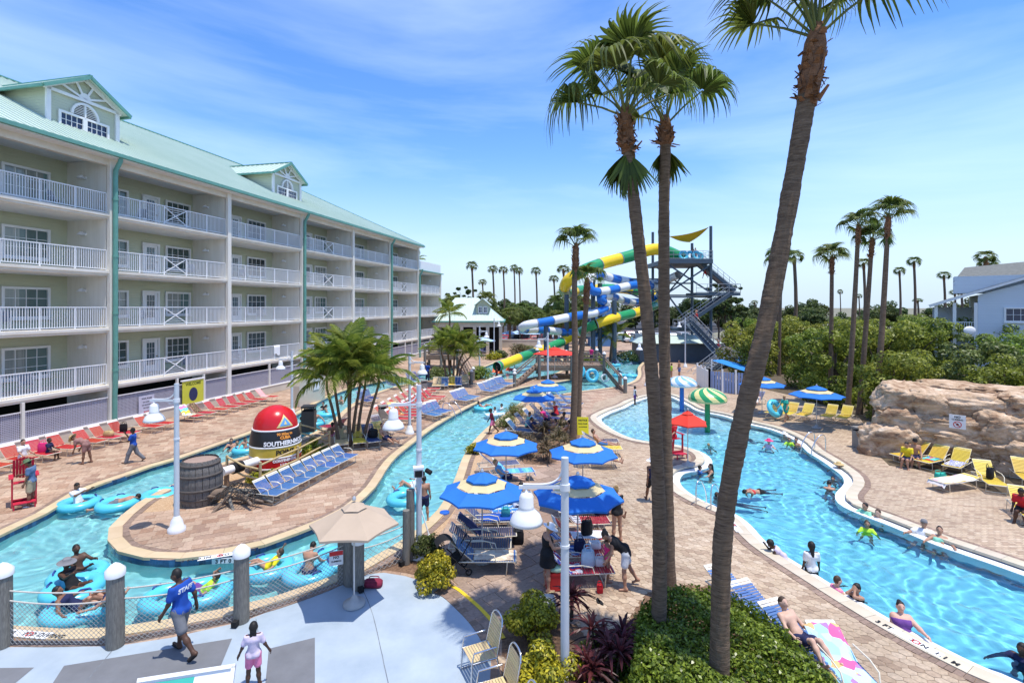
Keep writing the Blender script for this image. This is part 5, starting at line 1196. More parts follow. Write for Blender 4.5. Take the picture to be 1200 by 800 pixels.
for i, (b, p, c, lab) in enumerate([((973, 474), [(974, 400), (975, 303)], .78, 'lowest of the four fan palms behind the yellow loungers, small separate crown'), ((993, 487), [(1000, 380), (1006, 266)], .76, 'fan palm left in the close cluster of three by the rock wall'), ((1007, 485), [(1015, 380), (1022, 282)], .74, 'middle and lower fan palm of the close cluster by the rock wall'), ((1025, 503), [(1034, 380), (1041, 256)], .78, 'tallest fan palm of the close cluster, nearest to the rock wall'), ((913, 440), [(914, 380), (916, 308)], 1.05, 'fan palm half hidden behind the leaning foreground trunk')]):
    fan_palm(lab, gpal(b, p), .17, .125, c*1.12, 12, 20+i, RG, collar=1.2, hang=1 if i == 3 else 0, lowest=2)
# the far palms on the skyline: one crown mesh each, trunk of its own
far0 = {}
def far_palm(px, ytop, ybase, d, sc, label, group):
    k = (px+ytop) % 3
    if k not in far0: o = far0[k] = fan_palm('x', [(0, 0, 0), (.3+.1*k, 0, 9), (.1*k, 0, 18)], .30, .22, 1.15, 14, 40+k, None, collar=1.5, hang=0, far=True, lowest=-30)
    else: o = copy_tree(far0[k])
    p = at(px, ytop+4, d); o.location = (p.x, p.y, 0); o.scale = (sc, sc, p.z/18); o['label'] = label; o['category'] = 'palm tree'; o['group'] = group
SKG = 'skyline palms beyond the water park'
for i, (px, yt, d, sc) in enumerate([(553, 308, 120, 1.05), (565, 327, 150, 1.0), (577, 312, 140, 1.1), (589, 313, 140, 1.0), (602, 311, 140, .9), (608, 314, 145, .9), (628, 314, 140, 1.05), (649, 323, 140, 1.05), (659, 312, 120, 1.15)]):
    far_palm(px, yt, 390, d, sc, '%s skyline palm from the hotel end, left of the slide' % ORD[i], SKG)
for i, (px, yt, d, sc) in enumerate([(984, 338, 160, .6), (1012, 305, 110, 1.1), (1054, 314, 130, 1.0), (1071, 303, 120, 1.1), (1105, 319, 130, 1.1), (1006, 343, 160, .7), (1075, 348, 150, 1.0), (1153, 298, 75, 1.0), (1157, 305, 78, 1.0), (1126, 336, 120, 1.0), (1118, 339, 130, .9), (884, 350, 160, .8), (908, 294, 75, 1.1), (929, 297, 78, 1.0)]):
    far_palm(px, yt, 390, d, sc, '%s skyline palm above the mangroves on the right' % ORD[i], 'skyline palms above the mangroves')
# clump of feather palms on the island
CG = 'feather palms of the island clump'
for i, (b, p, c, n) in enumerate([((398, 523), [(392, 490), (383, 455)], 1.3, 13), ((403, 520), [(397, 485), (390, 440)], 1.3, 12), ((410, 522), [(409, 480), (408, 440)], 1.5, 16), ((418, 519), [(422, 485), (428, 452)], 1.2, 12), ((424, 521), [(432, 490), (444, 450)], 1.35, 14), ((408, 518), [(410, 470), (412, 425)], 1.3, 12), ((412, 520), [(417, 480), (425, 434)], 1.2, 12)]):
    feather_palm('%s trunk of the feather palm clump on the island, counted from the left base' % ORD[i], gpal(b, p), .10, c*.84, n+2, i, CG)
for i, (b, p, c) in enumerate([((524, 452), [(521, 430), (517, 412)], 1.0), ((528, 450), [(526, 425), (524, 408)], 1.05), ((531, 452), [(532, 425), (533, 405)], 1.1), ((534, 451), [(538, 425), (544, 412)], 1.05), ((537, 452), [(541, 430), (551, 418)], 1.0)]):
    feather_palm('%s feather palm from the left in the clump by the wooden footbridge' % ORD[i], gpal(b, p), .11, c, 13, 20+i, 'feather palms by the footbridge')
feather_palm('single feather palm in front of the green roofed pavilion', gpal((528, 430), [(527, 400), (527, 372)]), .16, 1.15, 15, 31)
feather_palm('low dark palm beside the slide pillars', gpal((715, 424), [(716, 410), (717, 400)]), .2, 1.6, 18, 32)
feather_palm('potted palm on the roof terrace of the low hotel wing', [hl(S1+5, -2.2, LV[3]), hl(S1+5, -2.2, LV[3]+.9), hl(S1+5.1, -2.2, LV[3]+1.6)], .07, .9, 9, 33)
# shrubs
bush('golden_shrub', 'round yellow green shrub at the corner of the pale blue deck', 'shrub', g(508, 686), .62, .62, 1.05, M_YELL, 5200, .085, 1)
bush('golden_shrub', 'larger yellow green shrub behind the tan chairs, around the white lamp post foot', 'shrub', g(625, 752, .0), .85, .7, 1.15, M_YELL, 6500, .085, 2)
bush('golden_shrub', 'bright yellow shrub at the bottom edge under the lamp post', 'shrub', g(652, 815), 1.0, .7, 1.0, M_YELL, 6500, .085, 3)
bush('dark_shrub', 'dark green shrub behind the floodlight lamp post, by the striped loungers', 'shrub', g(503, 655), .6, .5, .85, M_DARKL, 2600, .08, 4)
for i, (px, py, r, lab) in enumerate([(557, 531, .55, 'small yellow green shrub on the river bank near the first umbrella'), (592, 500, .8, 'round shrub on the river bank beside the child in pink'), (606, 487, .9, 'shrub on the river bank behind the two swimmers')]):
    bush('bank_shrub', lab, 'shrub', g(px, py), r, r, r*1.1, M_YELL if i == 0 else M_MANG2, 1600, .10, 10+i, 'shrubs along the river bank')
for i, (px, py, r, lab) in enumerate([(514, 444, 1.6, 'low green shrub under the footbridge palms'), (563, 444, 1.7, 'clipped green shrub right of the footbridge stairs'), (579, 421, 1.5, 'yellow shrub beside the slide landing pool'), (587, 419, 1.4, 'dark shrub beside the slide landing pool'), (606, 415, 2.3, 'brown shrub behind the slide landing pool'), (618, 414, 1.8, 'olive shrub near the yellow slide mouth'), (700, 432, 2.0, 'bushy shrub between the slide pillars'), (735, 424, 2.0, 'dark shrub right of the slide pillars'), (690, 430, 2.2, 'big bush left of the slide pillars')]):
    bush('garden_shrub', lab, 'shrub', g(px, py), r, r*.8, r*.8, (M_MANG2, M_MANG, M_YELL, M_DARKL, M_PALMETTO, M_MANG2, M_MANG, M_DARKL, M_MANG)[i], 1500, .22, 30+i, 'shrubs in the back garden')
for i, (px, py) in enumerate([(622, 535), (640, 540), (655, 525), (632, 515), (661, 510), (612, 530)]):
    rosette('%s brown tipped grassy plant in the bed between the umbrellas' % ORD[i], g(px, py), M_PALMETTO, 26, .8, 50+i, 'palmetto_plant', 'plant', 'palmetto plants between the umbrellas', 4, w=.03)
for i, (px, py, lab) in enumerate([(668, 726, 'dark red cordyline beside the white lamp post'), (708, 800, 'red cordyline in front of the hedge, lower left one'), (715, 778, 'red cordyline in front of the hedge, middle one'), (732, 782, 'red cordyline closest to the pale palm trunk'), (694, 815, 'red cordyline at the bottom edge of the picture')]):
    rosette(lab, g(px, py), M_CORD, 20, .62, 60+i, group='red cordylines in the front bed', w=.035)
for i, (px, py) in enumerate([(700, 770), (722, 800), (742, 770), (690, 790), (752, 745), (735, 830)]):
    bush('low_shrub', '%s low green plant among the red cordylines' % ORD[i], 'plant', g(px, py), .45, .4, .5, M_HEDGE if i % 2 else M_MANG, 900, .09, 70+i, 'low green plants among the cordylines', asp=.3)
def hedge():
    rs = np.random.RandomState(5); top = gp([(752, 706), (770, 692), (800, 684), (845, 688), (882, 704), (922, 736), (950, 768), (980, 800), (1010, 860), (980, 960), (742, 960), (742, 780)], 1.05); n = 30000
    x0, x1 = min(p.x for p in top), max(p.x for p in top); y0, y1 = min(p.y for p in top), max(p.y for p in top); X = rs.uniform(x0, x1, n*2); Y = rs.uniform(y0, y1, n*2); k = inside(top, X, Y); X, Y = X[k][:n], Y[k][:n]
    Z = 1.0+.10*np.sin(X*3.1+Y*2)+.07*np.sin(X*7+1)*np.cos(Y*6)-.22*rs.uniform(0, 1, len(X))**1.5; pos = np.stack([X, Y, Z], 1); nr = rs.normal(size=pos.shape)*.55+np.array([0, 0, .8])
    Q = resample(top, .02); m = 16000; e = rs.randint(0, len(Q), m); ed = np.array([(p.x, p.y) for p in Q])[e]; zz = rs.uniform(.05, 1.05, m); cen = ed.mean(0); dr = ed-cen; dr /= np.linalg.norm(dr, axis=1)[:, None]; side = np.concatenate([ed+dr*rs.uniform(-.18, .06, m)[:, None]*(1.0), zz[:, None]], 1); ns = np.concatenate([dr, np.full((m, 1), .4)], 1)+rs.normal(size=(m, 3))*.5
    t = thing('clipped_hedge', 'wide clipped green hedge around the foreground palm trunks', 'hedge', (0, 0, 0)); link('foliage', leaf_mesh('foliage', np.concatenate([pos, side]), np.concatenate([nr, ns]), .085, M_HEDGE, .55, rs), t)
    P = offset(top, -.12) if area2(top) > 0 else offset(top[::-1], -.12); P = P if area2(P) > 0 else P[::-1]; tb = MB().m(M_TWIG)
    for i in range(120):
        x, y = rs.uniform(x0, x1), rs.uniform(y0, y1)
        if pin(P, (x, y)): tb.tube([(x, y, 0), (x+rs.uniform(-.1, .1), y+rs.uniform(-.1, .1), .5), (x+rs.uniform(-.3, .3), y+rs.uniform(-.3, .3), .98)], [.022, .016, .006], 4)
    tb.obj('branches', t)
hedge()
# mangroves on the right, in rows
MP = [tree_proto('mangrove_tree', 'x', 'tree', 'mangrove', 70+i, 'mangrove trees beyond the pool terrace') for i in range(3)]+[tree_proto('olive_tree', 'x', 'tree', 'olive', 80+i, 'olive green trees at the mangrove edge') for i in range(2)]
spots = []
for j, (y, x0, x1, st) in enumerate([(31, 20, 44, 3.4), (38, 15, 50, 4.), (47, 17, 60, 4.6), (57, 22, 76, 5.4), (70, 27, 96, 6.5), (86, 33, 110, 8)]):
    x = x0+rnd.random()*2
    while x < x1: spots.append((x+rnd.uniform(-.8, .8), y+rnd.uniform(-2, 2)+max(0, (26-x))*.0, j)); x += st*rnd.uniform(.85, 1.15)
used = [False]*5; cnt = 0; fe = 0
spots = [s for s in spots if px_of((s[0]-2.6, s[1]))[0] > 838 and in_view((s[0], s[1]), 60) and pin(BED_TREES, (s[0], s[1]))]
for x, y, j in spots:
    k = rnd.choice((0, 1, 2, 0, 1, 3, 4) if j < 2 else (0, 1, 2, 2)); kind = 'olive green' if k > 2 else 'mangrove'
    o = MP[k] if not used[k] else copy_tree(MP[k]); used[k] = True; cnt += 1
    o.location = (x, y, 0); s_ = rnd.uniform(.86, 1.06)*(.74 if y < 35 else .95); o.scale = (s_*1.05, s_*1.05, s_); o.rotation_euler = (0, 0, rnd.uniform(0, 6.28))
    o['label'] = ('%s front edge %s tree by the terrace, counted from the left' % (ORD[fe % 20], kind)) if j < 2 else 'bushy %s tree deep in the belt behind the terrace' % kind; fe += j < 2
    o['group'] = ('front edge' if j < 2 else 'deep')+' %s trees' % kind
# trees far behind
FP = [tree_proto('broadleaf_tree', 'x', 'tree', 'far', 90+i, 'distant trees behind the car park') for i in range(3)]; PP = [tree_proto('pine_tree', 'x', 'tree', 'pine', 95, 'dark pines behind the slide tower')]
usedf = [False]*3
for i in range(84):
    y = rnd.uniform(112, 210); px = rnd.uniform(470, 880) if i % 3 else rnd.uniform(860, 1220); x = (px-600)/F*y
    if y < 150 and 20 < x < 60 and px < 860: y += 60; x = (px-600)/F*y
    k = i % 3; o = FP[k] if not usedf[k] else copy_tree(FP[k]); usedf[k] = True; o.location = (x, y, 0); s_ = rnd.uniform(.7, 1.15)*(.8 if y < 150 else 1); o.scale = (s_*1.1, s_*1.1, s_); o.rotation_euler = (0, 0, rnd.uniform(0, 6)); 
    o['label'] = 'distant dark broadleaf tree on the skyline behind the %s' % ('car park' if px < 860 else 'mangroves'); o['group'] = 'distant trees behind the %s' % ('car park' if px < 860 else 'mangroves')
for i, (px, yt, d) in enumerate([(548, 335, 105), (850, 330, 95), (842, 335, 97), (857, 332, 99), (535, 342, 108)]):
    o = PP[0] if i == 0 else copy_tree(PP[0]); p = at(px, yt, d); o.location = (p.x, p.y, 0); o.scale = (1.0, 1.0, p.z/15); o['label'] = '%s dark bushy pine on the skyline, counted from the left' % ORD[[1, 3, 2, 4, 0][i]]
gp0 = [(0, 0, 0), (.1, 0, 3), (0, .1, 6)]
gpalm = fan_palm('x', gp0, .25, .2, 1.8, 22, 77, None, collar=1, hang=0, far=True, lowest=-40)
for i in range(34):
    y = rnd.uniform(92, 125); px = rnd.uniform(525, 700); x = (px-600)/F*y; o = gpalm if i == 0 else copy_tree(gpalm); o.location = (x, y, 0); s_ = rnd.uniform(.7, 1.2); o.scale = (s_, s_, s_*rnd.uniform(.7, 1.3)); o.rotation_euler = (0, 0, rnd.uniform(0, 6)); o['label'] = 'low bushy palm in the grove behind the pavilion and slides'; o['category'] = 'palm tree'; o['group'] = 'low palms of the grove behind the pavilion'
# ---------------------------------------------------------------- lamps, umbrellas, loungers and deck furniture where they stand
lamp(207, 622, 4.75, 0, 'white lamp post on the island tip with its bell facing the hotel', False)
lamp(342, 487, 4.3, 5, 'white lamp post beside the red loungers, left of the palm clump')
lamp(491, 652, 4.95, 12, 'grey lamp post carrying a floodlight box, by the river bank', True)
lamp(480, 508, 4.6, 180, 'lamp post at the end of the red lounger row on the island')
lamp(662, 812, 4.4, 0, 'nearest lamp post, big white bell hanging over the brown terrace')
for i, (px, py, h, r, lab) in enumerate([(642, 466, 5.2, 0, 'white lamp post standing beside the twin umbrellas and the bridge'), (758, 452, 4.5, 10, 'white lamp post on the terrace between the two river arms'), (579, 417, 5.6, 180, 'lamp post by the pavilion steps'), (562, 440, 5.2, 180, 'slender white lamp post right of the footbridge palms'), (685, 402, 6, 0, 'distant white lamp post near the car park'), (803, 430, 6, 0, 'white lamp post at the foot of the slide stairs')]):
    lamp(px, py, h, r, lab, far=True)
UG = 'blue umbrellas with a cream ring'
umbrella('blue', 565, 570, 1.22, 'blue umbrella with cream ring over the striped loungers near the river bank', UG, rot=.1)
umbrella('blue', 677, 574, 1.27, 'blue umbrella with cream ring over the red loungers behind the big lamp bell', UG, rot=.3)
umbrella('blue', 593, 518, 1.28, 'blue umbrella with cream ring in front of the brown plants', UG, rot=.15)
umbrella('blue', 683, 526, 1.26, 'blue umbrella with cream ring beside the leaning sunbathers and yellow sign', UG, rot=.2)
umbrella('blue', 642, 452, 1.25, 'farther of the twin blue umbrellas by the river, right one', UG, rot=.2)
umbrella('blue', 626, 463, 1.28, 'nearer of the twin blue umbrellas by the river, left one', UG, rot=.1)
umbrella('blue', 957, 460, 1.5, 'blue umbrella standing over the yellow loungers under the palms', UG, rot=.2)
umbrella('blue', 893, 448, 1.5, 'blue umbrella half behind the leaning palm trunk', UG, rot=.4)
umbrella('red', 806, 491, .92, 'red umbrella over the lifeguard chair on the pool peninsula', None, 6)
umbrella('red', 650, 412, 1.9, 'red umbrella on the raised bridge deck', None, 6, rim=2.0, z0=1.3)
umbrella('tan', 415, 606, 1.07, 'plain tan umbrella beside the river fence on the pale blue deck', None, 6, rot=-.15)
for i, (px, py) in enumerate([(597, 390), (611, 388), (622, 390)]): umbrella('pale', px, py, 2.0, '%s of the three pale blue umbrellas in front of the parked cars' % ('left', 'middle', 'right')[i], 'pale blue umbrellas in front of the car park', 8, rim=2.2)
umbrella('pale', 566, 398, 1.9, 'pale umbrella behind the footbridge palms', None, 8, rim=2.2)
# loungers along the hotel wall
HN_A = math.degrees(math.atan2(HN.y, HN.x)); WG = 'red loungers along the hotel wall'; WL = []
wall_px = [-12, 20, 47, 73, 103, 122, 143, 173, 187, 222, 236, 252, 265, 277, 288, 299, 312]
for i, px in enumerate(wall_px):
    r = (px-600)/F; off = 2.3; b = HP+HN*off; s_ = (b.x-r*b.y)/(r*HU.y-HU.x); p = b+HU*s_
    WL.append(lounger('red', p, HN_A+rnd.uniform(-5, 5), '%s red lounger from the left along the cream hotel wall' % ORD[i], WG, 46+rnd.choice((0, 0, 6)), False))
towel_on(WL[9], stripes_mat('towel_rainbow', [(.8, .25, .45), (.2, .65, .65), (.85, .6, .08), (.8, .75, .7)], 9, 'X', .3), 'rainbow striped towel on a red lounger near the lamp post', .3, .7, .6)
towel_on(WL[10], blotch_mat('towel_leopard', [(.10, .06, .03), (.30, .2, .11), (.05, .03, .02), (.22, .14, .08)], 22), 'brown patterned towel covering the back of a red lounger', -.1, .76, .62)
towel_on(WL[16], mat('pink_towel', (.75, .38, .38), .95, .06, 10, bump=.4), 'pink towel over the last red lounger along the wall', .2, .76, .64)
# blue row beside the bamboo fence
BG = 'blue loungers beside the bamboo fence'; A, B = g(322, 588), g(408, 543); hd = math.degrees(math.atan2((B-A).y, (B-A).x))-90
for i in range(8):
    f = i/7; p = A.lerp(B, f)+Vector((math.cos(R(hd)), math.sin(R(hd)), 0))*-.22; lounger('blue', p, hd, '%s blue lounger beside the bamboo fence, counted from the barrel' % ORD[i], BG, 34).scale = (.60, 1, 1)
# under the palm clump
for i, (px, py, k, h, lab) in enumerate([(400, 524, 'tan', -70, 'tan lounger left of the palm trunks'), (421, 522, 'yellow', -72, 'yellow lounger in front of the palm trunks'), (434, 521, 'navy', -60, 'dark blue lounger right of the palm trunks'), (446, 517, 'yellow', -55, 'yellow lounger at the right end under the palm clump'), (392, 508, 'maroon', 150, 'maroon lounger under the palms facing the river'), (447, 507, 'dark', -40, 'dark lounger in the palm shade')]): lounger(k, g(px, py), h, lab, 'loungers under the palm clump')
RG2 = 'red loungers of the double row on the island'
for row, (a, b, n) in enumerate([((452, 492), (503, 460), 9), ((466, 497), (508, 470), 9)]):
    A, B = g(*a), g(*b); hd = math.degrees(math.atan2((B-A).y, (B-A).x))-90
    for i in range(n): lounger('red', A.lerp(B, i/(n-1)), hd+(180 if row == 0 else 0)*0, '%s lounger in the %s red row on the island, from the front' % (ORD[i], ('back', 'front')[row]), RG2, 46, False)
lounger('yellow', g(463, 490), -60, 'lounger under a black and yellow towel at the head of the red rows', None, 46, False)
for gi, (pts, h) in enumerate([([(503, 491), (509, 488), (515, 486)], -40), ([(538, 473), (544, 471), (549, 469)], -35), ([(569, 462), (575, 460), (579, 458)], -40), ([(583, 456), (588, 454), (592, 453)], -40)]):
    for i, q in enumerate(pts): lounger('blue', g(*q), h, '%s blue lounger in %s on the river edge' % (ORD[i], ('the trio beside the lamp bell', 'the trio behind the handrail', 'the nearer far trio', 'the farther far trio')[gi]), 'blue loungers on the river edge', 46, False)
for i, (px, py, k) in enumerate([(511, 455, 'tan'), (517, 455, 'tan'), (521, 455, 'blue'), (530, 454, 'yellow'), (537, 454, 'blue'), (545, 452, 'tan')]): lounger(k, g(px, py), -85, '%s lounger in the mixed row below the footbridge palms' % ORD[i], 'mixed loungers below the footbridge palms', 46, False)
for i, (px, py) in enumerate([(459, 455), (466, 452), (483, 449), (489, 447), (427, 474), (433, 471)]): lounger('navy', g(px, py), -45, '%s navy lounger along the inner bank of the river, left to right' % ORD[[2, 3, 4, 5, 0, 1][i]], 'navy loungers on the inner bank', 46, False)
for i in range(12): lounger('navy', g(566+i*2.9, 414-i*1.25), -60, '%s navy lounger along the path to the pavilion' % ORD[i], 'navy loungers along the pavilion path', 46, False)
# terrace between the umbrellas: head at the left, feet to the right and slightly up
ML = []
for px, py, k, h, lab, ang in [(565, 667, 'blue', 0, 'blue lounger with a cream towel next to the pushchair', 40), (561, 651, 'dark', 0, 'dark striped lounger, nearest under the umbrella', 40), (569, 637, 'dark', 2, 'dark striped lounger, second under the umbrella', 40), (571, 620, 'navy', 3, 'navy lounger behind the dark striped pair', 42), (584, 609, 'blue', 5, 'blue lounger under the umbrella edge with a maroon towel', 42), (594, 592, 'navy', 8, 'navy lounger between the two left umbrellas', 42), (600, 562, 'blue', 10, 'blue lounger covered by a light blue towel', 42), (583, 553, 'navy', 15, 'navy lounger next to the river bank behind the first umbrella', 42)]: ML.append(lounger(k, g(px, py), h, lab, 'loungers under the left umbrellas', ang, px < 580))
towel_on(ML[0], blotch_mat('towel_cream', [(.72, .60, .45), (.78, .68, .52), (.65, .5, .36)], 9), 'cream patterned towel on the lounger next to the pushchair', .85, 0, .6)
towel_on(ML[4], stripes_mat('towel_blue_white', [(.06, .2, .6), (.1, .35, .75), (.7, .74, .8), (.06, .2, .6)], 16, 'Y', .4), 'blue and white towel under the left umbrella', .8, .0, .62)
towel_on(ML[6], stripes_mat('towel_light_blue', [(.12, .42, .72), (.2, .55, .8), (.12, .42, .72), (.08, .2, .5)], 7, 'X', .3), 'light blue towel spread along a lounger behind the first umbrella', .85, .6, .62)
RL = []
for i, (px, py, h, lab) in enumerate([(676, 682, 4, 'red lounger nearest, carrying the white beach bag'), (677, 661, 4, 'red lounger with a striped towel at its head'), (678, 642, 4, 'red lounger with a black bag'), (680, 623, 4, 'maroon red lounger with a lying sunbather under the umbrella'), (682, 607, 4, 'farthest red lounger under the umbrella')]): RL.append(lounger('red' if i < 3 else 'maroon', g(px, py), h, lab, 'red loungers under the right umbrella', 44, i == 0))
towel_on(RL[0], stripes_mat('towel_usa', [(.75, .74, .74), (.5, .04, .06), (.05, .1, .4)], 9, 'Y', .5), 'white red and blue towel at the head of the nearest red lounger', .1, .78, .64)
towel_on(RL[1], stripes_mat('towel_navy_white', [(.05, .1, .3), (.7, .7, .72), (.1, .2, .5)], 14, 'Y', .3), 'navy and white striped towel on the second red lounger', .0, .78, .6)
towel_on(RL[2], mat('white_terry', (.72, .74, .76), .95, .12, 15, bump=.5), 'white and black towel lying on a red lounger foot', .85, -1, .5)
for i, (px, py, k) in enumerate([(700, 546, 'yellow'), (706, 533, 'yellow'), (703, 524, 'dark')]): lounger(k, g(px, py), -3, ('yellow lounger with a sunbather at the terrace edge', 'yellow lounger beside the yellow notice board', 'dark lounger behind the yellow notice board')[i], 'loungers at the terrace edge', 30, False)
k_ = 0
for rowi, (a, b, n, kd) in enumerate([((609, 511), (660, 470), 8, 'blue'), ((632, 513), (668, 478), 6, 'navy')]):
    A, B = g(*a), g(*b)
    for i in range(n): lounger(kd, A.lerp(B, i/(n-1)), -20+rowi*0, '%s lounger of the %s row in the shade behind the brown plants' % (ORD[i], ('left blue', 'right navy')[rowi]), 'loungers in the shade behind the brown plants', 46, False)
# right terrace, yellow
YL_ = []
for i, (px, py, h, lab) in enumerate([(1068, 541, 195, 'yellow lounger with a couple sitting on it by the rock'), (1093, 547, 205, 'yellow lounger with green towels, second by the rock'), (1122, 552, 215, 'yellow lounger with a blue striped towel, third by the rock'), (1118, 572, 195, 'low lounger covered with a white and pink towel'), (1159, 571, 245, 'yellow lounger with a black bag by the rock'), (1203, 567, 240, 'yellow lounger cut by the right edge of the picture'), (1203, 608, 240, 'near yellow lounger at the right edge of the picture')]): YL_.append(lounger('yellow', g(px, py), h, lab, 'yellow loungers by the rock wall', 44 if i != 3 else 5, i in (2, 4)))
towel_on(YL_[2], stripes_mat('towel_zebra', [(.05, .08, .45), (.75, .75, .78)], 22, 'Y', .9), 'navy and white striped towel on the third yellow lounger', .8, 0, .55)
towel_on(YL_[3], blotch_mat('towel_white_pink', [(.75, .72, .70), (.75, .74, .73), (.7, .45, .5), (.76, .7, .68)], 6), 'white and pink towel over the low lounger', .9, .5, .66)
towel_on(YL_[1], blotch_mat('towel_teal_red', [(.05, .45, .5), (.6, .06, .05), (.05, .2, .4), (.1, .55, .45)], 7), 'teal and red towels on the second yellow lounger', .5, -1, .5)
for i, px in enumerate([908, 926, 944, 972, 990]): lounger('yellow', g(px, 488+i*1.5), 222, '%s yellow lounger along the mangrove edge, from the palm trunk' % ORD[i], 'yellow loungers along the mangrove edge', 46, False)
for i, px in enumerate([878, 886]): lounger('navy', g(px, 472+i*2), 215, '%s lounger by the blue kiosk fence' % ('left', 'right')[i], 'loungers by the kiosk fence', 46, False)
# row in front of the hedge, seen from behind
HG = 'blue loungers between hedge and pool'; HL = []
A, B = g(868, 716), g(1000, 812); hdg = math.degrees(math.atan2((B-A).y, (B-A).x))
for i in range(4):
    f = [0.0, .30, .62, .96][i]; HL.append(lounger('blue', A.lerp(B, f), hdg if i < 3 else hdg-20, ('first blue lounger by the leaning trunk, mostly behind the hedge', 'second blue lounger beside the hedge', 'blue lounger beside the hedge with a person lying on it', 'lounger under a colourful beach towel at the hedge end')[i], HG, 25 if i < 3 else 30, i == 3))
towel_on(HL[3], blotch_mat('towel_cartoon', [(.35, .62, .75), (.45, .68, .78), (.5, .7, .8), (.75, .12, .3), (.7, .45, .2), (.5, .72, .8), (.4, .2, .45)], 5), 'pale blue towel with colourful blotches on the hedge end lounger', .9, .7, .7)
# chairs and table on the blue deck
def strap_chair(p, rot, label):
    key = 'strap'
    if key not in PROT:
        t = PROT[key] = thing('patio_chair', 'x', 'chair', (0, 0, 0), 0, 'tan strap chairs at the deck edge'); mb = MB().m(M_STEEL)
        for s in (-1, 1): mb.tube([(s*.28, .32, 0), (s*.28, .30, .42), (s*.29, .26, .62), (s*.29, -.2, .62)], .017, 7); mb.tube([(s*.29, -.30, .0), (s*.27, -.22, .40), (s*.25, -.34, .95)], .017, 7); mb.tube([(s*.27, .30, .41), (s*.27, -.22, .40)], .015, 6); mb.tube([(s*.28, .32, .01), (s*.29, -.30, .01)], .015, 6)
        mb.tube(smooth([(-.25, -.34, .95), (-.17, -.37, 1.06), (0, -.38, 1.09), (.17, -.37, 1.06), (.25, -.34, .95)], 4, False), .017, 7); mb.obj('frame', t)
        for i in range(9): MB().m(SM['tan'][0]).box((0, .27-i*.056, .415), (.53, .046, .012)).obj('strap', t)
        for i in range(10): MB().m(SM['tan'][0]).box((0, -.235-i*.0125, .47+i*.056), (.50, .012, .046), (R(12), 0, 0)).obj('strap', t)
    else: t = copy_tree(PROT[key])
    t.location = (p[0], p[1], .004); t.rotation_euler = (0, 0, R(rot)); t['label'] = label; return t
strap_chair(g(564, 788), 115, 'tan strap chair farther from the picture edge, on the pale blue deck'); strap_chair(g(583, 835), 112, 'middle tan strap chair beside the yellow shrub'); strap_chair(g(603, 890), 112, 'tan strap chair cut by the bottom edge of the picture')
t = thing('side_table', 'beige plastic side table beside the yellow shrub and the lamp post', 'table', g(638, 725), R(8)); MB().m(mat('beige_plastic', (.50, .48, .42), .5, .05, 3)).box((0, 0, .42), (.52, .48, .05)).obj('table_top', t)
for sx in (-.2, .2):
    for sy in (-.18, .18): MB().m(MATS['beige_plastic']).cyl((sx*1.1, sy*1.1, 0), (sx, sy, .4), .025, .03, 8).obj('leg', t)
bin_(g(449, 494), 30, 'grey square litter bin between palm clump and red rows'); bin_(g(1088, 526), 20, 'grey litter bin at the foot of the rock wall', h=1.25, w=.6); bin_(g(1008, 524), 10, 'litter bin beside the fan palm trunk'); bin_(g(362, 505), 10, 'black waste bin beside the arched wall panel', M_BIND, .7, 1.5); bin_(g(497, 460), 10, 'grey litter bin beyond the red lounger rows'); bin_(g(836, 452), 0, 'pale bin in front of the kiosk fence')
adirondack(g(28, 590), 225, 'tall crimson lifeguard chair beside the river at the left edge', .45); adirondack(g(789, 533), 200, 'crimson lifeguard chair under the red umbrella', .45); adirondack(g(600, 435), 180, 'crimson chair standing in the slide landing pool', .6)
handrail(g(955, 528), 200, 'steel pool handrail at the step on the right side of the pool', .6, 1.0); handrail(g(829, 592), 45, 'steel pool handrail left of the leaning palm trunk', .55, .9); handrail(g(528, 486), -30, 'steel handrail at the river entry beside the blue loungers', .7, 1.1)
t = thing('cool_box', 'red cool box with a pale green towel on top, beside the red loungers', 'cool box', g(652, 688), R(5)); MB().m(mat('red_plastic', (.55, .03, .03), .4, .05, 4)).box((0, 0, .2), (.55, .36, .4)).obj('body', t); MB().m(MATS['red_plastic']).box((0, 0, .42), (.57, .38, .06)).obj('lid', t)
tag(MB().m(mat('mint_towel', (.45, .62, .42), .95, .1, 10, bump=.5)).ell((0, 0, 0), (.3, .2, .09), 12, 8).obj('folded_towel', None, g(652, 688)+Vector((0, 0, .51))), 'pale green towel bundled on top of the red cool box', 'towel')
def on(l, x, y, z=.395): a = l.rotation_euler[2]; return l.location+Vector((x*math.cos(a)-y*math.sin(a), x*math.sin(a)+y*math.cos(a), z))
for i, (l, m, lab, x0, u1) in enumerate([(RL[3], stripes_mat('towel_grey_white', [(.55, .55, .58), (.2, .2, .25)], 12, 'Y', .2), 'grey striped towel at the head of the maroon lounger', 0, .75), (ML[3], CM['royal'], 'royal blue towel bunched on a navy lounger under the left umbrella', .8, -1), (ML[5], CM['maroon'], 'maroon towel over the navy lounger at the umbrella edge', .7, .3), (ML[2], CM['navy'], 'navy towel hung over the back of the second striped lounger', -.1, .76)]): towel_on(l, m, lab, x0, u1, .56)
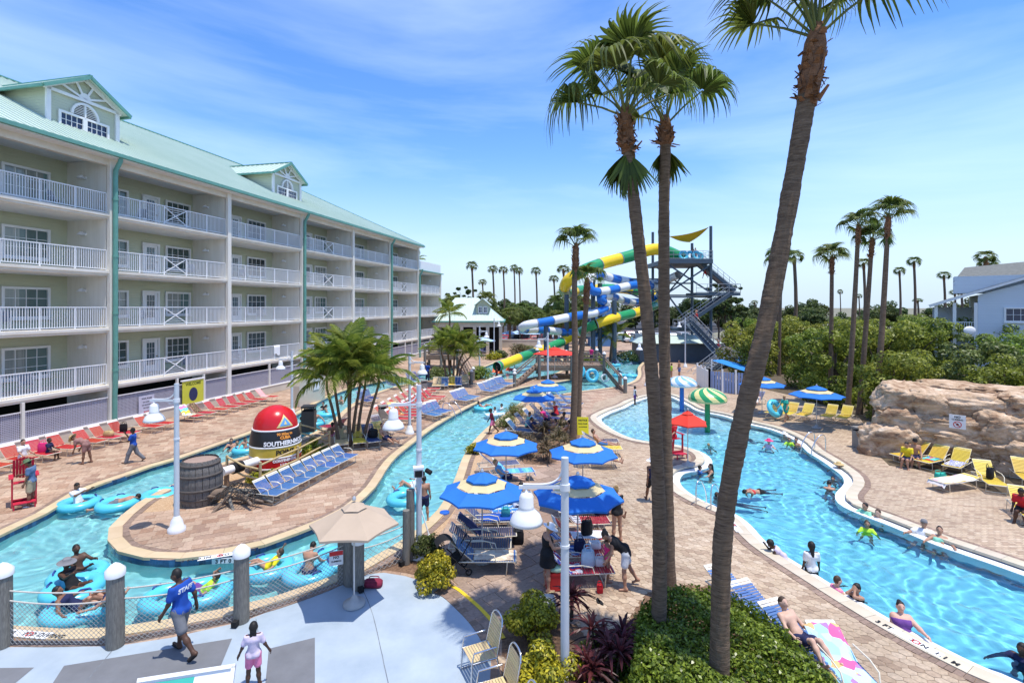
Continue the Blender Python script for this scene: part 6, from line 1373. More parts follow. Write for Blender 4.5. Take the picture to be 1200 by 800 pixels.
def bag(p, label, m, w=.36, d=.2, h=.42, rot=0, name='beach_bag'):
    t = thing(name, label, 'bag', p, R(rot)); MB().m(m).rings([[(w*.5*sc*math.copysign(abs(math.cos(a))**.6, math.cos(a)), d*.5*sc*math.copysign(abs(math.sin(a))**.6, math.sin(a)), z) for a in [2*math.pi*k/14 for k in range(14)]] for sc, z in ((.8, 0), (1, h*.12), (1, h*.75), (.85, h))]).obj('body', t)
    for s in (-1, 1): MB().m(m).tube(smooth([(-w*.25, s*d*.4, h*.9), (-w*.2, s*d*.45, h*1.25), (w*.2, s*d*.45, h*1.25), (w*.25, s*d*.4, h*.9)], 4, False), .012, 6).obj('strap', t)
    return t
bag(on(RL[0], .30, .02), 'pale blue beach bag standing on the nearest red lounger', mat('pale_blue_bag', (.45, .62, .75), .7, .1, 12)); bag(on(RL[2], .25, 0), 'black bag on the third red lounger', CM['black'], rot=20); bag(on(YL_[4], .1, 0), 'black bag on a yellow lounger by the rock', CM['black'], rot=30); bag(WL[2].location+HN*.15+Vector((0, 0, .38)), 'hot pink bag on the red lounger at the left', CM['hotpink'], rot=20); bag(WL[6].location+HN*.1+Vector((0, 0, .38)), 'black bag on a lounger behind the man in blue', CM['black'], rot=15); bag(on(RL[0], .62, .05), 'white pouch beside the pale blue beach bag', CM['white'], .3, .2, .2); bag(WL[5].location+HN*.3+Vector((0, 0, .38)), 'straw coloured bag on a red lounger', M_STRAW, .5, .3, .25); bag(g(437, 686), 'dark red bag on the pale blue deck under the tan umbrella', CM['maroon'], .5, .3, .14)
bag(g(1102, 562), 'green bag on the ground beside the white and pink towel', CM['green'], .4, .3, .28, name='duffel_bag'); bag(g(560, 506, .3) if False else g(437, 512, .40), 'black bag on a lounger in the palm shade', CM['black'], .5, .4, .4)
bag(on(ML[3], .6, .05), 'teal bag at the foot of a navy lounger under the left umbrella', mat('teal_bag', (.05, .35, .38), .7, .1, 8), .3, .2, .26); bag(g(607, 636), 'white topped black bag on the ground at the lounger feet', CM['black'], .36, .3, .4); bag(on(RL[1], .5, .1), 'white towel bundle beside the bag row', CM['white'], .36, .26, .18, name='towel_bundle'); bag(on(RL[1], .05, -.05), 'navy bag on the second red lounger', CM['navy'], .34, .2, .3); bag(g(703, 694), 'small red cup shaped bag by the paving edge', CM['red'], .16, .14, .2)
t = thing('pushchair', 'black folding pushchair beside the blue lounger and round shrub', 'pushchair', g(532, 672), R(20)); mb = MB().m(M_BLACK)
for s in (-.22, .22): mb.tube([(-.4, s, .1), (.1, s, .45), (.42, s, .95)], .015, 6); mb.tube([(.35, s, .1), (-.15, s, .6)], .015, 6)
mb.obj('frame', t); MB().m(CM['black']).grid([[(-.25+.35*math.cos(a)*.9, y, .62+.42*math.sin(a)) for y in (-.22, 0, .22)] for a in [R(k) for k in range(0, 150, 18)]]).obj('canopy', t); MB().m(CM['black']).box((-.05, 0, .40), (.5, .4, .06), (0, R(-30), 0)).obj('seat', t)
for sx in (-.4, .35):
    for s in (-.24, .24): MB().m(M_BLACK).torus((sx, s, .1), .075, .022, 14, 6, (R(90), 0, 0)).obj('wheel', t)
for i, (px, py) in enumerate([(701, 704), (704, 706)]): tag(MB().m(CM['black']).rings([[(.045*sc*math.cos(a), .12*sc*math.sin(a), z) for a in [2*math.pi*k/10 for k in range(10)]] for sc, z in ((1, 0), (1, .02))]).obj('flip_flop', None, g(px, py)+Vector((0, 0, .004)), R(20*i)), 'one of a pair of black flip flops left on the pale paving', 'flip flop', 'pair of black flip flops')
tag(MB().m(mat('blue_plastic_lid', (.02, .12, .5), .5, .05, 4)).lathe([(.17, 0), (.17, .05), (.14, .06), (.13, .03)], 18).obj('skimmer_lid', None, g(521, 601)), 'round blue plastic lid on the orange gravel strip', 'lid')
# signs
sign_board('notice_board', 'yellow upright notice board beside the sunbathers on the terrace', 'sign', g(683, 515, 0)+Vector((0, 0, .75)), .62, .95, 0, mat('bright_yellow_sign', (.75, .66, .02), .5, .04, 3), [('NOTICE', .13, .3, M_INK), ('POOL RULES', .085, .12, M_INK), ('NO RUNNING', .07, -.05, M_INK)], R(-8))
ws = sign_board('welcome_sign', 'yellow welcome sign with a dark oval on the hotel lattice', 'sign', hl(5.55, .30, 1.42), 1.75, 1.55, HPHI, M_YSIGN, [('WELCOME', .26, .55, mat('olive_lettering', (.10, .12, .01), .6, .05, 5))], 0, lambda e: e.m(mat('navy_emblem', (.03, .035, .10), .6, .2, 6)).poly([(.36*math.cos(R(a)), -.02, -.16+.46*math.sin(R(a))) for a in range(0, 360, 15)]))
MB().m(M_WHITE).box((0, .0, -.84), (1.95, .10, .10)).box((0, 0, .84), (1.95, .10, .10)).obj('frame', ws)
sign_board('rules_sign', 'pale pool rules sheet on the hotel lattice left of the welcome sign', 'sign', hl(2.15, .20, 1.15), 1.05, 1.15, HPHI, mat('lilac_sign', (.55, .53, .62), .6, .05, 3), [('POOL RULES', .12, .40, M_INK), ('NO DIVING', .1, .18, M_INK), ('NO RUNNING', .1, .0, M_INK), ('NO GLASS', .1, -.18, M_INK), ('BE SAFE', .12, -.42, M_REDINK)])
# rope and net fence on weathered pilings
fp = [g(-95, 757), g(3, 756), g(135, 756), g(283, 727), g(404, 684)]
PG = 'white capped pilings of the river fence'
def piling(p, label, r=.165, h=1.58, cap=True, group=PG):
    t = thing('piling', label, 'post', (p[0], p[1], 0), rnd.uniform(0, 6), group); rings = []
    MB().m(M_PILE).tube([(0, 0, 0), (.005, .004, h*.5), (0, 0, h)], [r*1.02, r, r*.97], 16).obj('shaft', t)
    if cap: MB().m(M_WHITE).lathe([(r*1.12, h-.09), (r*1.13, h+.04), (r*.5, h+.15), (.01, h+.19)], 16).obj('cap', t)
    mb = MB().m(M_BLACK).box((-r-.05, .02, .07), (.14, .12, .12)); mb.obj('bracket', t); return t
for i, p in enumerate(fp[1:4]): piling(p, ('white capped piling at the left picture edge', 'white capped piling left of the walking man in blue', 'white capped piling right of the walking man in blue')[i])
piling(g(420, 689), 'white capped piling in front of the umbrella post', .15, 1.25); piling(g(412, 683), 'tall weathered piling under the tan umbrella', .2, 1.75, False); piling(g(405, 680), 'second tall piling under the tan umbrella', .2, 1.72, False); piling(g(481, 655), 'thin dark piling beside the floodlight lamp post', .12, 2.0, False); piling(g(476, 660), 'short dark piling left of the floodlight lamp post', .1, 1.5, False)
fence = thing('rope_fence', 'grey rope and net fence strung between the pilings along the river', 'fence', (0, 0, 0)); FP_ = fp+[g(478, 657)]
nb = MB().m(M_NET)
for i, (a, b) in enumerate(zip(FP_, FP_[1:])):
    n = 12; L_ = (b-a).length; zt = [1.18, 1.18, 1.2, 1.22, 1.05][i]
    for z, sg in ((zt, .06), (zt-.2, .10)): MB().m(M_ROPE).tube([a.lerp(b, k/n)+Vector((0, 0, z-sg*4*(k/n)*(1-k/n)+(.0 if i < 3 else -.0))) for k in range(n+1)], .016, 6).obj('rope', fence)
    pitch = .105 if i < 4 else .16; m = int(L_/pitch); hn = zt-.2; st = int(hn/pitch)
    top = lambda f: hn-.10*4*f*(1-f)
    for k in range(-st, m+1):
        for sgn in (1, -1):
            pts = []
            for j in range(st+1):
                x = (k+j if sgn > 0 else k+st-j)*pitch; f = x/L_
                if 0 <= f <= 1: pts.append(a.lerp(b, f)+Vector((0, 0, .03+(top(f)-.03)*j/st)))
            if len(pts) > 1: nb.tube(pts, .0055, 3, False)
stuff(nb.obj('net', fence))
sg_ = sign_board('warning_sign', 'small white and red warning sign tied to the river fence', 'sign', g(394, 690)+Vector((0, 0, .8)), .34, .36, R(20), M_WSIGN, [('NO', .09, .02, M_INK), ('CLIMBING', .055, -.08, M_INK)]); MB().m(M_REDINK).box((0, -.017, .12), (.33, .004, .11)).obj('header', sg_)
pt = thing('pool_net_pole', 'white pool cleaning pole leaning against the dark piling', 'pole', g(483, 640)); MB().m(M_WHITE).tube([(0, 0, 2.0), (.55, -.25, .45)], .02, 8).ell((.56, -.25, .43), .06).obj('shaft', pt)
# white sign at the lower edge of the picture
bs = thing('menu_board', 'white framed green board cut by the bottom edge of the picture', 'sign', at(214, 826, 8.6), R(14)); mb = MB().m(M_WHITE); mb.M = Matrix.Rotation(R(-35), 4, 'X'); mb.box((0, 0, 0), (1.5, .05, .95)).m(M_WHITE).box((0, -.04, .45), (1.5, .06, .06)).box((.72, -.04, 0), (.06, .06, .9)); mb.obj('board', bs)
mb = MB().m(mat('teal_panel', (.05, .42, .33), .6, .05, 3)); mb.M = Matrix.Rotation(R(-35), 4, 'X'); mb.poly([(-.7, -.03, -.3), (.05, -.03, -.3), (.12, -.03, .38), (-.7, -.03, .38)]).m(M_REDINK).box((.4, -.03, -.1), (.3, .012, .2)); mb.obj('panel', bs)
# ---------------------------------------------------------------- pool extras
def ring_strip(name, P, d0, d1, z, m):
    A, B = offset(P, d0), offset(P, d1); n = len(P); mb = MB().m(m)
    for i in range(n):
        j = (i+1) % n; q = [A[i], A[j], B[j], B[i]]
        mb.add([(p.x, p.y, z) for p in q]+[(p.x, p.y, z-.5) for p in (B[i], B[j])], [(0, 1, 2, 3), (3, 2, 5, 4)], False)
    return struct(mb.obj(name))
ring_strip('pool_step', POOL, -.02, -.36, -.10, M_WSTEP)
def coping_sign(a, b, text, label, w=.22, side=.12):
    a, b = g(*a), g(*b); d = (b-a); L_ = d.length; rz = math.atan2(d.y, d.x); t = thing('depth_marker', label, 'depth marker', ((a+b)/2).to_3d()+Vector((0, 0, .027)), rz, None)
    MB().m(M_WSIGN).box((0, 0, 0), (L_, w, .006)).obj('plate', t); tb = MB().m(M_INK); flat_text(tb, text, w*.75, lambda x, y: (x, y, .006), .006, 1.15); tb.obj('lettering', t)
    nd = MB().m(M_REDINK).torus((-L_*.13 if L_ > 1.4 else L_*.02, 0, .005), w*.30, .012, 16, 4); nd.obj('emblem', t); return t
coping_sign((1043, 737), (1104, 770), '3 FT      3 IN  1.1 M', 'long depth marker on the pool coping near the big swimmer'); coping_sign((10, 742), (58, 746), '3 FT 0    NO DIVING', 'depth marker on the coping behind the net fence'); coping_sign((232, 656), (281, 648), '3 FT 0 IN   NO DIVING', 'depth marker on the island coping above the tile one'); coping_sign((852, 607), (867, 624), '3 FT', 'depth marker right of the leaning trunk base')
tm = thing('depth_tile', 'pale depth tile reading 3 FT 0 on the blue tile wall of the island', 'depth marker', g(263, 652)+Vector((0, -.05, -.10)), R(8)); MB().m(M_WSIGN).box((0, 0, 0), (.62, .02, .17)).obj('plate', tm); tb = MB().m(M_INK); flat_text(tb, '3 FT 0', .15, lambda x, y: (x, -.014, y), .006, 1.1); tb.obj('lettering', tm)
def mushroom(px, py, r, zr, zt, cols, polec, label):
    p = g(px, py, -.13); t = thing('water_mushroom', label, 'water feature', (p.x, p.y, 0)); MB().m(polec).cyl((0, 0, -1.1), (0, 0, zt-.3), .17, .15, 14).obj('pole', t); mb = MB(); n = 32; k = 7
    for i in range(k):
        for j in range(n):
            mb.m(cols[(j // 2) % 2]); q = []
            for ii, jj in ((i, j), (i, j+1), (i+1, j+1), (i+1, j)): f = ii/k; a = 2*math.pi*jj/n+f*1.1; q.append((r*math.sin(f*math.pi/2)*math.cos(a), r*math.sin(f*math.pi/2)*math.sin(a), zr+(zt-zr)*math.cos(f*math.pi/2)))
            mb.poly(q[::-1], True)
    mb.lathe([(r, zr), (r*.97, zr-.10), (r*.2, zr-.05)], n, caps=False); mb.obj('canopy', t); return t
MG, MY = mat('green_fibreglass', (.03, .30, .11), .25, .05, 3), mat('yellow_fibreglass', (.85, .58, .02), .25, .05, 3); MBL, MWH = mat('blue_fibreglass', (.02, .16, .55), .25, .05, 3), mat('white_fibreglass', (.76, .77, .77), .25, .05, 3)
mushroom(829, 501, 1.13, 1.6, 2.3, (MG, mat('pale_yellow_fibreglass', (.75, .66, .28), .3, .05, 3)), MG, 'green and yellow swirled water mushroom in the pool'); mushroom(799, 478, 1.08, 1.6, 2.2, (mat('light_blue_fibreglass', (.20, .42, .62), .3, .05, 3), MWH), MBL, 'blue and white swirled water mushroom farther back')
# ---------------------------------------------------------------- buoy monument, barrel, pipe, driftwood, bamboo fence
p = g(323, 548); BU = thing('buoy_monument', 'giant red black and yellow painted buoy reading SOUTHERNMOST POINT on the island', 'buoy', p, math.atan2(-p.y, -p.x)+R(90)); MR, MK, MYW = mat('red_gloss', (.55, .015, .02), .25, .06, 2), mat('black_gloss', (.016, .016, .018), .35, .1, 3), mat('mustard_paint', (.62, .44, .06), .4, .08, 3)
def brad(z): return 1.07 if z < 1.2 else 1.07-.13*((z-1.2)/.7)**1.5
for nm, m, z0, z1 in (('base_band', MK, 0, .22), ('lower_red_band', MR, .27, .67), ('yellow_band', MYW, .72, 1.13), ('black_band', MK, 1.18, 1.82)): MB().m(m).lathe([(brad(z0+(z1-z0)*i/6), z0+(z1-z0)*i/6) for i in range(7)], 40).obj(nm, BU)
for z in (.245, .695, 1.155, 1.85): MB().m(M_WHITE).lathe([(brad(z), z-.035), (brad(z)+.015, z-.02), (brad(z)+.015, z+.02), (brad(z), z+.035)], 40).obj('white_ring', BU)
MB().m(MR).lathe([(.93, 1.88), (.91, 2.05), (.84, 2.3), (.70, 2.52), (.5, 2.68), (.28, 2.78), (.08, 2.82)], 40).obj('dome', BU)
M_ORNG = mat('orange_lettering', (.75, .28, .04), .6, .05, 5)
def wrap(body, size, z, m, a0=R(22), bold=.012, sp=1.0):
    mb = MB().m(m)
    def fn(x, y): r = brad(z+y)+.012; a = a0+x/1.07-math.pi/2; return (r*math.cos(a), r*math.sin(a), z+y)
    flat_text(mb, body, size, fn, bold, sp); mb.obj('lettering', BU)
wrap('SOUTHERNMOST', .25, 1.32, M_WINK, R(27)); wrap('CUBA', .17, 1.55, M_ORNG); wrap('90 Miles to', .16, 1.70, M_ORNG, bold=.006); wrap('POINT', .27, .93, M_INK); wrap('CONTINENTAL', .15, .575, M_WINK); wrap('U.S.A.', .18, .38, M_WINK); wrap('KEY WEST, FL', .13, .11, M_WINK)
def dome_pt(x, z): r = float(np.interp(z, [1.88, 2.05, 2.3, 2.52, 2.68], [.93, .91, .84, .70, .5])); a = R(25)+x/.9-math.pi/2; return r, a
for nm, m, tri, o in (('emblem_border', mat('cream_paint', (.75, .62, .25), .5, .05, 3), ((-.36, 1.97), (.36, 1.97), (0, 2.50)), .02), ('emblem', mat('sky_paint', (.12, .35, .68), .5, .05, 3), ((-.24, 2.03), (.24, 2.03), (0, 2.39)), .032), ('emblem_shell', mat('cream_paint', (.75, .62, .25), .5, .05, 3), ((-.06, 2.08), (.06, 2.08), (0, 2.26)), .042)):
    mb = MB().m(m); n = 6; rows = []
    for i in range(n+1):
        f = i/n; a, b, c = tri; l = (a[0]*(1-f)+c[0]*f, a[1]*(1-f)+c[1]*f); rr = (b[0]*(1-f)+c[0]*f, b[1]*(1-f)+c[1]*f); row = []
        for j in range(5): x = l[0]+(rr[0]-l[0])*j/4; z = l[1]; r, an = dome_pt(x, z); row.append(((r+o)*math.cos(an), (r+o)*math.sin(an), z+o*.3))
        rows.append(row)
    mb.grid(rows, False).obj(nm, BU)
M_BARR = wood_mat('grey_stave', (.095, .088, .082), (.20, .185, .17)); M_HOOP = mat('rusty_hoop', (.10, .085, .075), .8, .2, 8, bump=.4)
p = g(235, 588); ba = thing('barrel', 'big weathered grey wooden barrel standing on the island tip', 'barrel', p); bp_ = [(0, .60), (.35, .69), (.8, .725), (1.25, .69), (1.62, .58)]
for i in range(20):
    a0, a1 = 2*math.pi*i/20+.012, 2*math.pi*(i+1)/20-.012; rows = []; dd = rnd.uniform(-.01, .012)
    for z, r in bp_: rows.append([((r+q)*math.cos(a), (r+q)*math.sin(a), z) for a, q in ((a0, -.03), (a0, dd), ((a0+a1)/2, dd+.006), (a1, dd), (a1, -.03))])
    MB().m(M_BARR).grid(rows, False).obj('stave', ba)
for z, r in ((.22, .665), (.55, .715), (1.05, .715), (1.42, .64)): MB().m(M_HOOP).lathe([(r, z), (r+.022, z+.005), (r+.02, z+.085), (r-.01, z+.09)], 32, caps=False).obj('hoop', ba)
MB().m(mat('barrel_lid_board', (.34, .24, .19), .8, .2, 5, bump=.4, stretch=(2, 16, 4))).lathe([(.56, 1.55), (.54, 1.56), (.01, 1.565)], 24).obj('lid', ba)
pi = thing('white_pipe', 'white pipe with a black clamp running from the barrel to the buoy', 'pipe', g(262, 572)); A_ = Vector((-.1, .1, .62)); B_ = (g(306, 555)-g(262, 572))+Vector((0, 0, .62)); MB().m(M_WHITE).cyl(A_, B_, .17, n=16).obj('tube', pi); mb = MB().m(M_BLACK)
for f in (.28, .36, .44): c = A_.lerp(B_, f); d = (B_-A_).normalized(); mb.cyl(c-d*.07, c+d*.07, .225, n=14)
mb.obj('clamp', pi); MB().m(M_PLANK).box(A_.lerp(B_, .1)-Vector((0, 0, .36)), (.14, .14, .6)).box(A_.lerp(B_, .8)-Vector((0, 0, .36)), (.14, .14, .6)).obj('support', pi)
dw = thing('driftwood_pile', 'heap of driftwood and dark netting beside the barrel', 'driftwood', g(282, 590)); 
for i in range(16): a = rnd.uniform(0, 6.28); c = Vector((rnd.uniform(-.8, .8), rnd.uniform(-.4, .4), rnd.uniform(.08, .35))); d = Vector((math.cos(a), math.sin(a)*.6, rnd.uniform(-.1, .35)))*rnd.uniform(.4, .9); MB().m(M_PLANK if i % 2 else M_PILE).tube([c-d, c+Vector((0, 0, .05)), c+d], [.05, .07, .04], 7).obj('timber', dw)
mb = MB().m(mat('dark_net', (.035, .032, .03), .95, .2, 8)); rows = [[(-.75+i*.11, -.55+j*.14, .72*math.exp(-((-.75+i*.11+.1)**2*1.4+(-.55+j*.14)**2*1.6))+.03*math.sin(i*2+j*3)+.04) for j in range(9)] for i in range(15)]
for i in range(15): mb.tube([Vector(q) for q in rows[i]], .014, 4)
for j in range(9): mb.tube([Vector(r[j]) for r in rows], .014, 4)
mb.obj('netting', dw); MB().m(M_PLANK).tube([(-1.3, -.1, .35), (-.5, -.05, .45)], [.15, .17], 12).obj('hollow_log', dw)
bf = thing('bamboo_fence', 'bamboo post and rail fence around the planting by the buoy', 'fence'); bpx = [(266, 563), (305, 572), (349, 550), (386, 529), (352, 518)]; bpp = [g(*q) for q in bpx]
for q in bpp: MB().m(M_BAMB).cyl(q, q+Vector((0, 0, 1.05)), .06, .055, 8).obj('post', bf)
for a, b, zs in ((0, 1, (.75, .35)), (1, 2, (.92, .45)), (2, 3, (.92, .45)), (3, 4, (.95, .5))):
    for z in zs: MB().m(M_BAMB).tube([bpp[a]+Vector((0, 0, z+(.25 if (a, b) == (0, 1) else 0))), bpp[a].lerp(bpp[b], .5)+Vector((0, 0, z+.015)), bpp[b]+Vector((0, 0, z))], .042, 7).obj('rail', bf)
for i, (px, py) in enumerate([(318, 562), (338, 553), (352, 545), (366, 537), (376, 530), (300, 566), (358, 532), (366, 524)]): bush('variegated_plant', '%s yellow green plant inside the bamboo fence' % ORD[i], 'plant', g(px, py), .45, .4, .5, M_YELL if i % 2 else M_HEDGE, 700, .11, 90+i, 'yellow green plants inside the bamboo fence')
ap = thing('arched_panel', 'cream arched wall panel between the red loungers and the river', 'wall panel', g(363, 472), HPHI); pts = [(-1.6, 0), (1.6, 0)]+[(1.6*math.cos(a), 1.5+1.2*math.sin(a)) for a in [math.pi*k/12 for k in range(13)]]; mb = MB().m(M_CREAM); n = len(pts); mb.add([(x, -.25, z) for x, z in pts]+[(x, .25, z) for x, z in pts], [tuple(range(n)), tuple(reversed(range(n, 2*n)))]+[(i, n+i, n+(i+1) % n, (i+1) % n) for i in range(n)]); mb.obj('wall', ap); MB().m(M_WHITE).box((.4, -.27, 1.5), (.8, .03, 1.1)).obj('notice', ap)
# ---------------------------------------------------------------- rock wall of separate boulders
def rock_mat():
    m, nt, N, L, b = nodes('sandstone'); geo = N.new('ShaderNodeNewGeometry'); n1 = N.new('ShaderNodeTexNoise'); n1.inputs['Scale'].default_value = 1.1; n1.inputs['Detail'].default_value = 9; n1.inputs['Roughness'].default_value = .65; n1.inputs['Distortion'].default_value = .6
    mp = N.new('ShaderNodeMapping'); mp.inputs['Scale'].default_value = (1, 1, 2.2); L.new(geo.outputs['Position'], mp.inputs[0]); L.new(mp.outputs[0], n1.inputs['Vector'])
    rp = N.new('ShaderNodeValToRGB'); cr = rp.color_ramp; cr.elements[0].position = .30; cr.elements[0].color = (.18, .10, .06, 1); cr.elements[1].position = .70; cr.elements[1].color = (.74, .61, .46, 1)
    for p_, c in ((.42, (.33, .21, .13, 1)), (.5, (.48, .34, .22, 1)), (.58, (.58, .43, .30, 1))): e = cr.elements.new(p_); e.color = c
    L.new(n1.outputs['Fac'], rp.inputs[0]); L.new(rp.outputs[0], b.inputs['Base Color']); b.inputs['Roughness'].default_value = .9; b.inputs['Specular IOR Level'].default_value = .2
    n2 = N.new('ShaderNodeTexNoise'); n2.inputs['Scale'].default_value = 5; n2.inputs['Detail'].default_value = 9; L.new(geo.outputs['Position'], n2.inputs['Vector']); bp = N.new('ShaderNodeBump'); bp.inputs['Strength'].default_value = .9; bp.inputs['Distance'].default_value = .12; L.new(n2.outputs['Fac'], bp.inputs['Height']); L.new(bp.outputs[0], b.inputs['Normal']); return m
M_ROCK = rock_mat(); rw = thing('rock_wall', 'tan artificial rock wall of heaped boulders at the right edge behind the yellow loungers', 'rock formation')
from mathutils import noise as mnoise
def boulder(c, r, seed, rz=0., sq=.62, parent=None):
    mb = MB().m(M_ROCK); n, k = 64, 40; o = Vector((seed*3.1, seed*1.7, seed*.9)); rings = []; cz, sz = math.cos(rz), math.sin(rz); pw = lambda v: math.copysign(abs(v)**sq, v)
    for i in range(k+1):
        a = -math.pi/2+math.pi*i/k; row = []
        for j in range(n):
            b = 2*math.pi*j/n; d = Vector((pw(max(math.cos(a), .03))*pw(math.cos(b)), pw(max(math.cos(a), .03))*pw(math.sin(b)), pw(math.sin(a)))); q = 1+.22*mnoise.noise(d*1.3+o)-.20*abs(mnoise.noise(d*2.6+o))+.08*mnoise.noise(d*6+o)+.035*mnoise.noise(d*13+o)+.08; vd = mnoise.voronoi(d*Vector((1, 1, 1)).length*.62+o)[0]; q -= .09*max(0, 1-(vd[1]-vd[0])/.13); d = Vector((d.x*r[0]*q, d.y*r[1]*q, d.z*r[2]*q)); row.append(Vector((d.x*cz-d.y*sz, d.x*sz+d.y*cz, d.z))+c)
        rings.append(row)
    mb.rings(rings, True); return mb.obj('boulder', parent or rw)
for i, (x0, x1, y0, y1, dd, dep) in enumerate([(1032, 1078, 451, 484, 1.2, 1.3), (1068, 1118, 458, 490, .9, 1.2), (1108, 1190, 463, 492, 1.0, 1.2), (1180, 1235, 462, 492, 1.0, 1.2), (1032, 1076, 478, 510, .7, 1.1), (1070, 1150, 485, 511, .55, 1.0), (1146, 1196, 482, 522, .5, 1.0), (1188, 1240, 486, 520, .6, 1.0), (1058, 1104, 503, 523, .5, .9), (1096, 1160, 506, 531, .35, .9), (1156, 1186, 515, 538, .3, .8), (1182, 1235, 512, 542, .3, .9), (1014, 1066, 500, 541, .2, .9), (1066, 1104, 517, 546, .6, .9), (1100, 1150, 525, 562, .9, .9), (1142, 1182, 530, 566, .3, .7), (1174, 1206, 535, 570, .1, .7), (1200, 1250, 535, 580, .2, .8), (1084, 1160, 450, 470, 3.6, 1.2), (1152, 1230, 455, 474, 3.2, 1.2), (1030, 1075, 520, 548, 1.1, .9), (1225, 1300, 470, 560, .8, 1.5)]):
    cx, cyy = (x0+x1)/2, (y0+y1)/2; d = 25.4-(cx-1020)*.0195+dd; c = at(cx, cyy, d); rx = (x1-x0)/2*d/F*1.08; rz_ = (y1-y0)/2*d/F*1.12; boulder(c, (rx, dep, rz_), i+1, R(-40))
mb = MB().m(M_ROCK); cc = [at(1045, 470, 27.2), at(1130, 470, 25.5), at(1280, 470, 22.6)]
for a, b in zip(cc, cc[1:]): mb.beam(Vector((a.x, a.y+.6, 1.3)), Vector((b.x, b.y+.6, 1.3)), 1.4, 2.6)
mb.obj('core', rw)
sign_board('rock_sign', 'white NO CLIMBING sign with a red ring fixed on the rock wall', 'sign', at(1122, 494, 22.6), .56, .60, R(-42), M_WSIGN, [('NO', .13, .20, M_INK), ('CLIMBING', .085, .09, M_INK)], 0, lambda e: e.m(M_REDINK).torus((0, -.02, -.12), .13, .015, 20, 5, (R(90), 0, 0)).beam((-.09, -.024, -.03), (.09, -.024, -.21), .01, .025).m(M_INK).ell((0, -.02, -.12), (.05, .006, .05), 8, 5))
# ---------------------------------------------------------------- timber bridges
def bridge(name, label, a, b, za, depth, stairs, capped=True):
    """deck from a to b (pixel x at distance), stairs = (pixel x, pixel y) of their feet on each end"""
    t = thing(name, label, 'bridge'); A, B = a, b; L_ = B.x-A.x; y0, y1 = A.y, A.y+depth
    n = int(L_/.32); mb = MB().m(M_PLANK)
    for i in range(n): mb.box((A.x+(i+.5)*L_/n, (y0+y1)/2, za), (L_/n-.03, depth, .07))
    stuff(mb.obj('deck_plank', t)); MB().m(M_PLANK).box(((A.x+B.x)/2, y0-.05, za-.25), (L_, .1, .4)).box(((A.x+B.x)/2, y1+.05, za-.25), (L_, .1, .4)).obj('girder', t)
    m = max(2, int(L_/2.2)); pm = MB().m(M_PILE)
    for y in (y0, y1):
        for i in range(m+1):
            x = A.x+L_*i/m; o = MB().m(M_PILE).cyl((x, y-.02, 0), (x, y-.02, za+1.25), .17, .16, 10); o = o.m(M_WHITE).lathe([(.19, 0), (.19, .1), (.02, .25)], 10, (x, y-.02, za+1.2)) if i % 2 == 0 else o; o.obj('post', t)
        for z in (.45, .8, 1.1): MB().m(M_PLANK).box(((A.x+B.x)/2, y-.01, za+z), (L_, .07, .13)).obj('rail', t)
    for s_, (end, foot) in enumerate(zip((A, B), stairs)):
        if foot is None: continue
        F_ = g(*foot); n = 8
        for i in range(n): f = (i+.5)/n; q = Vector((end.x+(F_.x-end.x)*f, y0+depth*.5+(F_.y-y0-depth*.5+.5)*f, za*(1-f))); MB().m(M_PLANK).box(q, (abs(F_.x-end.x)/n+.08, 2.0, .09)).obj('step', t)
        for sy in (-1.05, 1.05):
            e0 = Vector((end.x, y0+depth*.5+sy, za)); e1 = Vector((F_.x, F_.y+.5+sy, 0)); MB().m(M_PLANK).beam(e0-Vector((0, 0, .1)), e1, .08, .3).obj('stringer', t); MB().m(M_PLANK).beam(e0+Vector((0, 0, 1.05)), e1+Vector((0, 0, 1.05)), .08, .1).obj('rail', t); MB().m(M_PILE).cyl(e1, e1+Vector((0, 0, 1.2)), .16, n=10).m(M_WHITE).lathe([(.18, 0), (.18, .1), (.02, .22)], 10, e1+Vector((0, 0, 1.18))).obj('post', t)
    return t
bridge('footbridge', 'timber bridge deck with stairs where tubes hang, in the middle distance', at(632, 400, 51), at(708, 400, 51), 1.35, 4.5, ((603, 452), (731, 459)))
bridge('footbridge', 'smaller timber footbridge crossing the left river arm by the palms', at(498, 400, 60), at(536, 400, 60), 1.5, 3.0, (None, (553, 449)))
swim_tube(at(678, 449, 50.3), .9, 'cyan tube hung upright on the bridge, left one', (78, 0), 0, .5, .19, 'tubes hung on the bridge'); swim_tube(at(694, 457, 49.5), .62, 'cyan tube leaning upright at the bridge foot, right one', (76, 0), .2, .5, .19, 'tubes hung on the bridge')
lr = thing('life_ring', 'white life ring hung on the bridge corner post', 'life ring', at(709, 443, 50.0), 0); lr.rotation_euler = (R(85), 0, 0); MB().m(M_WHITE).torus((0, 0, 0), .34, .1, 20, 8).obj('ring', lr)
for i, (px, py) in enumerate([(498, 439), (505, 437), (512, 436)]): pass
for i, (px, py) in enumerate([(579, 436), (584, 437), (587, 438), (595, 434)]):
    t = thing('traffic_cone', '%s orange traffic cone by the slide landing pool' % ORD[i], 'traffic cone', g(px, py)); MB().m(mat('orange_plastic', (.75, .12, .02), .5, .05, 3)).lathe([(.3, 0), (.3, .05), (.2, .06), (.05, .95)], 10).obj('body', t); MB().m(M_WHITE).lathe([(.16, .35), (.115, .6)], 10, caps=False).obj('band', t) if False else None
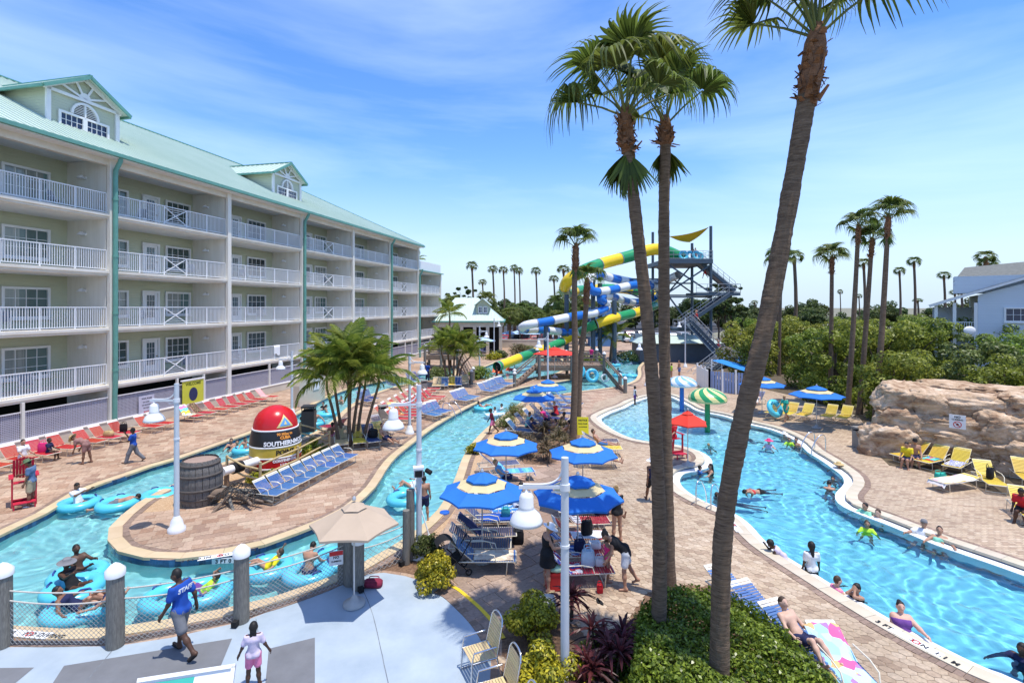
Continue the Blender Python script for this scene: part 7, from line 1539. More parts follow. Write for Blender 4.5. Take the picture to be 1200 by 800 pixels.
# ---------------------------------------------------------------- water slides and their stair tower
M_STL = mat('blue_grey_steel', (.065, .095, .125), .5, .1, 2); M_STLL = mat('light_steel', (.26, .29, .33), .45, .06, 3); M_STAIR = mat('grating', (.22, .23, .24), .6, .1, 6)
def flume(label, pts, r, cols, seg, group=None, n=14, cut_open=0):
    t = thing('water_slide', label, 'water slide'); ra, rb_ = r; Q = resample(smooth([at(*p) for p in pts], 10, False), .45, False); k = int(seg/.45)
    for i in range(0, len(Q)-1, k):
        part = Q[i:i+k+1]
        if len(part) < 2: break
        mb = MB().m(cols[(i//k) % len(cols)]).tube(part, [ra+(rb_-ra)*min(1, (i+q)/len(Q)) for q in range(len(part))], n, caps=False); r = ra+(rb_-ra)*(i+k)/len(Q); mb.m(M_STLL).tube([part[-1]-(part[-1]-part[-2]).normalized()*.10, part[-1]], r*1.06, n, False); mb.obj('slide_section', t)
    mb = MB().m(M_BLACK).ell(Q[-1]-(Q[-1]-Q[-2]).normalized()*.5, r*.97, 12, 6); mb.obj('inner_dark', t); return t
flume('yellow and green tube slide winding from the tower to the landing pool', [(800, 303, 73), (770, 292, 72), (735, 301, 70), (705, 309, 68), (680, 319, 66), (664, 331, 66), (664, 343, 70), (682, 340, 76), (720, 338, 82), (765, 345, 84), (775, 352, 80), (765, 359, 74), (745, 366, 70), (718, 373, 66), (695, 381, 65), (678, 390, 68), (655, 402, 66), (632, 411, 62), (612, 418, 58), (597, 424, 56), (581, 430, 54)], (.84, .52), (MG, MY), 3.6)
flume('blue and white tube slide looping below the yellow one', [(795, 322, 74), (770, 332, 78), (745, 331, 74), (718, 326, 69), (700, 322, 66), (690, 328, 64), (694, 341, 63), (715, 340, 66), (745, 334, 70), (772, 338, 76), (768, 350, 79), (740, 354, 74), (715, 347, 67), (703, 350, 64), (712, 358, 66), (700, 366, 64), (670, 371, 62), (640, 377, 60), (617, 381, 59), (612, 386, 61), (630, 386, 64), (660, 389, 67), (700, 391, 68), (735, 395, 66)], (.58, .48), (MWH, MBL), 2.6)
def leg(t, px, d, z1, r=.22, z0=0.): b = at(px, 360, d); MB().m(M_STL).cyl((b.x, b.y, z0), (b.x, b.y, z1), r, n=10).obj('pillar', t); return b
sp_ = thing('slide_pillars', 'row of thick blue grey steel pillars carrying the tube slides', 'slide supports')
for px, d, yt in ((695, 66, 318), (703, 67, 332), (720, 66, 352), (640, 60, 382), (664, 67, 345)): leg(sp_, px, d, at(px, yt, d).z, .30)
tw_ = thing('slide_tower', 'tall blue grey steel stair tower of the water slides', 'slide tower')
for px, d, yt in ((783, 70, 275), (811, 76, 285), (833, 70, 265), (765, 78, 272), (833, 78, 300), (783, 78, 300)): leg(tw_, px, d, at(px, yt, d).z, .20)
P_ = [at(777, 304, 70), at(834, 304, 70)]; zp = P_[0].z
MB().m(M_STL).box(((P_[0].x+P_[1].x)/2, 74, zp-.3), (P_[1].x-P_[0].x, 9, .55)).obj('platform', tw_); MB().m(M_STAIR).box(((P_[0].x+P_[1].x)/2, 74, zp+.02), (P_[1].x-P_[0].x-.2, 8.8, .06)).obj('floor', tw_)
def guard(t, a, b, h=1.15, n=None):
    a, b = Vector(a), Vector(b); n = n or max(2, int((b-a).length/1.3)); mb = MB().m(M_STLL)
    for i in range(n+1): q = a.lerp(b, i/n); mb.cyl(q, q+Vector((0, 0, h)), .03, n=5)
    for z in (h, h*.55, .12): mb.cyl(a+Vector((0, 0, z)), b+Vector((0, 0, z)), .03, n=5)
    mb.obj('guard_rail', t)
guard(tw_, (P_[0].x, 69.6, zp), (P_[1].x, 69.6, zp)); guard(tw_, (P_[1].x, 69.6, zp), (P_[1].x, 78, zp))
def flight(a, b, w=2.0, n=14):
    a, b = Vector(a), Vector(b); m2 = MB().m(M_STAIR)
    for i in range(n): f = (i+.5)/n; m2.box(a.lerp(b, f), (abs(b.x-a.x)/n+.04, w, .07))
    stuff(m2.obj('stair_tread', tw_))
    for s in (-w/2, w/2): o = Vector((0, s, 0)); MB().m(M_STL).beam(a+o, b+o, .1, .4).obj('stringer', tw_); guard(tw_, a+o+Vector((0, 0, .2)), b+o+Vector((0, 0, .2)), 1.05, 6)
    return MB().m(M_STL).beam(a-Vector((0, 0, .2)), b-Vector((0, 0, .2)), w*.95, .06).obj('stair_soffit', tw_)
def landing(x0, x1, y, d, w=4.2): a, b = at(x0, y, d), at(x1, y, d); MB().m(M_STL).box(((a.x+b.x)/2, d+w/2-1, a.z-.2), (b.x-a.x, w, .4)).obj('landing', tw_); guard(tw_, (a.x, d-1, a.z), (b.x, d-1, a.z)); guard(tw_, (b.x, d-1, b.z), (b.x, d+w-1, b.z)); return a.z
landing(813, 864, 343, 70); landing(786, 813, 384, 70); landing(843, 866, 418, 62, 3.2)
flight(at(818, 308, 71.5), at(858, 341, 71)); flight(at(851, 346, 68.6), at(797, 383, 68.6)); flight(at(808, 377, 67), at(846, 417, 63)); flight(at(848, 419, 61.5), at(806, 452, 56), 1.8)
br = MB().m(M_STL)
for (a, b) in (((783, 310, 70), (833, 343, 70)), ((833, 310, 70), (783, 343, 70)), ((783, 346, 70), (833, 415, 70)), ((833, 385, 70), (795, 425, 70)), ((811, 310, 76), (783, 343, 76)), ((765, 310, 78), (811, 343, 78)), ((783, 346, 70), (811, 346, 76)), ((700, 327, 72), (783, 327, 72)), ((690, 342, 72), (783, 342, 72)), ((765, 332, 74), (811, 332, 74)), ((783, 348, 70), (833, 348, 70)), ((730, 340, 70), (757, 352, 70)), ((811, 392, 72), (833, 425, 72)), ((833, 392, 72), (811, 425, 72))): br.beam(at(*a), at(*b), .16, .2)
br.obj('cross_brace', tw_)
sl_ = tag(MB().m(MY).grid([[Vector(at(784, 277, 70)).lerp(at(831, 266, 70), u)*(1-v)+at(808, 284, 73)*v+Vector((0, 0, -.25*math.sin(math.pi*u)*(1-v)-.2*math.sin(math.pi*v))) for u in [k/10 for k in range(11)]] for v in [k/6 for k in range(7)]]).obj('shade_sail'), 'yellow triangular shade sail above the slide tower platform', 'shade sail'); sl_.data.materials[0] = mat('yellow_sailcloth', (.75, .48, .02), .8, .05, 3)
tag(MB().m(M_URED).lathe([(1.4, 0), (.1, .35)], 8).obj('red_canopy', None, at(766, 290, 75)), 'small red canopy at the slide entrance', 'canopy')
for i, (px, d) in enumerate([(801, 70.5), (809, 71), (816, 70.6), (819, 72)]): q = at(px, 300, d); swim_tube((q.x, q.y), zp+.62, '%s tube held on the slide tower platform' % ORD[i], (80, 0), rnd.uniform(-.5, .5), .5, .19, 'tubes on the slide tower platform')
# kiosk, sails, small green roofed hut, blue wall
ki = thing('kiosk_fence', 'white and blue slatted kiosk fence under the blue sail', 'fence'); KP = [at(817, 360, 48), at(831, 360, 43.5), at(878, 360, 42)]
for a, b, m in ((KP[0], KP[1], M_WHITE), (KP[1], KP[2], mat('lavender_board', (.26, .34, .55), .6, .06, 3))):
    n = int((b-a).length/.22)
    for i in range(n): q = a.lerp(b, (i+.5)/n); o = MB().m(m).box((0, 0, 0), (.17, .05, 1.75)).obj('slat', ki, (q.x, q.y, .9), math.atan2((b-a).y, (b-a).x))
    for i in range(4): q = a.lerp(b, i/3); MB().m(M_WHITE).box((q.x, q.y-.05, 1.0), (.12, .12, 2.0)).obj('post', ki)
def sail(label, pts, m, sag=.5): P4 = [at(*p) for p in pts]; tag(MB().m(m).grid([[P4[0].lerp(P4[1], u).lerp(P4[3].lerp(P4[2], u), v)-Vector((0, 0, sag*math.sin(math.pi*u)*math.sin(math.pi*v))) for u in [k/8 for k in range(9)]] for v in [k/5 for k in range(6)]]).obj('shade_sail'), label, 'shade sail')
M_BSAIL = mat('blue_sailcloth', (.02, .21, .55), .8, .05, 3); sail('blue shade sail stretched over the kiosk', [(834, 422, 44), (846, 421, 48), (893, 432, 47), (876, 436, 42)], M_BSAIL, .3); sail('farther blue shade sail behind the kiosk', [(862, 421, 55), (874, 419, 58), (886, 424, 58), (872, 426, 55)], M_BSAIL, .2)
for i, px in enumerate((834, 846, 876, 893)): tag(MB().m(M_WHITE).cyl((0, 0, 0), (0, 0, (2.75, 2.3, 1.9, 1.75)[i]), .06, n=8).obj('sail_post', None, (lambda q: (q.x, q.y, 0))(at(px, 360, (44, 48, 42, 47)[i]))), '%s white post of the blue kiosk sail' % ORD[i], 'post')
hu = thing('slide_hut', 'low hut with a pale green roof under the slide tower', 'hut', (at(800, 360, 66).x, 69, 0)); MB().m(M_ROOF).prism([(-5.5, -2), (5.5, -2), (5.5, 3), (-5.5, 3)], 2.4, 2.5).add([(-5.6, -2.4, 2.5), (5.6, -2.4, 2.5), (3.5, .5, 3.5), (-3.5, .5, 3.5), (5.6, 3.4, 2.5), (-5.6, 3.4, 2.5)], [(0, 1, 2, 3), (1, 4, 2), (4, 5, 3, 2), (5, 0, 3)]).obj('roof', hu); MB().m(M_STL).box((0, .5, 1.2), (10.4, 4.5, 2.4)).obj('wall', hu)
bw = thing('blue_tank', 'long blue tank wall behind the slides', 'tank', (at(705, 360, 95).x, 96, 0)); MB().m(mat('mid_blue_metal', (.10, .24, .48), .5, .05, 2)).box((0, 0, 3.6), (4.4, 3, 7.2)).obj('body', bw); MB().m(M_STLL).box((0, 0, 7.22), (4.5, 3.1, .12)).obj('rim', bw)
# ---------------------------------------------------------------- pavilion and house
pv = thing('pavilion', 'cream open pavilion with a hipped pale green metal roof and a small dormer', 'pavilion', (at(552, 360, 86).x, 86, 0)); w, dp_, ze, zr_ = 5.6, 6, 5.0, 8.8
MB().m(M_ROOF).add([(-w, -dp_, ze), (w, -dp_, ze), (w, dp_, ze), (-w, dp_, ze), (-2.6, 0, zr_), (1.2, 0, zr_)], [(0, 1, 5, 4), (1, 2, 5), (2, 3, 4, 5), (3, 0, 4)]).obj('roof', pv)
sm = MB().m(M_ROOF)
for i in range(24): x = -w+2*w*i/23; yt = -dp_+ (dp_)*min(1, (x+w)/3.0 if x < -2.6 else (w-x)/4.4 if x > 1.2 else 1); sm.beam((x, -dp_, ze+.05), (x, yt, ze+.05+(zr_-ze)*(yt+dp_)/dp_), .06, .08)
stuff(sm.obj('roof_seam', pv)); MB().m(M_GREENP).box((0, -dp_-.05, ze-.05), (2*w+.2, .2, .25)).box((w+.05, 0, ze-.05), (.2, 2*dp_, .25)).obj('gutter', pv); MB().m(M_CREAM).box((0, -dp_+.4, ze-.5), (2*w-.8, .4, .8)).box((w-.4, 0, ze-.5), (.4, 2*dp_-.8, .8)).obj('beam', pv)
for i in range(6): x = -w+.5+(2*w-1)*i/5; MB().m(M_CREAM).box((x, -dp_+.4, 2.2), (.5, .5, 4.4)).obj('column', pv)
MB().m(M_BLACK).box((0, 1, 2.3), (2*w-1.2, 6, 4.4)).obj('inner_shade_block', pv); d_ = MB().m(M_SIDING).add([(1.2, -4.2, 6.0), (3.2, -4.2, 6.0), (3.2, -4.2, 7.6), (2.2, -4.2, 8.5), (1.2, -4.2, 7.6), (1.2, 0, 7.6), (3.2, 0, 7.6), (2.2, 0, 8.5), (1.2, 0, 6), (3.2, 0, 6)], [(0, 1, 2, 3, 4), (0, 4, 5, 8), (1, 9, 6, 2)]).obj('dormer', pv); MB().m(M_ROOF).beam((.9, -2.2, 7.5), (2.2, -2.2, 8.6), 5, .1).beam((3.5, -2.2, 7.5), (2.2, -2.2, 8.6), 5, .1).obj('dormer_roof', pv)  # black inner block stands in for the shade inside the open pavilion
for x in (1.5, 2.3): window_obj(.65, 1.1, 2, 2, M_NAVYG, d_, (x, -4.25, 6.25))
hs_ = thing('grey_house', 'pale blue grey sided house with a grey shingle roof and porch at the right edge', 'house', (at(1146, 360, 46).x, 46, 0), R(-38)); M_HSID = mat('pale_blue_siding', (.62, .69, .75), .7, .05, 1, bump=.9, bscale=8, stretch=(.02, .02, 9)); M_SHIN = mat('grey_shingle', (.16, .165, .15), .9, .15, 4, bump=.5, bscale=20); 
MB().m(M_HSID).add([(0, 0, 0), (9, 0, 0), (9, 0, 10.6), (7, 0, 10.6), (0, 0, 8.3), (0, 9, 0), (0, 9, 8.3)], [(0, 1, 2, 3, 4), (5, 0, 4, 6)]).obj('wall', hs_)
MB().m(M_SHIN).add([(-3.4, -.4, 7.4), (0, -.4, 8.75), (8, -.4, 11.7), (8, 9.5, 11.7), (-3.4, 9.5, 7.4), (0, 9.5, 8.75)], [(0, 1, 5, 4), (1, 2, 3, 5)]).add([(-1.6, 2, 9.6), (9, 2, 10.3), (9, 5, 11.9), (-.6, 5, 11.1)], [(0, 1, 2, 3)]).obj('roof', hs_); MB().m(M_WHITE).beam((-3.4, -.45, 7.3), (0, -.45, 8.6), .12, .22).beam((0, -.45, 8.6), (8, -.45, 11.55), .12, .22).obj('fascia', hs_); MB().m(M_HSID).box((1.5, 3, 9.3), (6, 2.2, 1.6)).obj('upper_wall', hs_)
for x in (-2.9, -1.6, -.15): MB().m(M_WHITE).box((x, -.1, 4.0), (.24, .24, 7.2)).obj('porch_post', hs_)
MB().m(M_WHITE).box((-1.5, 2, 4.7), (3.2, 4.4, .25)).obj('porch_floor', hs_); mb = MB().m(M_WHITEP).box((-1.5, -.1, 5.85), (3, .06, .06))
for i in range(18): mb.box((-2.9+i*.165, -.1, 5.35), (.04, .03, 1.0))
mb.obj('porch_rail', hs_); MB().m(M_HSID).box((-1.5, 6, 4), (3, .2, 6.4)).obj('porch_wall', hs_); window_obj(2.1, 1.3, 4, 2, M_NAVYG, hs_, (1.7, -.02, 5.9)); sdm = thing('satellite_dish', 'white satellite dish on a pole in front of the house porch', 'satellite dish', (at(1135, 360, 44).x, 44, 0)); MB().m(M_STLL).cyl((0, 0, 0), (0, 0, 5.0), .05).obj('pole', sdm); MB().m(M_WHITE).ell((0, -.1, 5.2), (.55, .12, .38), 14, 8).obj('dish', sdm)
# ---------------------------------------------------------------- parked cars
def car(col, suv=False):
    t = thing('parked_car', 'x', 'car', (0, 0, 0), 0, 'cars in the car park'); pm = mat('car_'+col, {'red': (.35, .015, .02), 'white': (.7, .7, .7), 'black': (.015, .015, .017), 'silver': (.45, .46, .48), 'blue': (.03, .08, .2)}[col], .25, .03, 2, spec=.6); w = .9; h = .35 if suv else 0
    prof = [(-2.2, .35), (2.2, .35), (2.25, .75), (1.2, .95), (.7, 1.45+h), (-1.3-h, 1.48+h), (-2.1, 1.0+h), (-2.25, .8)]; n = len(prof); mb = MB().m(pm); mb.add([(x, -w, z) for x, z in prof]+[(x, w, z) for x, z in prof], [tuple(range(n)), tuple(reversed(range(n, 2*n)))]+[(i, n+i, n+(i+1) % n, (i+1) % n) for i in range(n)], False); mb.obj('body', t); gb = MB().m(M_GLASS)
    for s in (-1, 1): gb.poly([(1.0, s*(w+.01), .98), (.62, s*(w+.01), 1.36+h), (-1.25-h, s*(w+.01), 1.38+h), (-1.75, s*(w+.01), 1.0)][::s])
    gb.poly([(1.19, -.8, .98), (1.19, .8, .98), (.74, .75, 1.40+h), (.74, -.75, 1.40+h)]); gb.obj('window', t)
    for x in (-1.4, 1.4):
        for s in (-1, 1): MB().m(M_BLACK).cyl((x, s*(w-.2), .33), (x, s*(w+.02), .33), .33, n=12).obj('wheel', t)
    for s in (-1, 1): MB().m(M_WSIGN).box((2.2, s*.6, .68), (.1, .35, .14)).obj('headlight', t)
    return t
CP = {}
for i, (px, d, col, suv, rz) in enumerate([(592, 108, 'red', 0, 80), (604, 106, 'black', 1, 85), (616, 104, 'red', 1, 95), (628, 104, 'red', 0, 90), (640, 106, 'red', 1, 85), (652, 108, 'blue', 0, 90), (664, 110, 'black', 0, 95), (726, 110, 'silver', 1, 80), (736, 106, 'white', 0, 85), (747, 104, 'black', 1, 95), (757, 106, 'black', 0, 90), (768, 106, 'white', 1, 90), (790, 112, 'white', 0, 85), (801, 110, 'silver', 1, 95), (812, 112, 'black', 0, 90), (738, 122, 'red', 0, 90), (752, 124, 'silver', 0, 90), (780, 124, 'blue', 1, 90)]):
    k = (col, suv); o = copy_tree(CP[k]) if k in CP else CP.setdefault(k, car(col, suv)); q = at(px, 360, d); o.location = (q.x, q.y, 0); o.rotation_euler = (0, 0, R(rz+180)); o['label'] = '%s %s parked car, %s in the row behind the slides' % (col, 'tall' if suv else 'low', ORD[i])
MB_ = thing('low_wall', 'long low cream wall in front of the parked cars', 'wall', (at(615, 360, 90).x, 91, 0)); MB().m(M_CREAM).box((0, 0, .7), (14, .4, 1.4)).obj('wall', MB_); MB().m(M_SLABC).box((0, 0, 1.44), (14.2, .5, .08)).obj('coping', MB_)
# ---------------------------------------------------------------- everyone in the picture
WZ, RZ = -.13, -.17
def at_w(px, py, z=WZ): q = g(px, py, z); return (q.x, q.y, z)
def mk(*names, **kw): d = {}; [d.update(n) for n in names]; d.update(kw); return d
B_, BR, BL, GR = ('black', 'short'), ('brown', 'short'), ('blond', 'short'), ('grey', 'short')
# pale blue deck
staff = person('man walking in a royal blue staff shirt and grey shorts on the pale blue deck', g(212, 766), 166, 'dark', mk(ll=(-20, 4), rl=(20, 4), lk=18, rk=4, la=(14, 10), ra=(-20, 14), le=20, re=28, head=12, turn=20, lean=4), [('shirt', 'royal'), ('shorts', 'grey'), ('sandals', 'black')], ('black', 'short'), None, 1.78, res=.018)
v, f = text_geo('STAFF', .125, .006); mb = MB().m(M_WINK)
def on_back(x, y): z = .40+y; return (x, -.148-.012*(y > .0)+.35*x*x, z)
mb.M = rot_('X', -4).to_4x4(); mb.add([on_back(a, b) for a, b, c in v], f, False); mb.obj('lettering', staff)
person('small girl in a pale top and pink shorts with braids, bottom of the picture', g(297, 806), 110, 'dark', mk(la=(2, 22), ra=(2, 24), le=15, re=15), [('shirt', 'lilac'), ('trunks', 'pink'), ('bra', 'white')][:2], ('black', 'braids'), None, 1.22, child=True, res=.018)
# terrace
person('woman in a black dress and white hat with her hands together beside the red loungers', g(641, 690), 10, 'tan', mk(la=(35, 6), ra=(30, 6), le=60, re=60, head=25), [('dress', 'black'), ('sandals', 'tan_strap')], ('blond', 'bun'), ('brim', 'white'), 1.66, True, res=.018)
person('small girl in a hot pink swimsuit facing the bending woman', g(712, 680), 0, 'tan', mk(la=(40, 12), ra=(70, 10), le=30, re=60), [('swimsuit', 'hotpink')], ('brown', 'tail'), None, 1.16, child=True, res=.018)
person('woman bending forward in a black top and white shorts next to the girl in pink', g(733, 688), 170, 'tan', mk(bend=52, la=(55, 6), ra=(50, 6), le=30, re=35, ll=(6, 6), rl=(-14, 8), lk=10, rk=16), [('tank', 'black'), ('trunks', 'white')], ('brown', 'bun'), None, 1.66, True, res=.018)
person('woman in a black swimsuit standing at the foot of the maroon loungers', g(723, 634), 120, 'tan', mk(la=(30, 12), ra=(25, 10), le=50, re=40, head=15), [('swimsuit', 'black'), ('shirt', 'black')], ('blond', 'bun'), None, 1.68, True, res=.02)
person('woman in a navy swimsuit and white sun hat walking away on the pale paving', g(764, 588), 95, 'brown', mk(WALK), [('swimsuit', 'navy'), ('trunks', 'black')], ('brown', 'short'), ('brim', 'white'), 1.62, True, res=.022)
lp = lambda px, py, z=.36: (lambda q: (q.x, q.y, z))(g(px, py, z))
person('sunbather lying in the shade on the maroon lounger', lp(700, 602), 5, 'brown', RECL, [('trunks', 'navy')], B_, None, 1.7, res=.022); person('second sunbather lying on the farthest red lounger', lp(700, 587), 5, 'tan', mk(RECL, lk=25), [('trunks', 'black')], BR, None, 1.66, res=.022)
person('man sunbathing with bent knees beside the yellow notice board', lp(703, 521), -3, 'tan', mk(RECL, ll=(55, 8), lk=20), [('trunks', 'blue')], BR, None, 1.72, res=.024); person('woman lying on a yellow lounger at the terrace edge', lp(706, 539), -3, 'tan', RECL, [('swimsuit', 'lilac')], BR, None, 1.66, True, res=.024)
person('person in dark blue shorts lying on a lounger beside the hedge', lp(936, 752, .38), hdg, 'fair', mk(RECL, ll=(70, 6), rl=(75, 6), lk=70, rk=75, lean=-45), [('trunks', 'navy')], BR, None, 1.65, res=.02)
person('boy in a pink shirt stepping out of the river by the shrub', g(577, 508), 190, 'dark', mk(WALK, bend=10), [('tank', 'maroon'), ('trunks', 'pink')], B_, None, 1.45, child=True, res=.024); person('child in purple shorts at the shallow beach of the pool', g(744, 474), 0, 'dark', STAND, [('tank', 'white'), ('trunks', 'purple')], B_, None, 1.35, child=True)
person('man in a blue shirt standing by the litter bin at the far river arm', g(501, 446), 60, 'dark', STAND, [('shirt', 'royal'), ('trousers', 'navy')], B_, None, 1.8); person('dark haired girl walking near the far blue loungers', g(582, 447), 180, 'dark', WALK, [('swimsuit', 'maroon')], B_, None, 1.5)
# hotel side
person('man in a blue shirt and dark green hat standing by the crimson lifeguard chair', g(36, 592), 200, 'brown', mk(la=(5, 8), ra=(30, 10), re=50, head=25), [('shirt', 'denim'), ('shorts', 'khaki'), ('sandals', 'white')], B_, ('brim', 'olive'), 1.68, res=.022)
person('person with dark hair sitting on the leftmost red loungers', WL[1].location+HN*.35+Vector((0, 0, .36)), HN_A, 'tan', mk(SIT), [('shirt', 'white')], B_, None, 1.65); person('child in dark clothes sitting on a red lounger beside the pink bag', WL[2].location+HN*.55+Vector((0, 0, .36)), HN_A+20, 'dark', SIT, [('shirt', 'navy')], B_, None, 1.3, child=True)
person('woman in a straw hat bending over a red lounger', g(101, 543), 185, 'brown', mk(bend=62, la=(60, 6), ra=(40, 8), le=20, re=50, ll=(4, 4), rl=(-8, 5)), [('shirt', 'pattern'), ('trunks', 'pattern')], BR, ('brim', 'straw'), 1.62, True, res=.022)
person('man in a bright blue shirt and dark trousers striding along the hotel walk', g(156, 542), 200, 'dark', mk(WALK, ra=(60, 10), re=90, la=(30, 10), le=60), [('shirt', 'royal'), ('trousers', 'grey')], B_, ('cap', 'black'), 1.62, res=.022)
# lazy river riders
def rider(px, py, label, rot, skin, wear, hair=B_, hat=None, tl='cyan inner tube under the %s', pose=None, h=1.65, z=RZ, child=False, fem=False, res=.024, tube=True, R_=.5, dx=0):
    q = at_w(px, py, z)
    if tube: swim_tube(q, z+.06, 'cyan inner tube carrying the '+label.split(' ', 1)[1] if len(label.split()) < 12 else 'cyan inner tube carrying the '+' '.join(label.split()[1:9]), (0, 0), rot, R_, .2)
    return person(label, (q[0]+dx, q[1], z+.12), rot, skin, pose or TUBE, wear, hair, hat, h, fem, child, res)
rider(92, 676, 'man sitting in the farthest tube of the near river group', -30, 'dark', [('trunks', 'navy')], B_, pose=mk(TUBE, lean=-15, la=(50, 30), ra=(60, 25), le=40, re=20, head=5), res=.02); rider(86, 692, 'woman in a grey sun hat sitting in a tube', -10, 'dark', [('swimsuit', 'black')], B_, ('brim', 'grey'), pose=mk(TUBE, lean=-30, la=(50, 30), ra=(50, 30), le=40, re=40), fem=True, res=.02)
rider(92, 716, 'person lying across the nearest tube in a navy patterned swimsuit', 20, 'brown', [('swimsuit', 'navy')], B_, fem=True, R_=.55, res=.02); person('girl lying on the right part of the nearest tube', (lambda q: (q[0], q[1], RZ+.2))(at_w(122, 716, RZ)), 160, 'tan', mk(TUBE, ll=(60, 6), rl=(60, 6)), [('bra', 'navy'), ('briefs', 'navy')], B_, None, 1.5, True, res=.022)
rider(238, 697, 'child in a lime green shirt riding a tube behind the staff man', 185, 'tan', [('shirt', 'lime'), ('trunks', 'purple')], BR, child=True, h=1.3, pose=mk(TUBE, ra=(120, 20), re=60), res=.02); swim_tube(at_w(200, 703, RZ), RZ+.06, 'cyan inner tube left of the staff man at the fence', (0, 0), .5, .5, .2)
rider(314, 668, 'child in a yellow shirt lying in a tube by the right piling', 190, 'tan', [('shirt', 'yellow')], BR, child=True, h=1.3, pose=mk(TUBE, ra=(150, 20), re=10), res=.02); rider(362, 673, 'bare backed man in the tube beside the warning sign', 80, 'tan', [('trunks', 'navy')], B_, pose=mk(TUBE, lean=-5, la=(40, 20), ra=(40, 20), bend=15), res=.02); swim_tube(at_w(392, 658, RZ), RZ+.06, 'teal shaded inner tube behind the warning sign', (0, 0), .5, .5, .2)
rider(92, 592, 'person in a white shirt sitting in a tube near the crimson chair', 0, 'brown', [('shirt', 'white')], B_, pose=mk(TUBE, lean=-15, la=(50, 40), ra=(50, 40), le=60, re=60)); rider(138, 592, 'man lying face down over a tube near the island tip', 20, 'tan', [('trunks', 'grey')], B_, pose=mk(FLOAT, lean=80, head=-10), z=RZ); swim_tube(at_w(188, 582, RZ), RZ+.06, 'empty cyan inner tube drifting beside the lamp post', (0, 0), .3, .5, .2)
for px, py, lab, sk, w, tb in [(271, 524, 'swimmer holding the river edge left of the buoy', 'tan', [('bra', 'navy')], 0), (278, 526, 'woman in a blue swimsuit next to the swimmer left of the buoy', 'tan', [('swimsuit', 'blue')], 0), (288, 528, 'child in a small tube left of the buoy', 'tan', [], 1), (352, 505, 'person in dark clothes in a tube right of the buoy', 'dark', [('rash', 'black')], 1), (369, 497, 'bare chested man leaning on a tube right of the buoy', 'tan', [('trunks', 'navy')], 1), (379, 478, 'man in a black shirt standing in the river beyond the buoy', 'fair', [('shirt', 'black')], 0), (383, 486, 'child in a tube between the palm trunks and the buoy', 'tan', [], 1), (400, 471, 'shirtless man wading behind the palm trunks', 'tan', [('trunks', 'khaki')], 0)]:
    if tb: rider(px, py, lab, rnd.uniform(0, 360), sk, w, pose=mk(TUBE, lean=-15), child=px in (288, 383), h=1.3 if px in (288, 383) else 1.7, R_=.46)
    else: q = at_w(px, py, RZ); person(lab, (q[0], q[1], RZ-.3), rnd.uniform(180, 340), sk, DEEP, w, B_, None, 1.7)
rider(483, 573, 'woman with red swimwear lying in a tube beside the floodlight lamp', 200, 'tan', [('swimsuit', 'white')], B_, fem=True, pose=mk(TUBE, lk=80, rk=80), res=.022); swim_tube(at_w(474, 586, RZ), RZ+.06, 'empty looking cyan tube just left of the floodlight lamp', (0, 0), .2, .5, .2); q = at_w(461, 580, RZ); person('dark haired swimmer towing the tube beside the floodlight lamp', (q[0], q[1], RZ-.5), 10, 'dark', mk(DEEP, lean=20), [('rash', 'black')], B_, None, 1.6)
q = g(497, 610); person('shirtless person standing behind the floodlight lamp on the bank', q, 100, 'tan', STAND, [('trunks', 'navy')], B_, None, 1.5)
rider(566, 479, 'child floating in a tube below the twin umbrellas', 20, 'tan', [], B_, child=True, h=1.3); q = at_w(580, 482, RZ); person('swimmer with a white shirt beside the far tube', (q[0], q[1], RZ-.4), 200, 'tan', DEEP, [('rash', 'white')], B_, None, 1.6); q = at_w(588, 478, RZ); person('second swimmer in white beside the far tube', (q[0], q[1], RZ-.4), 170, 'tan', DEEP, [('rash', 'white')], B_, None, 1.6); tag(MB().m(mat('pale_foam', (.55, .68, .78), .7, .05, 4)).box((0, 0, 0), (1.9, .8, .12)).obj('float_mat', None, Vector(at_w(585, 486, RZ))+Vector((0, 0, .02)), .3), 'pale blue float mat beside the two swimmers', 'float')
for px, py, lab in [(721, 428, 'rider in a dark shirt in the far river bend'), (733, 424, 'rider in the tube farther up the far river'), (742, 421, 'rider in the last tube of the far river'), (725, 440, 'dark haired rider near the bridge in the far river')]: rider(px, py, lab, rnd.uniform(0, 360), 'dark' if px % 2 else 'tan', [('rash', 'navy')], B_, pose=mk(TUBE, lean=-20), res=.032)
swim_tube(at_w(740, 441, RZ), RZ+.06, 'cyan tube at the turn of the far river', (0, 0), .2, .5, .2)
for px, d, lab, c in [(640, 53, 'person under the red umbrella on the bridge deck', 'maroon'), (655, 53, 'woman in pink on the bridge deck', 'pink'), (662, 52.5, 'child beside the railing on the bridge deck', 'white'), (648, 54, 'lifeguard in red on the bridge deck', 'red'), (693, 53, 'person in pink near the life ring on the bridge deck', 'hotpink')]: q = at(px, 360, d); person(lab, (q.x, q.y, 1.39), rnd.uniform(0, 360), 'tan', STAND, [('shirt', c), ('trunks', 'navy')], B_, None, 1.7, res=.034)
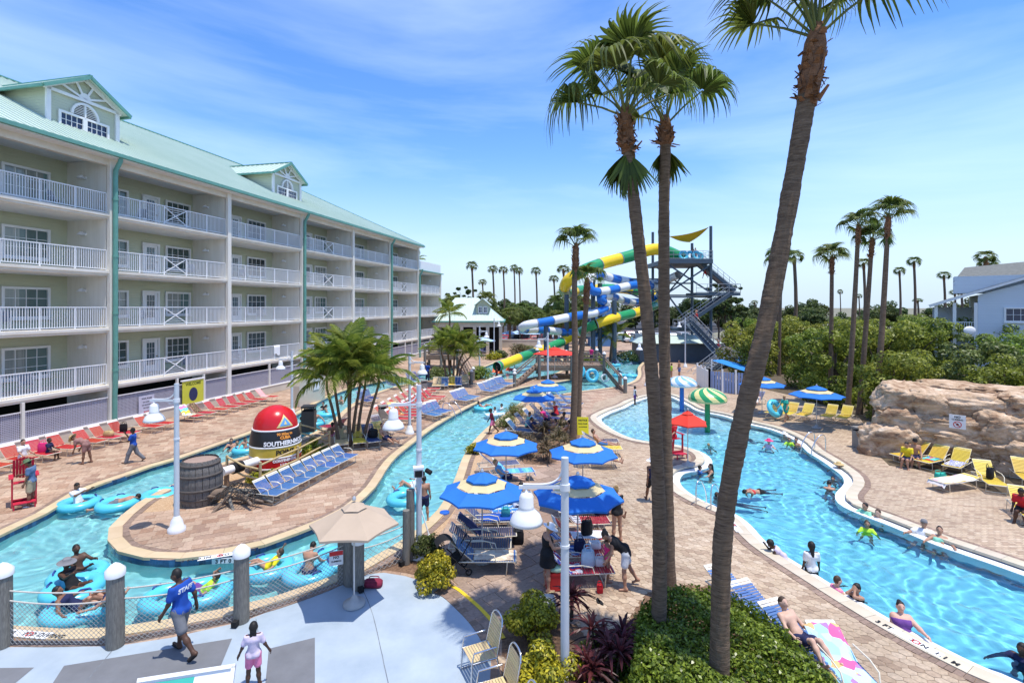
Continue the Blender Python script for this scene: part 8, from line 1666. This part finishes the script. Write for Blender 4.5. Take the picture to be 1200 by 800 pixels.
# pool
def swim(px, py, label, head, skin, wear, hair=B_, hat=None, z=-.62, pose=None, h=1.65, child=False, fem=False, res=.024, fat=0): q = at_w(px, py); return person(label, (q[0], q[1], z), head, skin, pose or DEEP, wear, hair, hat, h, fem, child, res, fat=fat)
swim(833, 556, 'woman with dark hair bathing beside the planter peninsula', 170, 'tan', [('bra', 'black')], ('black', 'long'), fem=True, z=-.40); swim(820, 552, 'child with a dark cap next to the bathing woman at the peninsula', 0, 'tan', [('rash', 'blue')], child=True, h=1.25, z=-.45)
swim(878, 513, 'swimmer half hidden behind the leaning palm trunk', 160, 'brown', [], B_, z=-.6, pose=mk(DEEP, lean=40)); swim(833, 523, 'child swimming left of the leaning palm trunk', 90, 'tan', [('rash', 'mint')], BL, child=True, h=1.2, z=-.5, pose=mk(DEEP, lean=40)); swim(901, 524, 'woman in a pink brimmed hat in the middle of the pool', 250, 'fair', [('tank', 'lilac')], BL, ('brim', 'pink'), z=-.45, fem=True)
swim(919, 512, 'woman with a white hat by the far pool edge', 220, 'fair', [], BL, ('brim', 'white'), z=-.6); swim(925, 520, 'child with a green float at the handrail', 240, 'tan', [('rash', 'lime')], B_, child=True, h=1.3, z=-.4); swim(933, 521, 'man in the water next to the steel handrail', 220, 'tan', [], B_, z=-.5)
swim(890, 576, 'swimmer floating face down with arms spread', 190, 'tan', [('trunks', 'black'), ('bra', 'red')], B_, z=-.16, pose=mk(FLOAT, lean=84, la=(90, 70), ra=(90, 70), le=5, re=5), res=.022); swim(868, 588, 'swimmer in dark clothes under water right of the trunk', 160, 'dark', [('rash', 'black')], B_, z=-.45, pose=mk(FLOAT, lean=80)); swim(840, 582, 'swimmer near the left handrail', 0, 'pink', [], BR, z=-.7)
swim(983, 549, 'swimmer with a yellow hat on the right bank', 230, 'tan', [], BL, ('brim', 'straw'), z=-.6); swim(976, 562, 'child with dark hair near the right bank', 230, 'tan', [], B_, z=-.6, child=True, h=1.3); swim(972, 574, 'man swimming toward the right bank', 60, 'tan', [], B_, z=-.5, pose=mk(DEEP, lean=35))
swim(1014, 602, 'boy in a mint shirt at the pool step', 200, 'tan', [('rash', 'mint')], B_, z=-.42, child=True, h=1.45); swim(1029, 607, 'shirtless boy beside the one in mint', 210, 'fair', [], BR, z=-.48, child=True, h=1.4); swim(1016, 622, 'child in a bright green shirt in the pool', 240, 'tan', [('rash', 'lime')], BR, z=-.42, child=True, h=1.35)
swim(1081, 628, 'man in a white shirt and grey cap resting on the pool step', 220, 'tan', [('shirt', 'white')], GR, ('cap', 'grey'), z=-.38, pose=mk(DEEP, lean=-18, ll=(70, 10), rl=(70, 10), la=(20, 60)), res=.02); swim(1101, 636, 'dark haired woman leaning beside the man in white', 230, 'tan', [('swimsuit', 'mint')], ('black', 'bun'), z=-.40, fem=True, pose=mk(DEEP, lean=-18, ll=(70, 10), rl=(70, 10)), res=.02)
swim(919, 655, 'girl in a pink and white swimsuit bending at the pool edge', 150, 'dark', [('tank', 'lilac'), ('trunks', 'pink')], ('black', 'afro'), z=-.10, child=True, h=1.25, pose=mk(bend=45, la=(60, 20), ra=(110, 20), re=80, base='none', lk=20, rk=10), res=.02); swim(951, 671, 'girl in a white shirt and black shorts standing in the pool', 80, 'dark', [('shirt', 'white'), ('shorts', 'black')], ('black', 'long'), z=.02, h=1.5, child=True, pose=mk(base='none', la=(0, 10), ra=(10, 12)), res=.02)
swim(981, 692, 'woman with goggles in a pink top by the near pool edge', 0, 'fair', [('tank', 'pink')], BR, z=-.50, fem=True, res=.02); swim(1004, 702, 'girl holding her head with both hands in the pool', 200, 'tan', [('swimsuit', 'black')], ('black', 'bun'), z=-.42, pose=mk(DEEP, la=(110, 30), ra=(110, 30), le=110, re=110), child=True, h=1.45, res=.02)
swim(1058, 738, 'large woman in a dark purple swimsuit leaning against the near pool edge', 250, 'pink', [('swimsuit', 'purple')], ('black', 'bun'), z=-.30, fem=True, fat=.28, pose=mk(DEEP, lean=-14, ll=(60, 14), rl=(60, 14), ra=(10, 12), la=(40, 42)), res=.018); swim(1198, 772, 'dark haired swimmer at the right edge of the picture', 200, 'dark', [('rash', 'navy')], B_, z=-.55)
# right terrace
person('person in a green top carrying a cyan tube past the yellow loungers', g(921, 493), 205, 'tan', mk(WALK, la=(30, 20), ra=(30, 20), bend=14), [('shirt', 'green'), ('trunks', 'green')], BL, None, 1.66, True); swim_tube(g(908, 492), .75, 'cyan tube carried under the arm past the yellow loungers', (65, 0), .4, .42, .18, 'tube carried on the terrace')
person('person in a yellow shirt sitting on the first yellow lounger by the rock', lp(1064, 538), 215, 'tan', mk(SIT, bend=15), [('shirt', 'yellow'), ('trunks', 'navy')], B_, None, 1.6); person('shirtless man sitting behind the one in yellow on the lounger', lp(1072, 536), 235, 'tan', mk(SIT, bend=10), [('trunks', 'navy')], B_, ('cap', 'black'), 1.72)
person('person in a red shirt sitting at the right picture edge', lp(1199, 598), 215, 'dark', mk(SIT, bend=25, la=(50, 10)), [('shirt', 'red'), ('trunks', 'black')], B_, None, 1.68)
person('lifeguard in red sitting high on the crimson chair under the red umbrella', (lambda q: (q.x, q.y, .86))(g(789, 533)), 205, 'tan', SIT, [('shirt', 'red'), ('trunks', 'red')], B_, ('cap', 'black'), 1.7)
person('bather sitting by the kiosk fence, left one', lp(876, 470), 220, 'pink', RECL, [('trunks', 'red')], BR, None, 1.7, res=.032); person('bather lying by the kiosk fence, right one', lp(886, 473), 220, 'fair', RECL, [('swimsuit', 'white')], BL, None, 1.65, True, res=.032); person('child in a lime shirt at the kiosk', g(787, 442), 0, 'tan', STAND, [('shirt', 'lime')], BR, None, 1.4, child=True, res=.032); person('shirtless man in blue trunks at the kiosk', g(796, 442), 180, 'tan', STAND, [('trunks', 'blue')], BR, None, 1.75, res=.032); person('person in a sky blue shirt far up by the river end', g(740, 404), 90, 'brown', STAND, [('shirt', 'sky'), ('trunks', 'navy')], B_, None, 1.75, res=.034)
for px, d, lab, sk in [(812, 71, 'person with dark hair waiting on the slide platform, left', 'brown'), (815, 72, 'shirtless man waiting on the slide platform', 'tan')]: q = at(px, 360, d); person(lab, (q.x, q.y, zp+.06), 200, sk, STAND, [('trunks', 'maroon')], B_, None, 1.75, res=.034)
for px, py, d, lab in [(826, 326, 71, 'bather climbing the top stair flight'), (816, 376, 67.5, 'bather in red on the middle landing'), (842, 412, 63, 'bather at the lowest landing of the stairs')]: q = at(px, py, d); person(lab, (q.x, q.y, q.z), 120, 'tan', WALK, [('trunks', 'red')], B_, None, 1.7, res=.034)
for i, (px, py, k) in enumerate([(452, 514, 'tan'), (399, 505, 'brown'), (660, 508, 'tan'), (655, 497, 'brown'), (644, 506, 'tan'), (388, 510, 'tan')]): person('%s resting guest among the shaded loungers, counted from the left' % ORD[[2, 1, 5, 4, 3, 0][i]], lp(px, py), (-40, 100, 150, 150, 160, 120)[i], k, RECL, [('trunks', ('navy', 'maroon', 'black', 'purple', 'blue', 'pink')[i])], B_, None, 1.68, res=.03)
for i, (px, py, w, a) in enumerate([(640, 492, 'hotpink', -30), (652, 486, 'red', 150), (630, 505, 'navy', -20), (618, 500, 'mint', 10), (590, 560, 'sky', 0), (606, 594, 'white', 10)]): person('guest sitting in the middle lounger area, %s one counted from the far end' % ORD[[1, 0, 3, 2, 4, 5][i]], lp(px, py), a, ('tan', 'fair', 'brown', 'tan', 'fair', 'tan')[i], mk(SIT, bend=12) if i % 2 else RECL, [('tank', w), ('trunks', 'navy')], (BR, BL, B_)[i % 3], None, 1.66, i % 2 == 0, res=.028)
